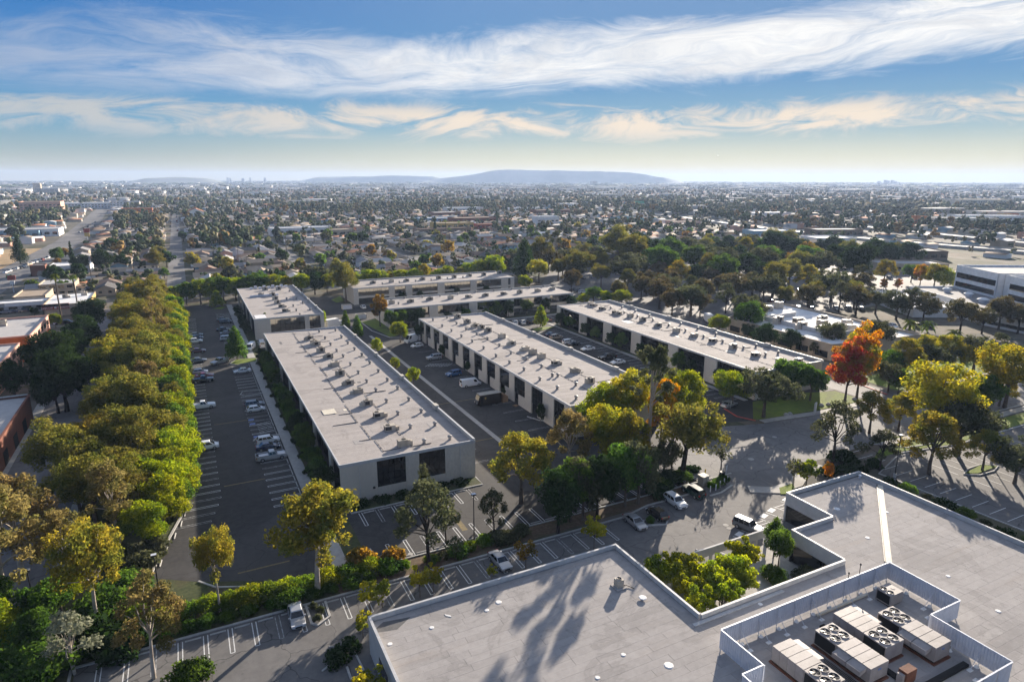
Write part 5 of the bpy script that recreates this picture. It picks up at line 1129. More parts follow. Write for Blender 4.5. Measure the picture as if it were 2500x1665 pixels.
roofset([(82.67,205.35), (82.41,196.21), (82.61,189.89), (83.19,186.49), (83.37,181.76), (83.05,172.52), (82.61,163.67), (83.10,156.50), (82.77,152.22), (82.63,147.20), (83.46,140.39), (83.81,132.04), (82.91,123.02), (84.83,118.92), (83.77,116.40)],
        [(78.87,206.39), (72.96,204.23), (78.28,196.22), (72.44,194.16), (77.73,186.84), (72.67,186.55), (78.17,179.42), (72.62,178.26), (78.59,172.23), (73.08,171.07), (78.32,163.49), (72.85,162.41), (77.58,154.61), (72.43,153.34), (78.46,147.14), (72.78,145.90), (78.61,139.28), (73.23,138.63), (77.13,131.17), (78.29,130.59), (72.77,129.63), (78.49,122.68), (73.07,121.96), (78.52,114.58), (73.18,114.11)], zB, 'the middle long roof', ky)
zC = lambda x: roof_z(x, cx0, cx1)
roofset([(137.25,205.91), (136.45,202.65), (135.71,195.68), (135.99,187.69), (135.63,184.96), (136.48,180.03), (137.33,173.12), (136.38,163.94), (135.74,155.04), (136.95,147.91), (137.51,140.61), (137.27,131.93), (136.24,123.05), (137.08,115.68), (141.99,113.77)],
        [(144.68,195.63), (144.87,187.75), (139.80,195.86), (139.16,186.72), (139.49,179.39), (144.32,178.95), (140.48,172.10), (140.04,163.41), (145.10,163.52), (139.61,154.82), (145.72,155.99), (145.01,147.16), (139.15,146.15), (140.23,139.27), (146.76,140.64), (139.89,130.83), (145.25,131.24), (139.67,122.62), (144.70,122.79), (144.35,114.58)], zC, 'the right long roof', ky)
flat = lambda x: 7.28
def fromleft(hl, vl, where):
    for i, p in enumerate(sorted(hl, key=kx)): hvac(p, 7.28, '%s air conditioner from the left on %s' % (ORD[i], where), 'air conditioners on '+where)
    for i, p in enumerate(sorted(vl, key=kx)): vent(p, 7.28, '%s small vent from the left on %s' % (ORD[i], where), 'vents on '+where)
fromleft([(68.85,239.98), (77.02,239.74), (85.34,240.96), (92.89,239.81), (100.81,239.63), (108.78,239.54), (116.62,239.60), (124.61,239.69), (132.64,239.87), (141.08,241.25)],
         [(77.06,248.65), (84.09,247.44), (91.46,246.85), (99.66,247.88), (108.14,248.95), (116.56,248.55), (125.24,248.98), (133.81,248.71), (141.32,249.51), (71.36,238.08)], 'the long cross roof')
fromleft([(68.03,293.08), (76.22,291.95), (83.96,291.58), (91.85,291.21), (100.11,292.27), (108.06,292.04), (115.99,291.91), (124.47,293.24), (132.12,292.88), (141.73,295.11)],
         [(79.15,288.14), (87.24,288.52), (95.09,288.63), (102.82,288.90), (111.39,289.90), (119.52,290.19)], 'the rearmost roof')
zF = lambda x: roof_z(x, fx0, fx1)
roofset([(26.01,280.09), (31.10,279.52), (31.05,270.18), (30.66,260.87), (30.62,252.61), (30.63,243.29), (30.06,295.45), (35.46,294.96)],
        [(34.71,268.27), (38.45,268.63), (34.84,252.41), (39.16,257.30), (34.47,243.16), (39.35,242.61), (34.36,234.40), (38.75,288.07)], zF, 'the short office roof', ky)
a = (22.00,279.40); tag(MB().box(a[0], a[0]+11, a[1]-.4, a[1]+.4, 7.2, 7.9).build('roof_duct', M['metal'], None), 'long grey duct lying across the short office roof', 'duct')
a = (23.98,300.56); mb = MB(); [mb.box(a[0]+i*1.8, a[0]+i*1.8+1.2, a[1]-.6+i % 2, a[1]+.5+i % 2, 7.1, 7.9+.3*(i % 2)) for i in range(9)]; tag(mb.build('duct_cluster', M['metal'], None), 'cluster of small ducts at the far end of the short office roof', 'ducts')
T = thing('satellite_dish', 'round satellite dish among the units on the middle long roof', 'satellite dish', (*(83.87,128.52), 7.1)); mb = MB().cyl(0, 0, 0, .8, .05, .05, 6); mb.build('mast', M['metal'], T); mb = MB().cyl(0, 0, .8, 1.1, .1, .55, 12); mb.build('dish', M['frame'], T)

# ------------------------------------------------------------------ vehicles
def paint(name, c, rough=0.25, metallic=0.0):
    m, k = newmat(name); b = k.n('ShaderNodeBsdfPrincipled'); o = k.n('ShaderNodeOutputMaterial'); k.put(o.inputs[0], b.outputs[0])
    b.inputs['Base Color'].default_value = (*c, 1); b.inputs['Roughness'].default_value = rough; b.inputs['Metallic'].default_value = metallic
    b.inputs['Coat Weight'].default_value = 0.6; b.inputs['Coat Roughness'].default_value = 0.06
    return m
CP = dict(white=paint('paint_white', (.72, .72, .71)), silver=paint('paint_silver', (.42, .43, .45), .35, .5), grey=paint('paint_grey', (.16, .17, .18), .3, .4), black=paint('paint_black', (.010, .010, .012)), blue=paint('paint_blue', (.02, .10, .26), .3, .2),
          red=paint('paint_red', (.20, .015, .015)), darkred=paint('paint_dark_red', (.08, .012, .015)), green=paint('paint_green', (.012, .035, .028)), tan=paint('paint_tan', (.36, .30, .22), .35, .3), brown=paint('paint_brown', (.018, .012, .008), .4), navy=paint('paint_navy', (.015, .025, .06)), lime=paint('paint_lime', (.12, .42, .05)))
M['lamp'] = paint('lamp_glass', (.6, .62, .65), .1); M['tail'] = paint('tail_glass', (.30, .012, .01), .15); M['cglass'] = glass('car_glass', (.008, .010, .012))
M['cargo'] = mat('cardboard', (.28, .17, .09), (.36, .23, .13), 2, .9, rand=.1)
def loft(mb, st, mi=0):
    """st: list of (x, [(y,z)...half section from sill centre round to top centre])"""
    n = len(st[0][1]); V = []
    for x, sec in st:
        V += [(x, y, z) for y, z in sec]+[(x, -y, z) for y, z in reversed(sec)]
    m = 2*n; f = []
    for i in range(len(st)-1):
        for j in range(m): f.append((i*m+j, i*m+(j+1) % m, (i+1)*m+(j+1) % m, (i+1)*m+j))
    f.append(tuple(range(m-1, -1, -1))); f.append(tuple(range((len(st)-1)*m, len(st)*m)))
    f = [tuple(reversed(q)) for q in f]
    mb.add(V, f, mi)
KINDS = {
 #        L     W     H    belt  profile of the bonnet/boot line: (x fraction, z)                                             glasshouse base/roof x (front base, front roof, rear roof, rear base), wheel x, r
 'sedan': (4.75, 1.84, 1.46, .93, [(.5, .50), (.485, .66), (.36, .84), (.22, .93), (-.34, .98), (-.465, .96), (-.49, .74), (-.5, .5)], (1.12, .38, -.95, -1.72), (1.42, -1.36), .33),
 'hatch': (4.2, 1.78, 1.52, .95, [(.5, .50), (.485, .68), (.37, .88), (.25, .96), (-.40, 1.0), (-.475, .95), (-.495, .74), (-.5, .5)], (1.15, .40, -1.40, -1.95), (1.30, -1.28), .32),
 'suv': (4.65, 1.88, 1.70, 1.05, [(.5, .55), (.488, .80), (.40, .98), (.24, 1.06), (-.44, 1.08), (-.485, 1.0), (-.497, .8), (-.5, .55)], (1.10, .45, -1.85, -2.22), (1.42, -1.38), .37),
 'oldsuv': (4.7, 1.85, 1.78, 1.08, [(.5, .55), (.492, .92), (.46, 1.0), (.20, 1.08), (-.48, 1.1), (-.492, 1.0), (-.498, .8), (-.5, .55)], (.95, .50, -2.15, -2.30), (1.42, -1.38), .37),
 'minivan': (5.1, 1.98, 1.76, 1.05, [(.5, .52), (.488, .74), (.42, .92), (.34, 1.05), (-.46, 1.1), (-.488, 1.0), (-.497, .8), (-.5, .5)], (1.75, .85, -2.05, -2.42), (1.62, -1.46), .35),
 'van': (5.7, 2.0, 2.15, 1.15, [(.5, .55), (.492, .90), (.44, 1.02), (.38, 1.15), (-.48, 1.2), (-.492, 1.1), (-.498, .8), (-.5, .55)], (2.10, 1.55, -2.70, -2.80), (2.05, -1.55), .37),
 'tallvan': (6.0, 2.06, 2.75, 1.25, [(.5, .55), (.492, .95), (.45, 1.1), (.40, 1.25), (-.48, 1.3), (-.492, 1.1), (-.498, .8), (-.5, .55)], (2.40, 1.60, -2.88, -2.95), (2.1, -1.6), .37),
 'pickup': (5.8, 2.0, 1.90, 1.15, [(.5, .60), (.492, .95), (.45, 1.06), (.19, 1.14), (-.09, 1.16), (-.10, 1.16), (-.4, 1.16), (-.5, .6)], (1.15, .60, -.45, -.60), (1.85, -1.75), .40),
}
CM = {}
def car_meshes(kind):
    if kind in CM: return CM[kind]
    L, Wd, H, belt, prof, (fb, fr_, rr, rb), wx, wr = KINDS[kind]; hw = Wd/2; P = []
    mb = MB(); st = []
    for fx, z in prof:
        x = fx*L; e = abs(fx); tw = hw*(.80 if e > .49 else .93 if e > .45 else 1.0); zs = .30 if e > .48 else .22
        zm = min(z-.06, .62)
        st.append((x, [(0.0, zs), (tw*.90, zs), (tw, zm*.62+.1), (tw*.985, zm+.02), (tw*.90, z-.015), (tw*.6, z+.012), (0, z+.02)]))
    loft(mb, st)
    top = hw*.74; base = hw*.92
    # glasshouse shell
    V = [(fb, base, belt), (fb, -base, belt), (rb, -base, belt), (rb, base, belt), (fr_, top, H-.05), (fr_, -top, H-.05), (rr, -top, H-.05), (rr, top, H-.05),
         (fr_-.08, top*.86, H), (fr_-.08, -top*.86, H), (rr+.08, -top*.86, H), (rr+.08, top*.86, H)]
    mb.add(V, [(1, 0, 4, 5), (3, 2, 6, 7), (0, 3, 7, 4), (2, 1, 5, 6), (5, 4, 8, 9), (7, 6, 10, 11), (4, 7, 11, 8), (6, 5, 9, 10), (9, 8, 11, 10)])
    if kind == 'pickup':
        P.append(('bed', MB().box(-L/2+.1, rb-.12, -hw*.8, hw*.8, 1.165, 1.17).mesh('bed'), 'black'))
        for s_ in (-1, 1): mb.box(-L/2+.05, rb-.05, s_*hw*.92-.05, s_*hw*.92+.05, 1.13, 1.30)
        mb.box(-L/2+.0, -L/2+.07, -hw*.9, hw*.9, 1.0, 1.30)
    P.insert(0, ('body', mb.mesh('body'), None))
    def lerp(a, b, t): return tuple(a[i]+(b[i]-a[i])*t for i in range(3))
    def patch(a, b, c, d_, s0, s1, t0, t1, off):       # a,b bottom; d,c top
        q = [lerp(lerp(a, b, s), lerp(d_, c, s), t) for s, t in ((s0, t0), (s1, t0), (s1, t1), (s0, t1))]
        n_ = (Vector(q[1])-Vector(q[0])).cross(Vector(q[3])-Vector(q[0])).normalized()*off
        return [tuple(Vector(p)+n_) for p in q]
    P.append(('windscreen', MB().quad(*patch(V[1], V[0], V[4], V[5], .05, .95, .06, .94, .008)).mesh('windscreen'), 'cglass'))
    P.append(('rear_window', MB().quad(*patch(V[3], V[2], V[6], V[7], .1, .9, .22 if kind in ('van', 'tallvan') else .1, .86, .008)).mesh('rear_window'), 'cglass'))
    for s_, (a, b, c, d_) in ((1, (V[0], V[3], V[7], V[4])), (-1, (V[2], V[1], V[5], V[6]))):
        cuts = [(.08, .50), (.54, .93)] if kind in ('sedan', 'hatch', 'pickup') else [(.08, .36), (.40, .66), (.69, .95)] if kind not in ('van', 'tallvan') else [(.06, .24)]
        mbw = MB()
        for u0, u1 in cuts:
            if s_ < 0: u0, u1 = 1-u1, 1-u0
            mbw.quad(*patch(a, b, c, d_, u0, u1, .12, .86, .008))
        P.append(('side_window', mbw.mesh('side_window'), 'cglass'))
        P.append(('headlight', MB().box(L/2-.22, L/2-.02, s_*hw*.72-.2, s_*hw*.72+.2, .58 if H < 1.6 else .74, .74 if H < 1.6 else .92).mesh('headlight'), 'lamp'))
        P.append(('tail_light', MB().box(-L/2-.0, -L/2+.12, s_*hw*.76-.14, s_*hw*.76+.14, .74, .92 if H < 1.6 else 1.1).mesh('tail_light'), 'tail'))
        P.append(('mirror', MB().box(fb-.25, fb-.08, s_*(hw+.03)-.11, s_*(hw+.03)+.11, belt, belt+.16).mesh('mirror'), None))
    P.append(('grille', MB().box(L/2-.06, L/2+.012, -hw*.45, hw*.45, .36, .56).mesh('grille'), 'black'))
    for nm, me, m in P: me.materials.append(M[m] if m else None)
    tv = MB(); n = 16
    for r0, y0, y1 in ((wr, -.12, .12),):
        v = [(r0*math.cos(2*math.pi*i/n), y, r0*math.sin(2*math.pi*i/n)) for y in (y0, y1) for i in range(n)]
        tv.add(v, [(i, n+i, n+(i+1) % n, (i+1) % n) for i in range(n)]+[tuple(range(n)), tuple(range(2*n-1, n-1, -1))])
    ty = tv.mesh('tyre'); ty.materials.append(M['black'])
    rv = MB(); n = 10; r0 = wr*.64
    v = [(r0*math.cos(2*math.pi*i/n), y, r0*math.sin(2*math.pi*i/n)) for y in (-.13, .13) for i in range(n)]
    rv.add(v, [(i, n+i, n+(i+1) % n, (i+1) % n) for i in range(n)]+[tuple(range(n)), tuple(range(2*n-1, n-1, -1))]); ri = rv.mesh('rim'); ri.materials.append(M['chrome'])
    CM[kind] = (P, ty, ri, [(x, s_*(hw-.10), wr) for x in wx for s_ in (1, -1)])
    return CM[kind]
CNAME = dict(sedan='parked_sedan', hatch='parked_hatchback', suv='parked_suv', oldsuv='parked_suv', minivan='parked_minivan', van='cargo_van', tallvan='cargo_van', pickup='pickup_truck')
def car(kind, p, ang, col_, label, group=None, parts=True):
    P, ty, ri, wp = car_meshes(kind)
    T = thing(CNAME[kind], label, CNAME[kind].split('_')[1] if kind not in ('van', 'tallvan', 'pickup') else ('van' if 'van' in kind else 'pickup truck'), (p[0], p[1], 0.02), rad(ang), group)
    for nm, me, m in P:
        if not parts and nm in ('mirror', 'grille', 'headlight', 'tail_light'): continue
        o = link(nm, me, None, T)
        if m is None: o.material_slots[0].link = 'OBJECT'; o.material_slots[0].material = CP[col_]
    for q in wp:
        o = link('wheel', ty, None, T, q)
        if parts: link('rim', ri, None, o)
    return T
# west lot
car('minivan', (-0.21,139.17), 0, 'white', 'white minivan half under the lime trees in the west lot')
car('pickup', (11.23,128.05), 0, 'silver', 'silver grey pickup nearest in the row of three beside the walkway')
car('sedan', (11.16,133.52), 0, 'navy', 'dark blue sedan between the silver pickup and white crossover')
car('suv', (11.65,136.98), 0, 'white', 'white crossover farthest of the three parked beside the walkway')
car('hatch', (11.41,158.42), 0, 'white', 'white hatchback beside a dark one halfway up the west lot')
car('suv', (11.43,161.89), 0, 'grey', 'dark grey wagon just beyond the white hatchback')
car('pickup', (0.14,166.31), 0, 'white', 'white pickup poking out under the tree row')
car('sedan', (11.37,193.81), 180, 'white', 'white sedan alone next to the walkway in the sunlit gap')
car('pickup', (0.92,189.19), 0, 'black', 'black pickup poking out under the tree row'); car('sedan', (1.56,193.58), 0, 'red', 'red car beyond the black pickup'); car('hatch', (0.58,198.17), 0, 'silver', 'pale silver car beyond the red one')
car('pickup', (6.28,206.92), 215, 'silver', 'silver pickup driving through the west lot')
car('sedan', (0.47,211.60), 0, 'grey', 'dark grey sedan under the tree row across from the driving pickup'); car('sedan', (0.65,224.00), 0, 'darkred', 'dark red sedan under the tree row'); car('suv', (0.32,238.11), 0, 'white', 'white car far up under the tree row'); car('sedan', (0.60,243.54), 0, 'navy', 'dark blue car beside the white one under the tree row'); car('sedan', (0.72,248.31), 0, 'grey', 'grey car farthest up under the tree row')
car('suv', (11.28,266.72), 0, 'black', 'black SUV beside the short office building'); car('sedan', (10.88,272.27), 0, 'grey', 'dark car beyond the black SUV'); car('sedan', (10.64,246.16), 0, 'grey', 'dark grey sedan left of the conical tree'); car('minivan', (10.31,237.34), 0, 'silver', 'silver van left of the conical tree'); car('sedan', (9.84,252.99), 0, 'black', 'black sedan beyond the dark grey sedan')
car('van', (16.16,220.47), 250, 'white', 'white van facing the camera between the two near buildings'); car('van', (19.82,222.94), 90, 'white', 'second white van between the two near buildings'); car('tallvan', (27.39,244.36), 0, 'white', 'white van before the short office building glass'); car('sedan', (36.19,244.04), 0, 'black', 'black car before the short office building glass')
# loading yard
car('tallvan', (66.19,206.78), 200, 'white', 'tall white delivery van at the far end of the loading yard'); car('hatch', (65.42,199.36), 190, 'white', 'small white van beside the tall delivery van')
car('oldsuv', (65.32,182.89), 180, 'silver', 'silver boxy off-roader beside the glass bays'); car('suv', (64.38,164.37), 190, 'blue', 'bright blue wagon beside the glass bays'); car('van', (64.89,153.59), 0, 'white', 'long white cargo van beside the glass bays')
T = thing('delivery_truck', 'black brown boxy parcel truck with open cab beside stacked cartons', 'truck', (*(62.87,138.41), 0.02), 0.0)
T.rotation_euler = (0, 0, math.pi)
MB().box(-3.4, 2.2, -1.1, 1.1, .55, 2.85).build('cargo_body', CP['brown'], T)
MB().box(-3.42, 2.3, -1.12, 1.12, 2.852, 2.93).build('roof', M['hvac'], T)
mb = MB(); mb.add([(2.21, -1.05, .5), (3.0, -1.0, .5), (3.0, -1.0, 1.35), (2.75, -1.0, 1.5), (2.35, -1.02, 2.75), (2.21, -1.05, 2.8), (2.21, 1.05, .5), (3.0, 1.0, .5), (3.0, 1.0, 1.35), (2.75, 1.0, 1.5), (2.35, 1.02, 2.75), (2.21, 1.05, 2.8)],
    [(0, 1, 2, 3, 4, 5), (11, 10, 9, 8, 7, 6), (1, 7, 8, 2), (2, 8, 9, 3), (3, 9, 10, 4), (4, 10, 11, 5), (0, 6, 7, 1)]); mb.build('cab', CP['brown'], T)
mb = MB(); mb.add([(2.73, -.9, 1.62), (2.73, .9, 1.62), (2.40, .92, 2.62), (2.40, -.92, 2.62)], [(0, 1, 2, 3)]); mb.build('windscreen', M['cglass'], T)
for s_ in (-1, 1):
    MB().box(1.5, 2.15, s_*1.105-.01, s_*1.105+.01, .7, 2.5).build('door_opening', M['dark'], T); MB().box(2.98, 3.03, s_*.7-.14, s_*.7+.14, .8, 1.08).build('headlight', M['lamp'], T)
    mb = MB(); q = [(-.0, -.32), (.20, -.12), (.22, .26), (-.22, .26), (-.20, -.12)]; mb.add([(.9+a*s_*-1, s_*1.115, 2.0+b_) for a, b_ in q], [tuple(range(5))]); mb.build('emblem', M['yellow_paint'] if False else mat('emblem_gold%d' % s_, (.42, .26, .05)), T)
    for x in (2.1, -2.2): o = link('wheel', car_meshes('pickup')[1], None, T, (x, s_*.95, .40))
for i, (dx, dy, n) in enumerate([(0, 0, 3), (.8, .1, 2), (0, .9, 3), (.85, 1.0, 2)]):
    for j in range(n):
        p = (66.84,137.66); tag(MB().box(p[0]+dx, p[0]+dx+.72, p[1]+dy, p[1]+dy+.75, .02+j*.72, .02+j*.72+.70).build('carton', M['cargo'], None), 'brown carton in the %s stack behind the parcel truck, %s from the ground' % (ORD[i], ORD[j]), 'carton', 'brown cartons behind the parcel truck')
T = thing('pallet', 'small wooden pallet left on the loading yard', 'pallet', (*(68.65,134.34), 0.02), .3)
for i in range(5): MB().box(-.55, .55, -.5+i*.22, -.5+i*.22+.15, .11, .14).build('plank', M['cargo'], T)
for y in (-.5, 0, .4): MB().box(-.55, .55, y, y+.1, 0, .11).build('bearer', M['cargo'], T)
# between middle and right buildings
for q in [('hatch', (110.63,216.72), 70, 'white', 'white car left of a row before the cross building'), ('hatch', (113.41,215.93), 75, 'white', 'second white car before the cross building'), ('sedan', (116.33,215.97), 80, 'black', 'black car before the cross building'), ('sedan', (124.74,216.33), 80, 'darkred', 'dark red car before the cross building'),
          ('sedan', (112.80,193.36), 0, 'navy', 'dark blue car farthest along the right long building'), ('suv', (112.55,189.34), 0, 'tan', 'tan grey SUV along the right long building'), ('suv', (112.74,181.33), 0, 'white', 'white SUV along the right long building'), ('sedan', (113.03,178.51), 0, 'black', 'black sedan beside the white SUV'), ('sedan', (113.84,171.23), 180, 'white', 'white sedan in the middle of the right building row'), ('pickup', (113.35,159.54), 180, 'black', 'black pickup along the right long building'), ('sedan', (113.10,153.78), 180, 'white', 'nearest white sedan along the right long building'),
          ('sedan', (115.23,110.64), 10, 'silver', 'silver car behind the near corner of the right long building'), ('sedan', (68.57,215.14), 90, 'grey', 'dark grey car beside the round lime tree'), ('hatch', (66.09,272.81), 90, 'white', 'small white car at the left end of the rearmost building'), ('sedan', (115.98,129.76), 0, 'blue', 'blue car behind the lime tree'),
          # south drive
          ('sedan', (36.01,75.22), 272, 'silver', 'silver grey sedan nosing out by the long parapet'), ('sedan', (60.23,75.45), 268, 'silver', 'silver sedan in the row below the dark trees'), ('hatch', (65.07,75.89), 90, 'black', 'black hatchback in the row below the dark trees'), ('suv', (70.51,77.86), 268, 'white', 'white crossover in the row below the dark trees'), ('oldsuv', (75.71,79.21), 90, 'green', 'dark green SUV at the end of the row below the dark trees'),
          ('oldsuv', (75.30,66.16), 285, 'grey', 'grey older SUV beside the courtyard wall'), ('sedan', (7.83,75.78), 268, 'silver', 'silver sedan alone beside the small kerbed island')]:
    car(*q)
# wooded car park and roads
r = random.Random(17); k_ = 0
KW = dict(sedan='sedan', suv='SUV', hatch='hatchback', pickup='pickup')
cols = ['white', 'white', 'silver', 'silver', 'grey', 'black', 'navy', 'tan', 'red', 'white']
GW = 'cars in the wooded car park on the right'
for (x0, y0, x1, y1, n, a) in [(200, 165, 250, 142, 12, 60), (230, 190, 285, 160, 12, 240), (190, 225, 245, 200, 12, 60), (170, 235, 172, 275, 9, 0), (255, 225, 330, 190, 14, 60), (290, 255, 380, 215, 14, 240), (330, 300, 400, 265, 12, 60), (210, 262, 280, 235, 11, 240), (180, 300, 240, 310, 9, 80)]:
    for i in range(n):
        if r.random() < .25: continue
        t = (i+.5)/n; x, y = x0+(x1-x0)*t, y0+(y1-y0)*t; c_ = r.choice(cols)
        kd_ = r.choice(('sedan', 'suv', 'hatch', 'sedan'))
        car(kd_, (x, y), a+r.choice((0, 180)), c_, '%s %s parked among the trees of the right car park' % (c_, KW[kd_]), '%s %s cars in the right car park' % (c_, KW[kd_]), False)
GL = 'parked along the left shops and avenue'
WH = ['along the kerb of the left avenue', 'before the shop row at the left edge', 'in the shop yard at the left edge', 'behind the corner shop', 'far along the left avenue', 'beside the slim palms', 'by the box shaped brick building', 'on the left kerb of the middle street', 'on the right kerb of the middle street']
for gi_, (x0, y0, x1, y1, n, a) in enumerate([(-93.7, 465.55, -83.37, 544.14, 14, 80), (-68.55, 325.95, -60.83, 327.25, 4, 0), (-72.52, 347.39, -65.31, 341.99, 3, 90), (-48.11, 383.0, -38.91, 378.51, 5, 80), (-91.08, 762.94, -93.54, 987.73, 5, 80), (-45.12, 292.75, -41.8, 292.57, 2, 0), (-89.97, 484.73, -86.76, 527.45, 6, 80), (-10.08, 744.28, -10.83, 1306.94, 9, 90), (-2.78, 740.84, -4.06, 1191.65, 8, 90)]):
    for i in range(n):
        t = (i+.5)/n; x, y = x0+(x1-x0)*t+r.uniform(-.4, .4), y0+(y1-y0)*t; c_ = r.choice(cols); lt = 'light' if c_ in ('white', 'silver', 'tan') else 'dark' if c_ != 'red' else 'red'
        kd_ = r.choice(('sedan', 'suv', 'hatch', 'pickup')); car(kd_, (x, y), a+r.choice((0, 180)), c_, '%s %s %s' % (c_, KW[kd_], WH[gi_]), '%s %s cars %s' % (c_, KW[kd_], WH[gi_]), False)
car('suv', (-87.90,446.67), 80, 'lime', 'bright lime green car on the left avenue')

# ------------------------------------------------------------------ lamp posts, wheel stops, signs, small things
def lamp_post(p, h, label, double=False):
    T = thing('lamp_post', label, 'lamp post', (p[0], p[1], 0))
    MB().cyl(0, 0, 0, .7, .28, .28, 10).build('base', M['kerb'], T); MB().cyl(0, 0, .7, h, .10, .07, 8).build('pole', M['pole'], T)
    hd = MB().box(-.35, .35, -.28, .28, h, h+.22).build('lamp_head', M['pole'], T); MB().box(-.33, .33, -.26, .26, h+.221, h+.235).build('top_plate', M['metal'], hd)
lamp_post((-7.84, 89.9), 5.4, 'black lamp post in the shrubs at the left of the hedge'); lamp_post((34.7, 81.5), 8.3, 'tall black lamp post in the hedge before the plain end wall'); lamp_post((77.08,86.70), 8.2, 'black lamp post left of the turning circle')
lamp_post((114.4, 67.8), 8.2, 'black lamp post by the right parking lot'); lamp_post((-22.1, 93), 5.5, 'black lamp post beside the left street'); lamp_post((136.5, 62.8), 8, 'black lamp post behind the round tree island'); lamp_post((6.2, 150), 7, 'slim lamp post standing in the west lot') if False else None
ws = MB(); ws.add([(-.9, -.09, 0), (.9, -.09, 0), (.9, .09, 0), (-.9, .09, 0), (-.9, -.06, .12), (.9, -.06, .12), (.9, .06, .12), (-.9, .06, .12)], [(4, 5, 6, 7), (0, 1, 5, 4), (1, 2, 6, 5), (2, 3, 7, 6), (3, 0, 4, 7)]); WS = ws.mesh('wheel_stop'); WS.materials.append(M['kerb'])
def stops(pts, rz, where):
    for i, p in enumerate(pts): tag(link('wheel_stop', WS, None, None, (p[0], p[1], .014), rz), '%s concrete wheel stop from the near end %s' % (ORD[i], where), 'wheel stop', 'concrete wheel stops '+where)
stops([(-8.1+.35, 97.2), (-7.0, 101.0), (-5.9, 104.6), (-5.0, 108.2), (-4.4, 111.5), (-3.9, 115), (-3.3, 118.5), (-2.9, 122)]+[(-2.05, 126.8+i*2.75) for i in range(8)], math.pi/2-.12, 'along the curving kerb')
stops([(13.9, 106.2+i*2.75) for i in range(36)], math.pi/2, 'beside the walkway')
stops([(16+i*2.75, 83.2) for i in range(16)], 0, 'along the sunlit hedge edge')
stops([(-12.2+i*2.75, 77.4) for i in range(25)], 0, 'along the front drive hedge')
stops([(23+i*2.75, 98.6) for i in range(7)], 0, 'below the plain end wall')
tag(MB().box(*(lambda p: (p[0]-.12, p[0]+.12, p[1]-1.1, p[1]+1.1))((11.56,63.45)), .01, .18).build('wheel_stop', M['kerb'], None), 'lone wheel stop in the shaded stall at the bottom edge', 'wheel stop')
T = thing('utility_cabinet', 'tan metal utility cabinet between the clipped hedges', 'cabinet', (*(80.20,81.55), 0)); MB().box(-.7, .7, -.7, .7, 0, 1.7).build('cabinet', M['hvac'], T); MB().box(-.8, .8, -.8, .8, 1.7, 1.8).build('lid', M['cream'], T); MB().box(-.02, .02, -.71, -.7, .1, 1.6).build('door_gap', M['dark'], T)
for i, p in enumerate([(79.17,78.64), (80.48,78.66), (82.13,79.34), (83.52,79.76), (84.87,80.28)]): tag(MB().cyl(p[0], p[1], 0, 1.15, .09, .09, 8).build('bollard', M['white'], None), '%s white post from the left around the utility yard' % ORD[i], 'bollard', 'white posts around the utility yard')
T = thing('fire_hydrant', 'small yellow hydrant by the turning circle', 'hydrant', (*(83.76,84.87), 0)); MB().cyl(0, 0, 0, .7, .14, .12, 8).cyl(0, 0, .7, .85, .16, .05, 8).build('barrel', mat('hydrant_yellow', (.6, .42, .03)), T)
T = thing('trash_bin', 'dark litter bin under the bare pollarded tree', 'bin', (*(84.91,81.70), 0)); MB().cyl(0, 0, 0, 1.3, .5, .55, 10).build('drum', M['frame'], T); MB().cyl(0, 0, 1.3, 1.4, .58, .5, 10).build('lid', M['pole'], T)
T = thing('monument_sign', 'grey upright sign slab on the corner lawn', 'sign', (*(130.07,98.02), 0), .45); MB().box(-.75, .75, -.15, .15, 0, 2.6).build('slab', M['gwall'], T); MB().box(-.6, .6, -.165, -.15, 1.2, 2.3).build('sign_face', M['metal'], T)
for p, lb in (((114.75,109.63), 'small white sign on a post by the red kerb'), ((117.35,101.52), 'small white sign beside the forked trunk'), ((86.77,82.62), 'small sign on a post by the litter bin')):
    T = thing('small_sign', lb, 'sign', (*p, 0), .4); MB().cyl(0, 0, 0, 1.2, .04, .04, 6).build('post', M['metal'], T); MB().box(-.3, .3, -.06, -.03, .9, 1.9).build('sign_face', M['white'], T)
for i, p in enumerate([(136.04,100.95), (138.09,100.57), (122.91,100.15), (124.17,100.12), (147.55,100.46)]):
    mb = MB(); mb.cyl(0, 0, -.1, .35, .7, .45, 7); mb.cyl(0, 0, .35, .55, .45, .15, 7); o = mb.build('boulder', M['concrete'], None); o.location = (p[0], p[1], .06); tag(o, '%s pale boulder from the near side on the corner lawn' % ORD[i], 'boulder', 'pale boulders on the corner lawn')
T = thing('box_truck', 'white box truck parked behind the right long building', 'truck', (*(179.55,186.91), 0.02), rad(60))
MB().box(-3.2, 1.6, -1.2, 1.2, .7, 3.3).build('cargo_body', M['wall_white'], T); MB().box(1.65, 3.2, -1.05, 1.05, .5, 2.3).build('cab', CP['white'], T); MB().box(3.2, 3.22, -.9, .9, 1.4, 2.1).build('windscreen', M['cglass'], T)
for x in (2.4, -2):
    for s_ in (-1, 1): link('wheel', car_meshes('pickup')[1], None, T, (x, s_*1.0, .4))
T = thing('box_truck', 'white box truck standing beyond the nearest building end', 'truck', (*(47.05,241.45), 0.02), rad(20))
MB().box(-3.2, 1.6, -1.2, 1.2, .7, 3.3).build('cargo_body', M['wall_white'], T); MB().box(1.65, 3.2, -1.05, 1.05, .5, 2.3).build('cab', CP['white'], T)
for x in (2.4, -2):
    for s_ in (-1, 1): link('wheel', car_meshes('pickup')[1], None, T, (x, s_*1.0, .4))
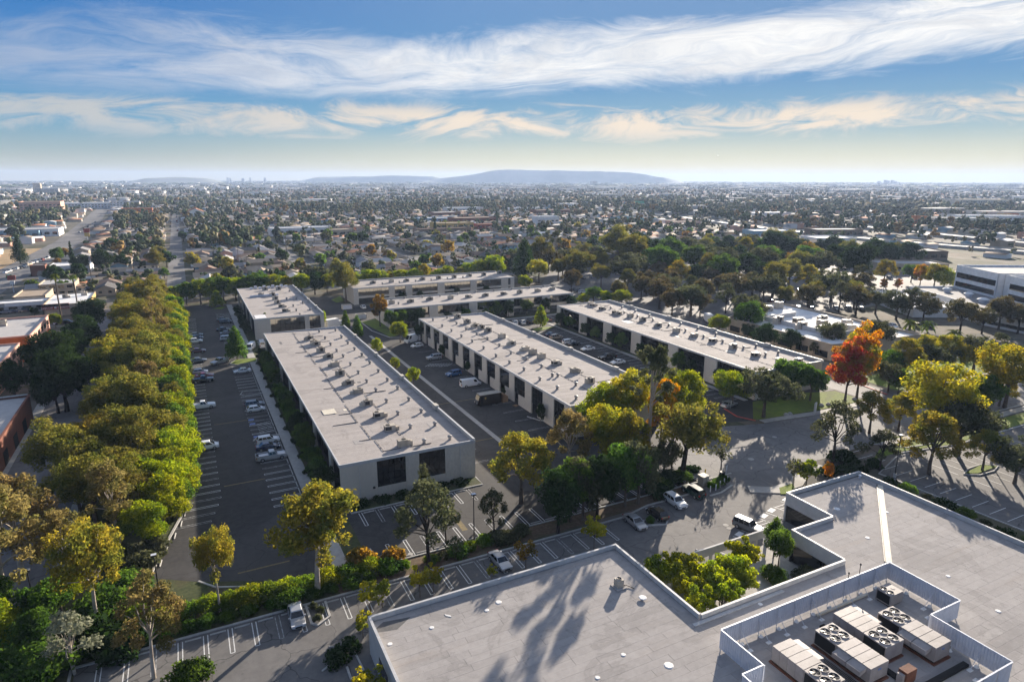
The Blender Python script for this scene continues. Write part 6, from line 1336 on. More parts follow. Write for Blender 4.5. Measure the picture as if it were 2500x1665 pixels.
for p, lb in (((59.62,274.83), 'pale concrete refuse enclosure by the rearmost building'), ((60.12,252.71), 'pale concrete refuse enclosure by the orange brown tree')):
    T = thing('refuse_enclosure', lb, 'enclosure', (*p, 0)); MB().box(-2, 2, 1.2, 1.4, 0, 1.8).build('wall', M['wall'], T); MB().box(-2, -1.8, -1.4, 1.2, 0, 1.8).build('wall', M['wall'], T); MB().box(1.8, 2, -1.4, 1.2, 0, 1.8).build('wall', M['wall'], T); MB().box(-1.8, 1.8, -1.4, -1.32, .1, 1.7).build('gate', M['metal'], T)
for i, (p, r_) in enumerate([((96.43,85.69), .6), ((73.24,68.80), .45), ((72.98,67.85), .4), ((109.68,91.74), .5), ((25.27,83.48), .4)]):
    tag(MB().cyl(p[0], p[1], .018, .032, r_, r_, 14, 0, False).build('manhole_cover', M['concrete'], None), '%s from the far side of the round pale covers in the paving' % ('manhole cover ' + ORD[(0, 2, 3, 1, 4)[i]]), 'manhole cover', 'round pale covers in the paving')
# ------------------------------------------------------------------ neighbouring buildings
def cmat(name, c, rough=0.85, rand=0.0):
    c2 = tuple(min(1, v*1.18) for v in c); return mat(name, c, c2, 0.5, rough, rand=rand)
WC = dict(white=(.72, .71, .69), cream=(.58, .52, .42), tan=(.42, .34, .25), pink=(.62, .36, .27), blue=(.22, .36, .46), grey=(.34, .33, .32), brick=(.17, .065, .04), yellow=(.52, .36, .12), orange=(.50, .14, .035), teal=(.12, .30, .30), green=(.20, .26, .18), brown=(.20, .14, .10), red=(.28, .06, .045))
WM = {k: cmat('wall_'+k, v) for k, v in WC.items()}
RC = dict(brown=(.20, .135, .095), grey=(.24, .23, .225), tan=(.34, .265, .19), dark=(.10, .095, .092), terracotta=(.38, .165, .085), pale=(.40, .385, .37), white=(.68, .67, .65), pink=(.5, .3, .24))
RM = {k: cmat('roof_'+k, v, .9) for k, v in RC.items()}
def block(name, label, cat, poly, h, wall, roof, wins=None, par=.5, extra=None):
    """flat-roofed building on a polygon: walls, recessed roof with parapet, window bands per side [(side index, z0, z1, n)]"""
    n = len(poly); A = 0.5*sum(poly[i][0]*poly[(i+1) % n][1]-poly[(i+1) % n][0]*poly[i][1] for i in range(n))
    if A < 0: poly = poly[::-1]
    cx_, cy_ = sum(p[0] for p in poly)/n, sum(p[1] for p in poly)/n
    T = thing(name, label, cat, (cx_, cy_, 0)); P = [(p[0]-cx_, p[1]-cy_) for p in poly]
    wm = WM[wall] if isinstance(wall, str) else wall
    for i in range(n):
        a, b = Vector(P[i]), Vector(P[(i+1) % n]); t = (b-a).normalized(); ni = Vector((-t.y, t.x))*.3
        w = MB(); w.prism([tuple(a), tuple(b), tuple(b+ni-t*.0), tuple(a+ni)], 0, h); wo_ = w.build('wall', wm, T)
        for z0, z1, k in (wins or {}).get(i, ()):
            L = (b-a).length; 
            for j in range(k):
                f0, f1 = ((j+.18)/k, (j+.82)/k) if k > 1 else (.03, .97)
                p, q = a+(b-a)*f0, a+(b-a)*f1
                mb = MB(); mb.prism([tuple(p-ni*.1), tuple(q-ni*.1), tuple(q+ni*.2), tuple(p+ni*.2)], z0, z1); mb.build('window', M['glass'], T)
    MB().prism([tuple(Vector(p)*.999) for p in P], h-par-.2, h-par).build('roof', RM[roof] if isinstance(roof, str) else roof, T)
    cp = MB(); cp.strip(P, .5, h, h+.08, True); cp.build('coping', wm, T)
    return T
def rect(x0, x1, y0, y1, a=0, ):
    cx_, cy_ = (x0+x1)/2, (y0+y1)/2; c_, s_ = math.cos(rad(a)), math.sin(rad(a))
    return [(cx_+(x-cx_)*c_-(y-cy_)*s_, cy_+(x-cx_)*s_+(y-cy_)*c_) for x, y in ((x0, y0), (x1, y0), (x1, y1), (x0, y1))]
def units(pts, z, where, s=1.5):
    for i, p in enumerate(pts): hvac(p, z+.3, '%s rooftop unit from the left on %s' % (ORD[i], where), 'rooftop units on '+where, s)
T = block('apartment_building', 'orange fronted building with pink sunlit side by the left street', 'building', rect(-80, -44, 235, 268), 8, 'pink', 'pale', {1: [(5.2, 6.8, 6), (.3, 3.2, 4)]}, .5)
MB().box(-18.0, 18.0, -16.56, -16.52, 0, 7.6).build('wall_face', WM['orange'], T)
for y in (8, 12.5): MB().box(18.02, 18.5, y-1.4, y-1.1, 0, 3.6).box(18.02, 18.5, y+1.1, y+1.4, 0, 3.6).box(18.02, 18.5, y-1.4, y+1.4, 3.6, 3.9).build('door_surround', WM['orange'], T)
units([(-62, 247), (-58, 252), (-55, 257), (-68, 254)], 7.5, 'the orange fronted building', 1.4)
block('apartment_building', 'pink stucco building with orange corner pier by the left street', 'building', rect(-80, -45.8, 188, 230), 7, 'pink', 'pale', {1: [(4.4, 6, 7), (.4, 2.8, 6)]}, .4)
T = block('warehouse', 'red brick warehouse with arched openings at the left edge', 'building', rect(-66, -34.9, 122, 175.3), 6, 'brick', 'pale', {}, .4)
for i in range(5): MB().box(15.56, 15.6, -20+i*9, -16.6+i*9, 0.2, 3.0).build('window', M['dark'], T)
for i in range(34): MB().box(-15.5, -15.0+.5, 26.0, 26.5, 6.08, 6.1).build('coping_tile', M['kerb'], T) if False else None
for i in range(20): MB().box(-15.4+i*1.54, -15.4+i*1.54+1.45, 26.05, 26.55, 6.09, 6.32).build('coping_stone', M['kerb'], T)
T = block('shop', 'corner shop with a dark red liquor market sign', 'shop', rect(-52.5, -37.2, 312, 341), 4.5, 'tan', 'white', {}, .3)
sg = MB().box(-8.0, 1.2, -15.0, -14.52, 2.7, 4.9).build('sign_board', WM['red'], T); MB().box(-8.0, 1.2, -15.04, -15.002, 3.9, 4.86).build('sign_band', M['dark'], sg)
def text(s_, size, parent, loc, m, rot=(math.pi/2, 0, 0), name='lettering'):
    c = bpy.data.curves.new(name, 'FONT'); c.body = s_; c.size = size; c.extrude = .02; c.align_x = 'CENTER'; c.align_y = 'CENTER'; c.resolution_u = 2
    tmp = bpy.data.objects.new('tmp', c); me = bpy.data.meshes.new_from_object(tmp); bpy.data.objects.remove(tmp); me.name = name
    o = bpy.data.objects.new(name, me); COL.objects.link(o); o.parent = parent; o.location = loc; o.rotation_euler = rot; me.materials.clear(); me.materials.append(m); return o
tx = text('LIQUOR \u25a0 MARKET', 1.05, sg, (-3.4, -15.06, 3.3), M['white']); tx.scale = (1.02, 1, 1)
units([(-47, 330), (-41, 334)], 4.2, 'the corner shop', 1.0)
MB().box(7.66, 7.7, -14.4, 14.4, 0.1, 4.4).build('wall_face', WM['yellow'], T)
T = block('shop', 'low shop row with a long white fascia board beside the corner shop', 'shop', rect(-86, -53.4, 327, 335.5), 4, 'grey', 'white', {0: [(.4, 2.4, 7)]}, .3)
MB().box(2, 15.5, -4.6, -4.3, 2.6, 3.9).build('sign_board', M['white'], T); MB().box(-15, -6, -4.6, -4.3, 2.5, 3.8).build('sign_board', WM['red'], T)
block('shop', 'small flat shop with a tan patched roof behind the shop row', 'shop', rect(-67, -55.5, 339, 360), 4.6, 'tan', 'tan', {}, .4)
T = block('apartment_building', 'two storey olive apartment block behind the corner shop', 'building', rect(-62, -48, 366, 384), 5.6, 'tan', 'pale', {0: [(.8, 2, 4), (3.6, 4.8, 4)]}, .3)
block('shop', 'small box shaped brick building by the left avenue', 'building', rect(-78, -71, 447, 455), 6, 'brick', 'grey', {}, .3)
block('shop', 'low white building by the left avenue', 'building', rect(-70, -50, 452, 470), 4.5, 'white', 'white', {0: [(.6, 2.6, 3)]}, .4)
T = thing('pole_sign', 'round red shop sign on a tall pole by the left avenue', 'sign', (*(-75.44,386.69), 0)); MB().cyl(0, 0, 0, 6, .18, .14, 8).build('pole', M['metal'], T); MB().box(-1.6, 1.6, -.2, .2, 6, 8.2).build('sign_face', WM['red'], T); MB().box(-.9, .9, -.2, .2, 4.0, 5.6).build('lower_face', M['white'], T)
T = thing('pole_sign', 'yellow and red restaurant sign at the avenue junction', 'sign', (*(-74.36,686.02), 0)); MB().cyl(0, 0, 0, 7, .3, .3, 8).build('pole', M['metal'], T); MB().box(-2.2, 2.2, -.4, .4, 7, 10.5).build('sign_face', WM['red'], T); MB().box(-2.0, 2.0, -.4, .4, 3.6, 6.8).build('lower_face', WM['yellow'], T)

# white roofed low building on the right
T = block('low_office', 'low white roofed building with sunken plant yard behind the autumn trees', 'building', [(173.5, 127.5), (192, 125), (212.5, 123.8), (212, 131), (215, 171.2), (215.4, 185.2), (206.6, 185.4), (190, 178.3), (174.4, 171.4)], 5.2, 'tan', 'white', {0: [(.6, 2.4, 4)], 8: [(.6, 2.6, 6)]}, .8)
MB().box(*[v-o for v, o in ((181, 196.04),)]*0 or (-14, 10, -20, -19.8), 4.4, 6.0).build('screen_wall', M['gwall'], T); MB().box(-14.2, -14, -20, 9, 4.4, 6.0).build('screen_wall', M['gwall'], T); MB().box(-14, 2, 9, 9.2, 4.4, 6.0).build('screen_wall', M['gwall'], T)
units([(183, 136), (188, 142), (186, 149), (193, 147), (197, 139), (191, 155), (200, 152), (203, 145), (185, 158), (180, 165), (199, 176), (207, 178)], 4.5, 'the low white roofed building', 1.6)
# white office with ribbon windows
U, V_ = Vector((-.480, -.877)), Vector((.877, -.480))
def uv(o, a, b_): p = Vector(o)+U*a+V_*b_; return (p.x, p.y)
Q0 = (304, 187)
T = block('white_office', 'white wing with flat grey roof below the white office tower', 'building', [uv(Q0, 0, 0), uv(Q0, 45, 0), uv(Q0, 45, -5), uv(Q0, 62, -5), uv(Q0, 92, 6), uv(Q0, 92, 22), uv(Q0, 0, 22)], 5.2, 'white', 'grey', {3: [(.9, 2.2, 1)], 2: [(.9, 2.4, 1)], 4: [(.9, 2.4, 1)]}, .6)
for a, b_, s_ in ((12, 10, 1.6), (24, 12, 1.6), (38, 9, 1.9)):
    p = uv(Q0, a, b_); Tm = thing('roof_cowl', '%s white mushroom cowl on the white wing roof' % ORD[(12, 24, 38).index(a)], 'vent', (p[0], p[1], 4.6), 0, 'white mushroom cowls on the white wing'); MB().cyl(0, 0, 0, 1.3, s_*.8, s_*.8, 12).build('neck', M['metal'], Tm); MB().cyl(0, 0, 1.3, 2.0, s_*1.2, s_*.5, 14).build('hood', M['white'], Tm)
P0 = (323, 178)
for (a0, a1, off, lb) in ((0, 28.3, 0, 'left part of the white office with black ribbon windows'), (35, 80, 0, 'right part of the white office with black ribbon windows')):
    poly = [uv(P0, a0, 0), uv(P0, a1, 0), uv(P0, a1, 34), uv(P0, a0, 34)]
    T = block('white_office', lb, 'building', poly, 15.2, 'white', 'pale', {}, .8)
    o_ = Vector((sum(p[0] for p in poly)/4, sum(p[1] for p in poly)/4))
    for z0, z1 in ((5.6, 7.8), (9.6, 12.0)):
        q = [Vector(uv(P0, a0+1.0, -.06)), Vector(uv(P0, a1-.9, -.06)), Vector(uv(P0, a1-.9, .1)), Vector(uv(P0, a0+1.0, .1))]
        mb = MB(); mb.prism([tuple(v-o_) for v in q], z0, z1); mb.build('window', M['glass'], T)
        q = [Vector(uv(P0, a0-.06, 1)), Vector(uv(P0, a0-.06, 33)), Vector(uv(P0, a0+.1, 33)), Vector(uv(P0, a0+.1, 1))]
        mb = MB(); mb.prism([tuple(v-o_) for v in q], z0, z1); mb.build('window', M['glass'], T)
T = block('white_office', 'curved recess between the two white office parts', 'building', [uv(P0, 28.3, 3), uv(P0, 35, 3), uv(P0, 35, 33), uv(P0, 28.3, 33)], 14.6, 'white', 'pale', {1: [(5.6, 7.8, 1), (9.6, 12, 1)], 3: []}, .6)
block('white_office', 'low white block with bright roof left of the white wing', 'building', [(279, 190), (296, 182), (276, 148), (260, 157)], 4.2, 'white', 'white', {}, .5)
for (x0, x1, y0, y1, a, h, w_, rf, lb) in [(320, 372, 316, 342, -28, 5, 'brown', 'pale', 'long low building with a pale roof among the wooded car park trees'), (436, 480, 276, 300, -28, 6, 'brown', 'grey', 'brown low building with carports beyond the wooded car park'), (375, 415, 238, 256, -28, 5, 'tan', 'pale', 'tan roofed low building right of the dark trees'),
                                       (470, 505, 362, 388, -20, 7, 'white', 'white', 'bright white warehouse before the freeway'), (480, 520, 440, 462, -20, 7, 'blue', 'white', 'pale blue walled warehouse before the freeway'), (548, 596, 424, 446, -20, 7, 'brown', 'pale', 'long brown building beside the freeway'), (420, 460, 400, 418, -10, 5, 'tan', 'pale', 'tan flat building before the freeway'),
                                       (510, 545, 592, 612, -15, 6, 'pink', 'tan', 'salmon coloured building left of the freeway'), (370, 397, 666, 684, -8, 11.5, 'white', 'white', 'tall white block with small windows in the shopping street'), (388, 450, 1000, 1025, 0, 8, 'white', 'white', 'long white warehouse beyond the shopping street'),
                                       (300, 356, 748, 776, 0, 7, 'brick', 'brown', 'dark red roofed hall in the shopping street'), (246, 290, 670, 690, 0, 7, 'yellow', 'tan', 'yellow ochre hall in the shopping street'), (292, 318, 664, 680, 0, 5, 'red', 'terracotta', 'red fronted shop beside the yellow hall'), (512, 548, 676, 696, -10, 6, 'teal', 'pink', 'teal building with a pink roof band'),
                                       (322, 362, 884, 910, 0, 7, 'brick', 'white', 'red and white hall in the shopping street'), (480, 560, 868, 895, 0, 8, 'brick', 'brown', 'long brick building left of the freeway'), (480, 562, 990, 1010, 0, 6, 'white', 'white', 'long low white building beneath the flyover'), (270, 324, 796, 818, 0, 5, 'blue', 'white', 'white roofed school hall with a blue end'),
                                       (205, 262, 612, 626, 0, 6, 'brown', 'brown', 'brown apartment row behind the green field'), (128, 150, 640, 660, 0, 6, 'tan', 'tan', 'tan apartment block near the green field'),
                                       (76, 134, 662, 680, 0, 7.5, 'white', 'white', 'long white school building with a row of small windows'), (-212, -160, 1215, 1255, 0, 18.5, 'pink', 'tan', 'tall beige office block with dark window bands on the left'), (-190, -100, 1410, 1450, 0, 10, 'white', 'white', 'long white hall behind the beige office block'), (-75, -35, 1130, 1155, 0, 10, 'orange', 'tan', 'orange building beyond the left avenue'), (-110, -62, 1395, 1420, 0, 12, 'white', 'terracotta', 'white building with red tiled roof far along the avenue'),
                                       (-190, -104, 752, 785, 0, 7, 'white', 'pale', 'long white building at the left avenue'), (-150, -118, 742, 752, 0, 6, 'blue', 'terracotta', 'blue walled building with red tiled roof at the left avenue'),
                                       (790, 870, 455, 478, -35, 10, 'cream', 'white', 'pale school block with coloured panels beyond the freeway'), (880, 960, 470, 495, -35, 10, 'white', 'white', 'second pale school block beyond the freeway'), (1000, 1100, 500, 540, -30, 11, 'cream', 'pale', 'large pale hall at the right beyond the freeway'), (1450, 1560, 780, 830, -30, 14, 'cream', 'tan', 'long cream building far on the right'),
                                       (-490, -466, 3120, 3150, 0, 33, 'tan', 'tan', 'tall tan tower on the far left skyline'), (-425, -355, 2700, 2735, 0, 18, 'grey', 'grey', 'grey slab block right of the tall tan tower')]:
    wn = {0: [(h*.25, h*.6, max(3, int((x1-x0)/6)))]} if h < 9 else {0: [(z, z+1.6, max(5, int((x1-x0)/5))) for z in np.arange(2, h-2.5, 3.6)]}
    block('flat_building', lb, 'building', rect(x0, x1, y0, y1, a), h, w_, rf, wn if h < 40 else {}, .6)
for i, (x, y, c_) in enumerate([(772, 476, 'orange'), (868, 466, 'blue'), (962, 482, 'yellow'), (985, 486, 'orange')]): block('flat_building', '%s coloured panel block from the left on the pale school' % ORD[i], 'building', rect(x-6, x+6, y-6, y+6, -35), 10.5+(i == 0)*2, c_, 'tan', {}, .4)

# ------------------------------------------------------------------ houses
def house_meshes(kind, w, l, h=2.9, rise=1.9, o=.55):
    """ridge along y; walls 2w x 2l"""
    wb = MB().box(-w, w, -l, l, 0, h)
    rb = MB()
    if kind == 'gable':
        wb.add([(-w, -l, h), (w, -l, h), (0, -l, h+rise*.98), (-w, l, h), (w, l, h), (0, l, h+rise*.98)], [(0, 1, 2), (4, 3, 5)])
        for s_ in (-1, 1):
            a = (s_*(w+o), -l-o, h-rise*o/w); b_ = (s_*(w+o), l+o, h-rise*o/w); c_ = (0, l+o, h+rise); d_ = (0, -l-o, h+rise); t = .16
            q = [a, b_, c_, d_]; V = q+[(p[0], p[1], p[2]+t) for p in q]
            f = [(4, 5, 6, 7), (3, 2, 1, 0), (0, 1, 5, 4), (1, 2, 6, 5), (2, 3, 7, 6), (3, 0, 4, 7)]; rb.add(V, f if s_ > 0 else [tuple(reversed(k)) for k in f])
    else:
        e = w+o; k = l+o; r_ = max(.2, l-w*.9); V = [(-e, -k, h-.1), (e, -k, h-.1), (e, k, h-.1), (-e, k, h-.1), (-e, -k, h+.08), (e, -k, h+.08), (e, k, h+.08), (-e, k, h+.08), (0, -r_, h+rise), (0, r_, h+rise)]
        rb.add(V, [(3, 2, 1, 0), (0, 1, 5, 4), (1, 2, 6, 5), (2, 3, 7, 6), (3, 0, 4, 7), (4, 5, 8), (5, 6, 9, 8), (6, 7, 9), (7, 4, 8, 9)])
    wi = MB()
    for s_ in (-1, 1):
        for y in (-l*.55, 0.1*l, l*.6): wi.box(s_*w-.03, s_*w+.03, y-.7, y+.7, 1.0, 2.2)
        for x in (-w*.5, w*.45): wi.box(x-.7, x+.7, s_*l-.03, s_*l+.03, 1.0, 2.2)
    ms = [wb.mesh('wall'), rb.mesh('roof'), wi.mesh('window')]
    ms[0].materials.append(None); ms[1].materials.append(None); ms[2].materials.append(M['glass']); return ms
HM = [('gable', house_meshes('gable', 4.2, 6.5, rise=1.7)), ('hip', house_meshes('hip', 4.6, 6.2, rise=1.6)), ('gable', house_meshes('gable', 3.6, 8.0, 2.8, .95)), ('hip', house_meshes('hip', 5.2, 7.5, 3.0, 1.9)), ('gable', house_meshes('gable', 3.0, 3.6, 2.5, .75)), ('gable', house_meshes('gable', 4.4, 6.0, 5.4, 1.6))]
r = random.Random(77)
FW1 = [(812, 1130), (783, 970), (734, 674), (682, 450), (638, 301), (612, 190), (600, 60)]; FW2 = [(690, 1000), (646, 757), (574, 500), (562, 369), (569, 268), (572, 180), (570, 40)]
AVN = [(-92, 285), (-89, 545), (-88, 691), (-102, 1024), (-114, 1240), (-130, 1700)]
def near_line(x, y, L, d_):
    for (x0, y0), (x1, y1) in zip(L[:-1], L[1:]):
        vx, vy = x1-x0, y1-y0; t = max(0, min(1, ((x-x0)*vx+(y-y0)*vy)/(vx*vx+vy*vy)))
        if math.hypot(x-x0-vx*t, y-y0-vy*t) < d_: return True
    return False
TAKEN = [(-36, 165, -100, 322), (150, 440, 60, 352), (-66, -34, 100, 345), (-210, -100, 735, 790), (60, 165, 655, 690), (128, 165, 605, 632), (-95, -70, 300, 440)]
for o in list(COL.objects):
    if o.name.split('.')[0] in ('flat_building', 'shop') and o.parent is None:
        xs = [c for ch in o.children if ch.type == 'MESH' for c in [ch.bound_box[0], ch.bound_box[6]]]
        X = [c[0]+o.location.x for c in xs]; Y = [c[1]+o.location.y for c in xs]; TAKEN.append((min(X)-8, max(X)+8, min(Y)-9, max(Y)+9))
XST = [-92, -5, 68, 141, 214, 287, 360, 433, 506]; YST = [338, 442, 556, 690, 830, 960, 1090]
def free(x, y, m_=0.0):
    if near_line(x, y, FW1, 26) or near_line(x, y, FW2, 26) or near_line(x, y, AVN, 15): return False
    return not any(a-m_ < x < b+m_ and c-m_ < y < d_+m_ for a, b, c, d_ in TAKEN)
def infr(x, y, m_=0): 
    az_ = math.degrees(math.atan2(x, y)); return -14 < az_ < 68
lots = []
for bi, (xa, xb) in enumerate(zip(XST[:-1], XST[1:])):
    n_ = 4 if xb-xa < 80 else 5
    for row in range(n_):
        x = xa+9+(xb-xa-18)*(row+.5)/n_; y = 330+r.uniform(0, 6)
        while y < 1100:
            st = r.uniform(12.5, 17)
            if not any(abs(y-ys) < 9.5 for ys in YST) and free(x, y, 5) and infr(x, y): lots.append((x+r.uniform(-1, 1), y))
            y += st
lots.sort(key=lambda p: math.hypot(*p))
rk_, rw_ = list(RC)[:6], list(WC)
def zone(x, y): return 'near the left avenue' if x < -5 else 'behind the west parking lot trees' if y < 440 and x < 70 else 'behind the rear lime tree row' if y < 440 else 'along the middle street' if x < 75 else 'before the shopping street' if x < 290 else 'on the freeway side'
def zone2(y): return 'close by' if y < 440 else 'in the middle distance' if y < 560 else 'further back' if y < 700 else 'far back'
rest = []
for i, (x, y) in enumerate(lots):
    rc = r.choices(rk_, (24, 28, 16, 18, 7, 9))[0]; wc = r.choices(['white', 'cream', 'tan', 'grey', 'pink', 'blue', 'green', 'yellow'], (22, 24, 22, 12, 8, 6, 4, 2))[0]
    k_ = r.choices(range(6), (26, 22, 20, 14, 12, 6))[0]; rz = (0 if r.random() < .55 else math.pi/2)+r.gauss(0, .02)
    if i >= 290: rest.append((x, y, rc, wc, k_, rz)); continue
    kd, ms = HM[k_]; lb = '%s %s house with %s %s roof %s, %s' % ('two storey' if k_ == 5 else 'small' if k_ == 4 else 'single storey', wc, rc, kd, zone(x, y), zone2(y))
    T = thing('house', lb, 'house', (x, y, 0), rz, lb.replace(' house ', ' houses ').replace(',', '')[:110])
    for nm, me, mm in (('wall', ms[0], WM[wc]), ('roof', ms[1], RM[rc]), ('window', ms[2], None)):
        o = link(nm, me, None, T)
        if mm: o.material_slots[0].link = 'OBJECT'; o.material_slots[0].material = mm
# the six that stand out by colour or height
for p, w_, rf, lb, a in (((165.67,477.03), 'white', 'tan', 'white two storey house with open stair in the middle homes', 0), ((251.35,515.70), 'blue', 'brown', 'bright blue two storey house before the shopping street', 1.57), ((234.99,523.49), 'pink', 'pale', 'pink two storey house left of the blue one', 1.57), ((289.76,520.95), 'white', 'white', 'white flat fronted two storey house right of the blue one', 1.57), ((99.37,404.39), 'green', 'dark', 'green walled house right behind the rear lime trees', 0), ((32.34,488.40), 'white', 'grey', 'white two gabled house behind the west lot trees', 0)):
    T = thing('house', lb, 'house', (*p, 0), a)
    for nm, me, mm in (('wall', HM[5][1][0], WM[w_]), ('roof', HM[5][1][1], RM[rf]), ('window', HM[5][1][2], None)):
        o = link(nm, me, None, T)
        if mm: o.material_slots[0].link = 'OBJECT'; o.material_slots[0].material = mm
# white church with gabled front
T = thing('church', 'white gabled church hall with one tall dark window, far up the middle street', 'church', (*(19.37,942.03), 0))
mb = MB().box(-9.5, 9.5, 0, 34, 0, 11.5); mb.add([(-9.5, 0, 11.5), (9.5, 0, 11.5), (0, 0, 15.8), (-9.5, 34, 11.5), (9.5, 34, 11.5), (0, 34, 15.8)], [(0, 1, 2), (4, 3, 5)]); mb.build('wall', WM['white'], T)
mb = MB(); mb.add([(-10, -.5, 11.4), (0, -.5, 16), (0, 34.5, 16), (-10, 34.5, 11.4), (10, -.5, 11.4), (10, 34.5, 11.4)], [(0, 1, 2, 3), (1, 4, 5, 2)]); mb.build('roof', RM['terracotta'], T)
MB().box(-1.6, 1.6, -.1, -.05, 3, 10).build('window', M['glass'], T); MB().box(-18, -9.6, -4, 14, 0, 4).build('annex', WM['white'], T); MB().box(-.8, .8, 2, 3.6, 15.8, 18).build('belfry', RM['terracotta'], T)

# streets through the homes
st = MB()
for x in XST: st.box(x-4.5, x+4.5, 330, 1500, 0, .03) if x > -90 else None
AV = [(-92, 285), (-89, 545), (-88, 691), (-102, 1024), (-114, 1240), (-130, 1700)]
st.strip(AV, 21, 0, .05)
for y in YST: st.box(-85, 515, y-4, y+4, .0, .022)
struct('avenue', st, M['road'])
fw = MB(); br_ = MB()
fw.strip(FW1, 22, 0, 2.0); fw.strip(FW2, 20, 0, 1.2)
M['freeway'] = mat('freeway_concrete', (.27, .262, .247), (.34, .33, .31), .3, .75)
struct('freeway', fw, M['freeway'])
for L, lb in ((FW1, 'far pale barrier wall along the freeway'), (FW2, 'near pale barrier wall along the freeway')):
    mb = MB(); mb.strip([(p[0]-11.5, p[1]) for p in L], .6, 0, 2.9 if L is FW1 else 2.1); mb.strip([(p[0]+11.5, p[1]) for p in L], .6, 0, 2.9 if L is FW1 else 2.1); tag(mb.build('barrier_wall', M['concrete'], None), lb, 'barrier wall')
T = thing('flyover', 'long concrete flyover crossing behind the shopping street', 'flyover', (600, 1290, 0))
d_ = MB(); dk = [(-330, -40), (-160, 5), (0, 20), (160, 0), (330, -90)]; d_.strip(dk, 16, 7.2, 8.6); d_.build('deck', M['freeway'], T); rl = MB(); rl.strip([(p[0], p[1]-8) for p in dk], .5, 8.6, 9.8); rl.strip([(p[0], p[1]+8) for p in dk], .5, 8.6, 9.8); rl.build('railing', M['concrete'], T)
for x, y in [(-245, -18), (-160, 5), (-80, 12), (0, 20), (80, 10), (160, 0), (245, -45)]: MB().box(x-2, x+2, y-5, y+5, 0, 7.2).build('pillar', M['concrete'], T)
T = thing('gantry_sign', 'green road sign on a gantry over the freeway', 'sign', (770, 1000, 0)); MB().cyl(-9, 0, 0, 9, .4, .4, 6).build('post', M['metal'], T); MB().cyl(9, 0, 0, 9, .4, .4, 6).build('post', M['metal'], T); MB().box(-10, 10, -.4, .4, 9, 14).build('sign_face', mat('sign_green', (.02, .26, .16)), T)

# ------------------------------------------------------------------ the far city as one mass: houses, halls and trees out to the haze
def colmat(name, rough=.9):
    m, k = newmat(name); b = k.n('ShaderNodeBsdfPrincipled'); o = k.n('ShaderNodeOutputMaterial'); k.put(o.inputs[0], b.outputs[0])
    at = k.n('ShaderNodeAttribute', attribute_name='Col'); k.put(b.inputs['Base Color'], at.outputs['Color']); b.inputs['Roughness'].default_value = rough; b.inputs['Specular IOR Level'].default_value = .15
    return m
def np_mesh(name, v, f, col_, m):
    """v (N,3), f (F,k), col_ per face"""
    me = bpy.data.meshes.new(name); k = f.shape[1]; me.vertices.add(len(v)); me.vertices.foreach_set('co', v.astype(np.float32).ravel())
    me.loops.add(f.size); me.loops.foreach_set('vertex_index', f.ravel().astype(np.int32)); me.polygons.add(len(f)); me.polygons.foreach_set('loop_start', (np.arange(len(f))*k).astype(np.int32))
    me.update(calc_edges=True)
    at = me.attributes.new('Col', 'FLOAT_COLOR', 'CORNER'); c4 = np.ones((f.size, 4), np.float32); c4[:, :3] = np.repeat(col_, k, 0); at.data.foreach_set('color', c4.ravel()); me.materials.append(m); return me
NR = np.random.default_rng(5)
CMAT = colmat('city_paint')
def boxes_gable(P, name):
    """P rows: x,y,w,l,h,rise,rz, wall rgb, roof rgb -> one mesh of quads (roof ridge along l)"""
    P = np.array(P); n = len(P); c, s_ = np.cos(P[:, 6]), np.sin(P[:, 6])
    w, l, h, ri = P[:, 2], P[:, 3], P[:, 4], P[:, 5]; z0 = np.zeros(n); o = .5*(ri > .05)
    loc = [(-w, -l, z0), (w, -l, z0), (w, l, z0), (-w, l, z0), (-w, -l, h), (w, -l, h), (w, l, h), (-w, l, h), (-w-o, -l-o, h-.1), (w+o, -l-o, h-.1), (w+o, l+o, h-.1), (-w-o, l+o, h-.1), (z0, -l-o, h+ri), (z0, l+o, h+ri)]
    V = np.stack([np.stack([P[:, 0]+a*c-b_*s_, P[:, 1]+a*s_+b_*c, z+z0], -1) for a, b_, z in loc], 1)
    F = np.array([(0, 1, 5, 4), (1, 2, 6, 5), (2, 3, 7, 6), (3, 0, 4, 7), (8, 9, 12, 12), (9, 10, 13, 12), (10, 11, 13, 13), (11, 8, 12, 13)])
    F = np.array([(0, 1, 5, 4), (1, 2, 6, 5), (2, 3, 7, 6), (3, 0, 4, 7), (9, 10, 13, 12), (11, 8, 12, 13)])
    T1 = np.array([(8, 9, 12), (10, 11, 13)])
    base = (np.arange(n)*14)[:, None, None]
    quads = (base+F[None]).reshape(-1, 4)
    wc_, rc_ = P[:, 7:10], P[:, 10:13]
    col_ = np.stack([wc_]*4+[rc_]*2, 1).reshape(-1, 3)
    tri = (base+T1[None]).reshape(-1, 3); tri4 = np.concatenate([tri, tri], 0)
    allf = np.concatenate([np.concatenate([quads[:, [0, 1, 2]], quads[:, [0, 2, 3]]]), tri]); colf = np.concatenate([col_, col_, np.repeat(wc_, 2, 0)])
    return np_mesh(name, V.reshape(-1, 3), allf, colf, CMAT)
LO, HI = {}, {}
wl = np.array([WC[k] for k in ('white', 'white', 'cream', 'cream', 'tan', 'grey', 'pink', 'blue')]); rl_ = np.array([RC[k] for k in ('brown', 'grey', 'tan', 'dark', 'terracotta', 'pale', 'white', 'tan')])
rows = []
for (x, y, rc, wc, k_, rz) in rest: rows.append((x, y, 4.3, 6.6, 2.9 if k_ != 5 else 5.4, 1.2, rz, *WC[wc], *RC[rc]))
def fan_pts(n, r0, r1, a0=-13, a1=67.5):
    rr = np.sqrt(NR.uniform(r0*r0, r1*r1, n)); a = np.radians(NR.uniform(a0, a1, n)); return rr*np.sin(a), rr*np.cos(a)
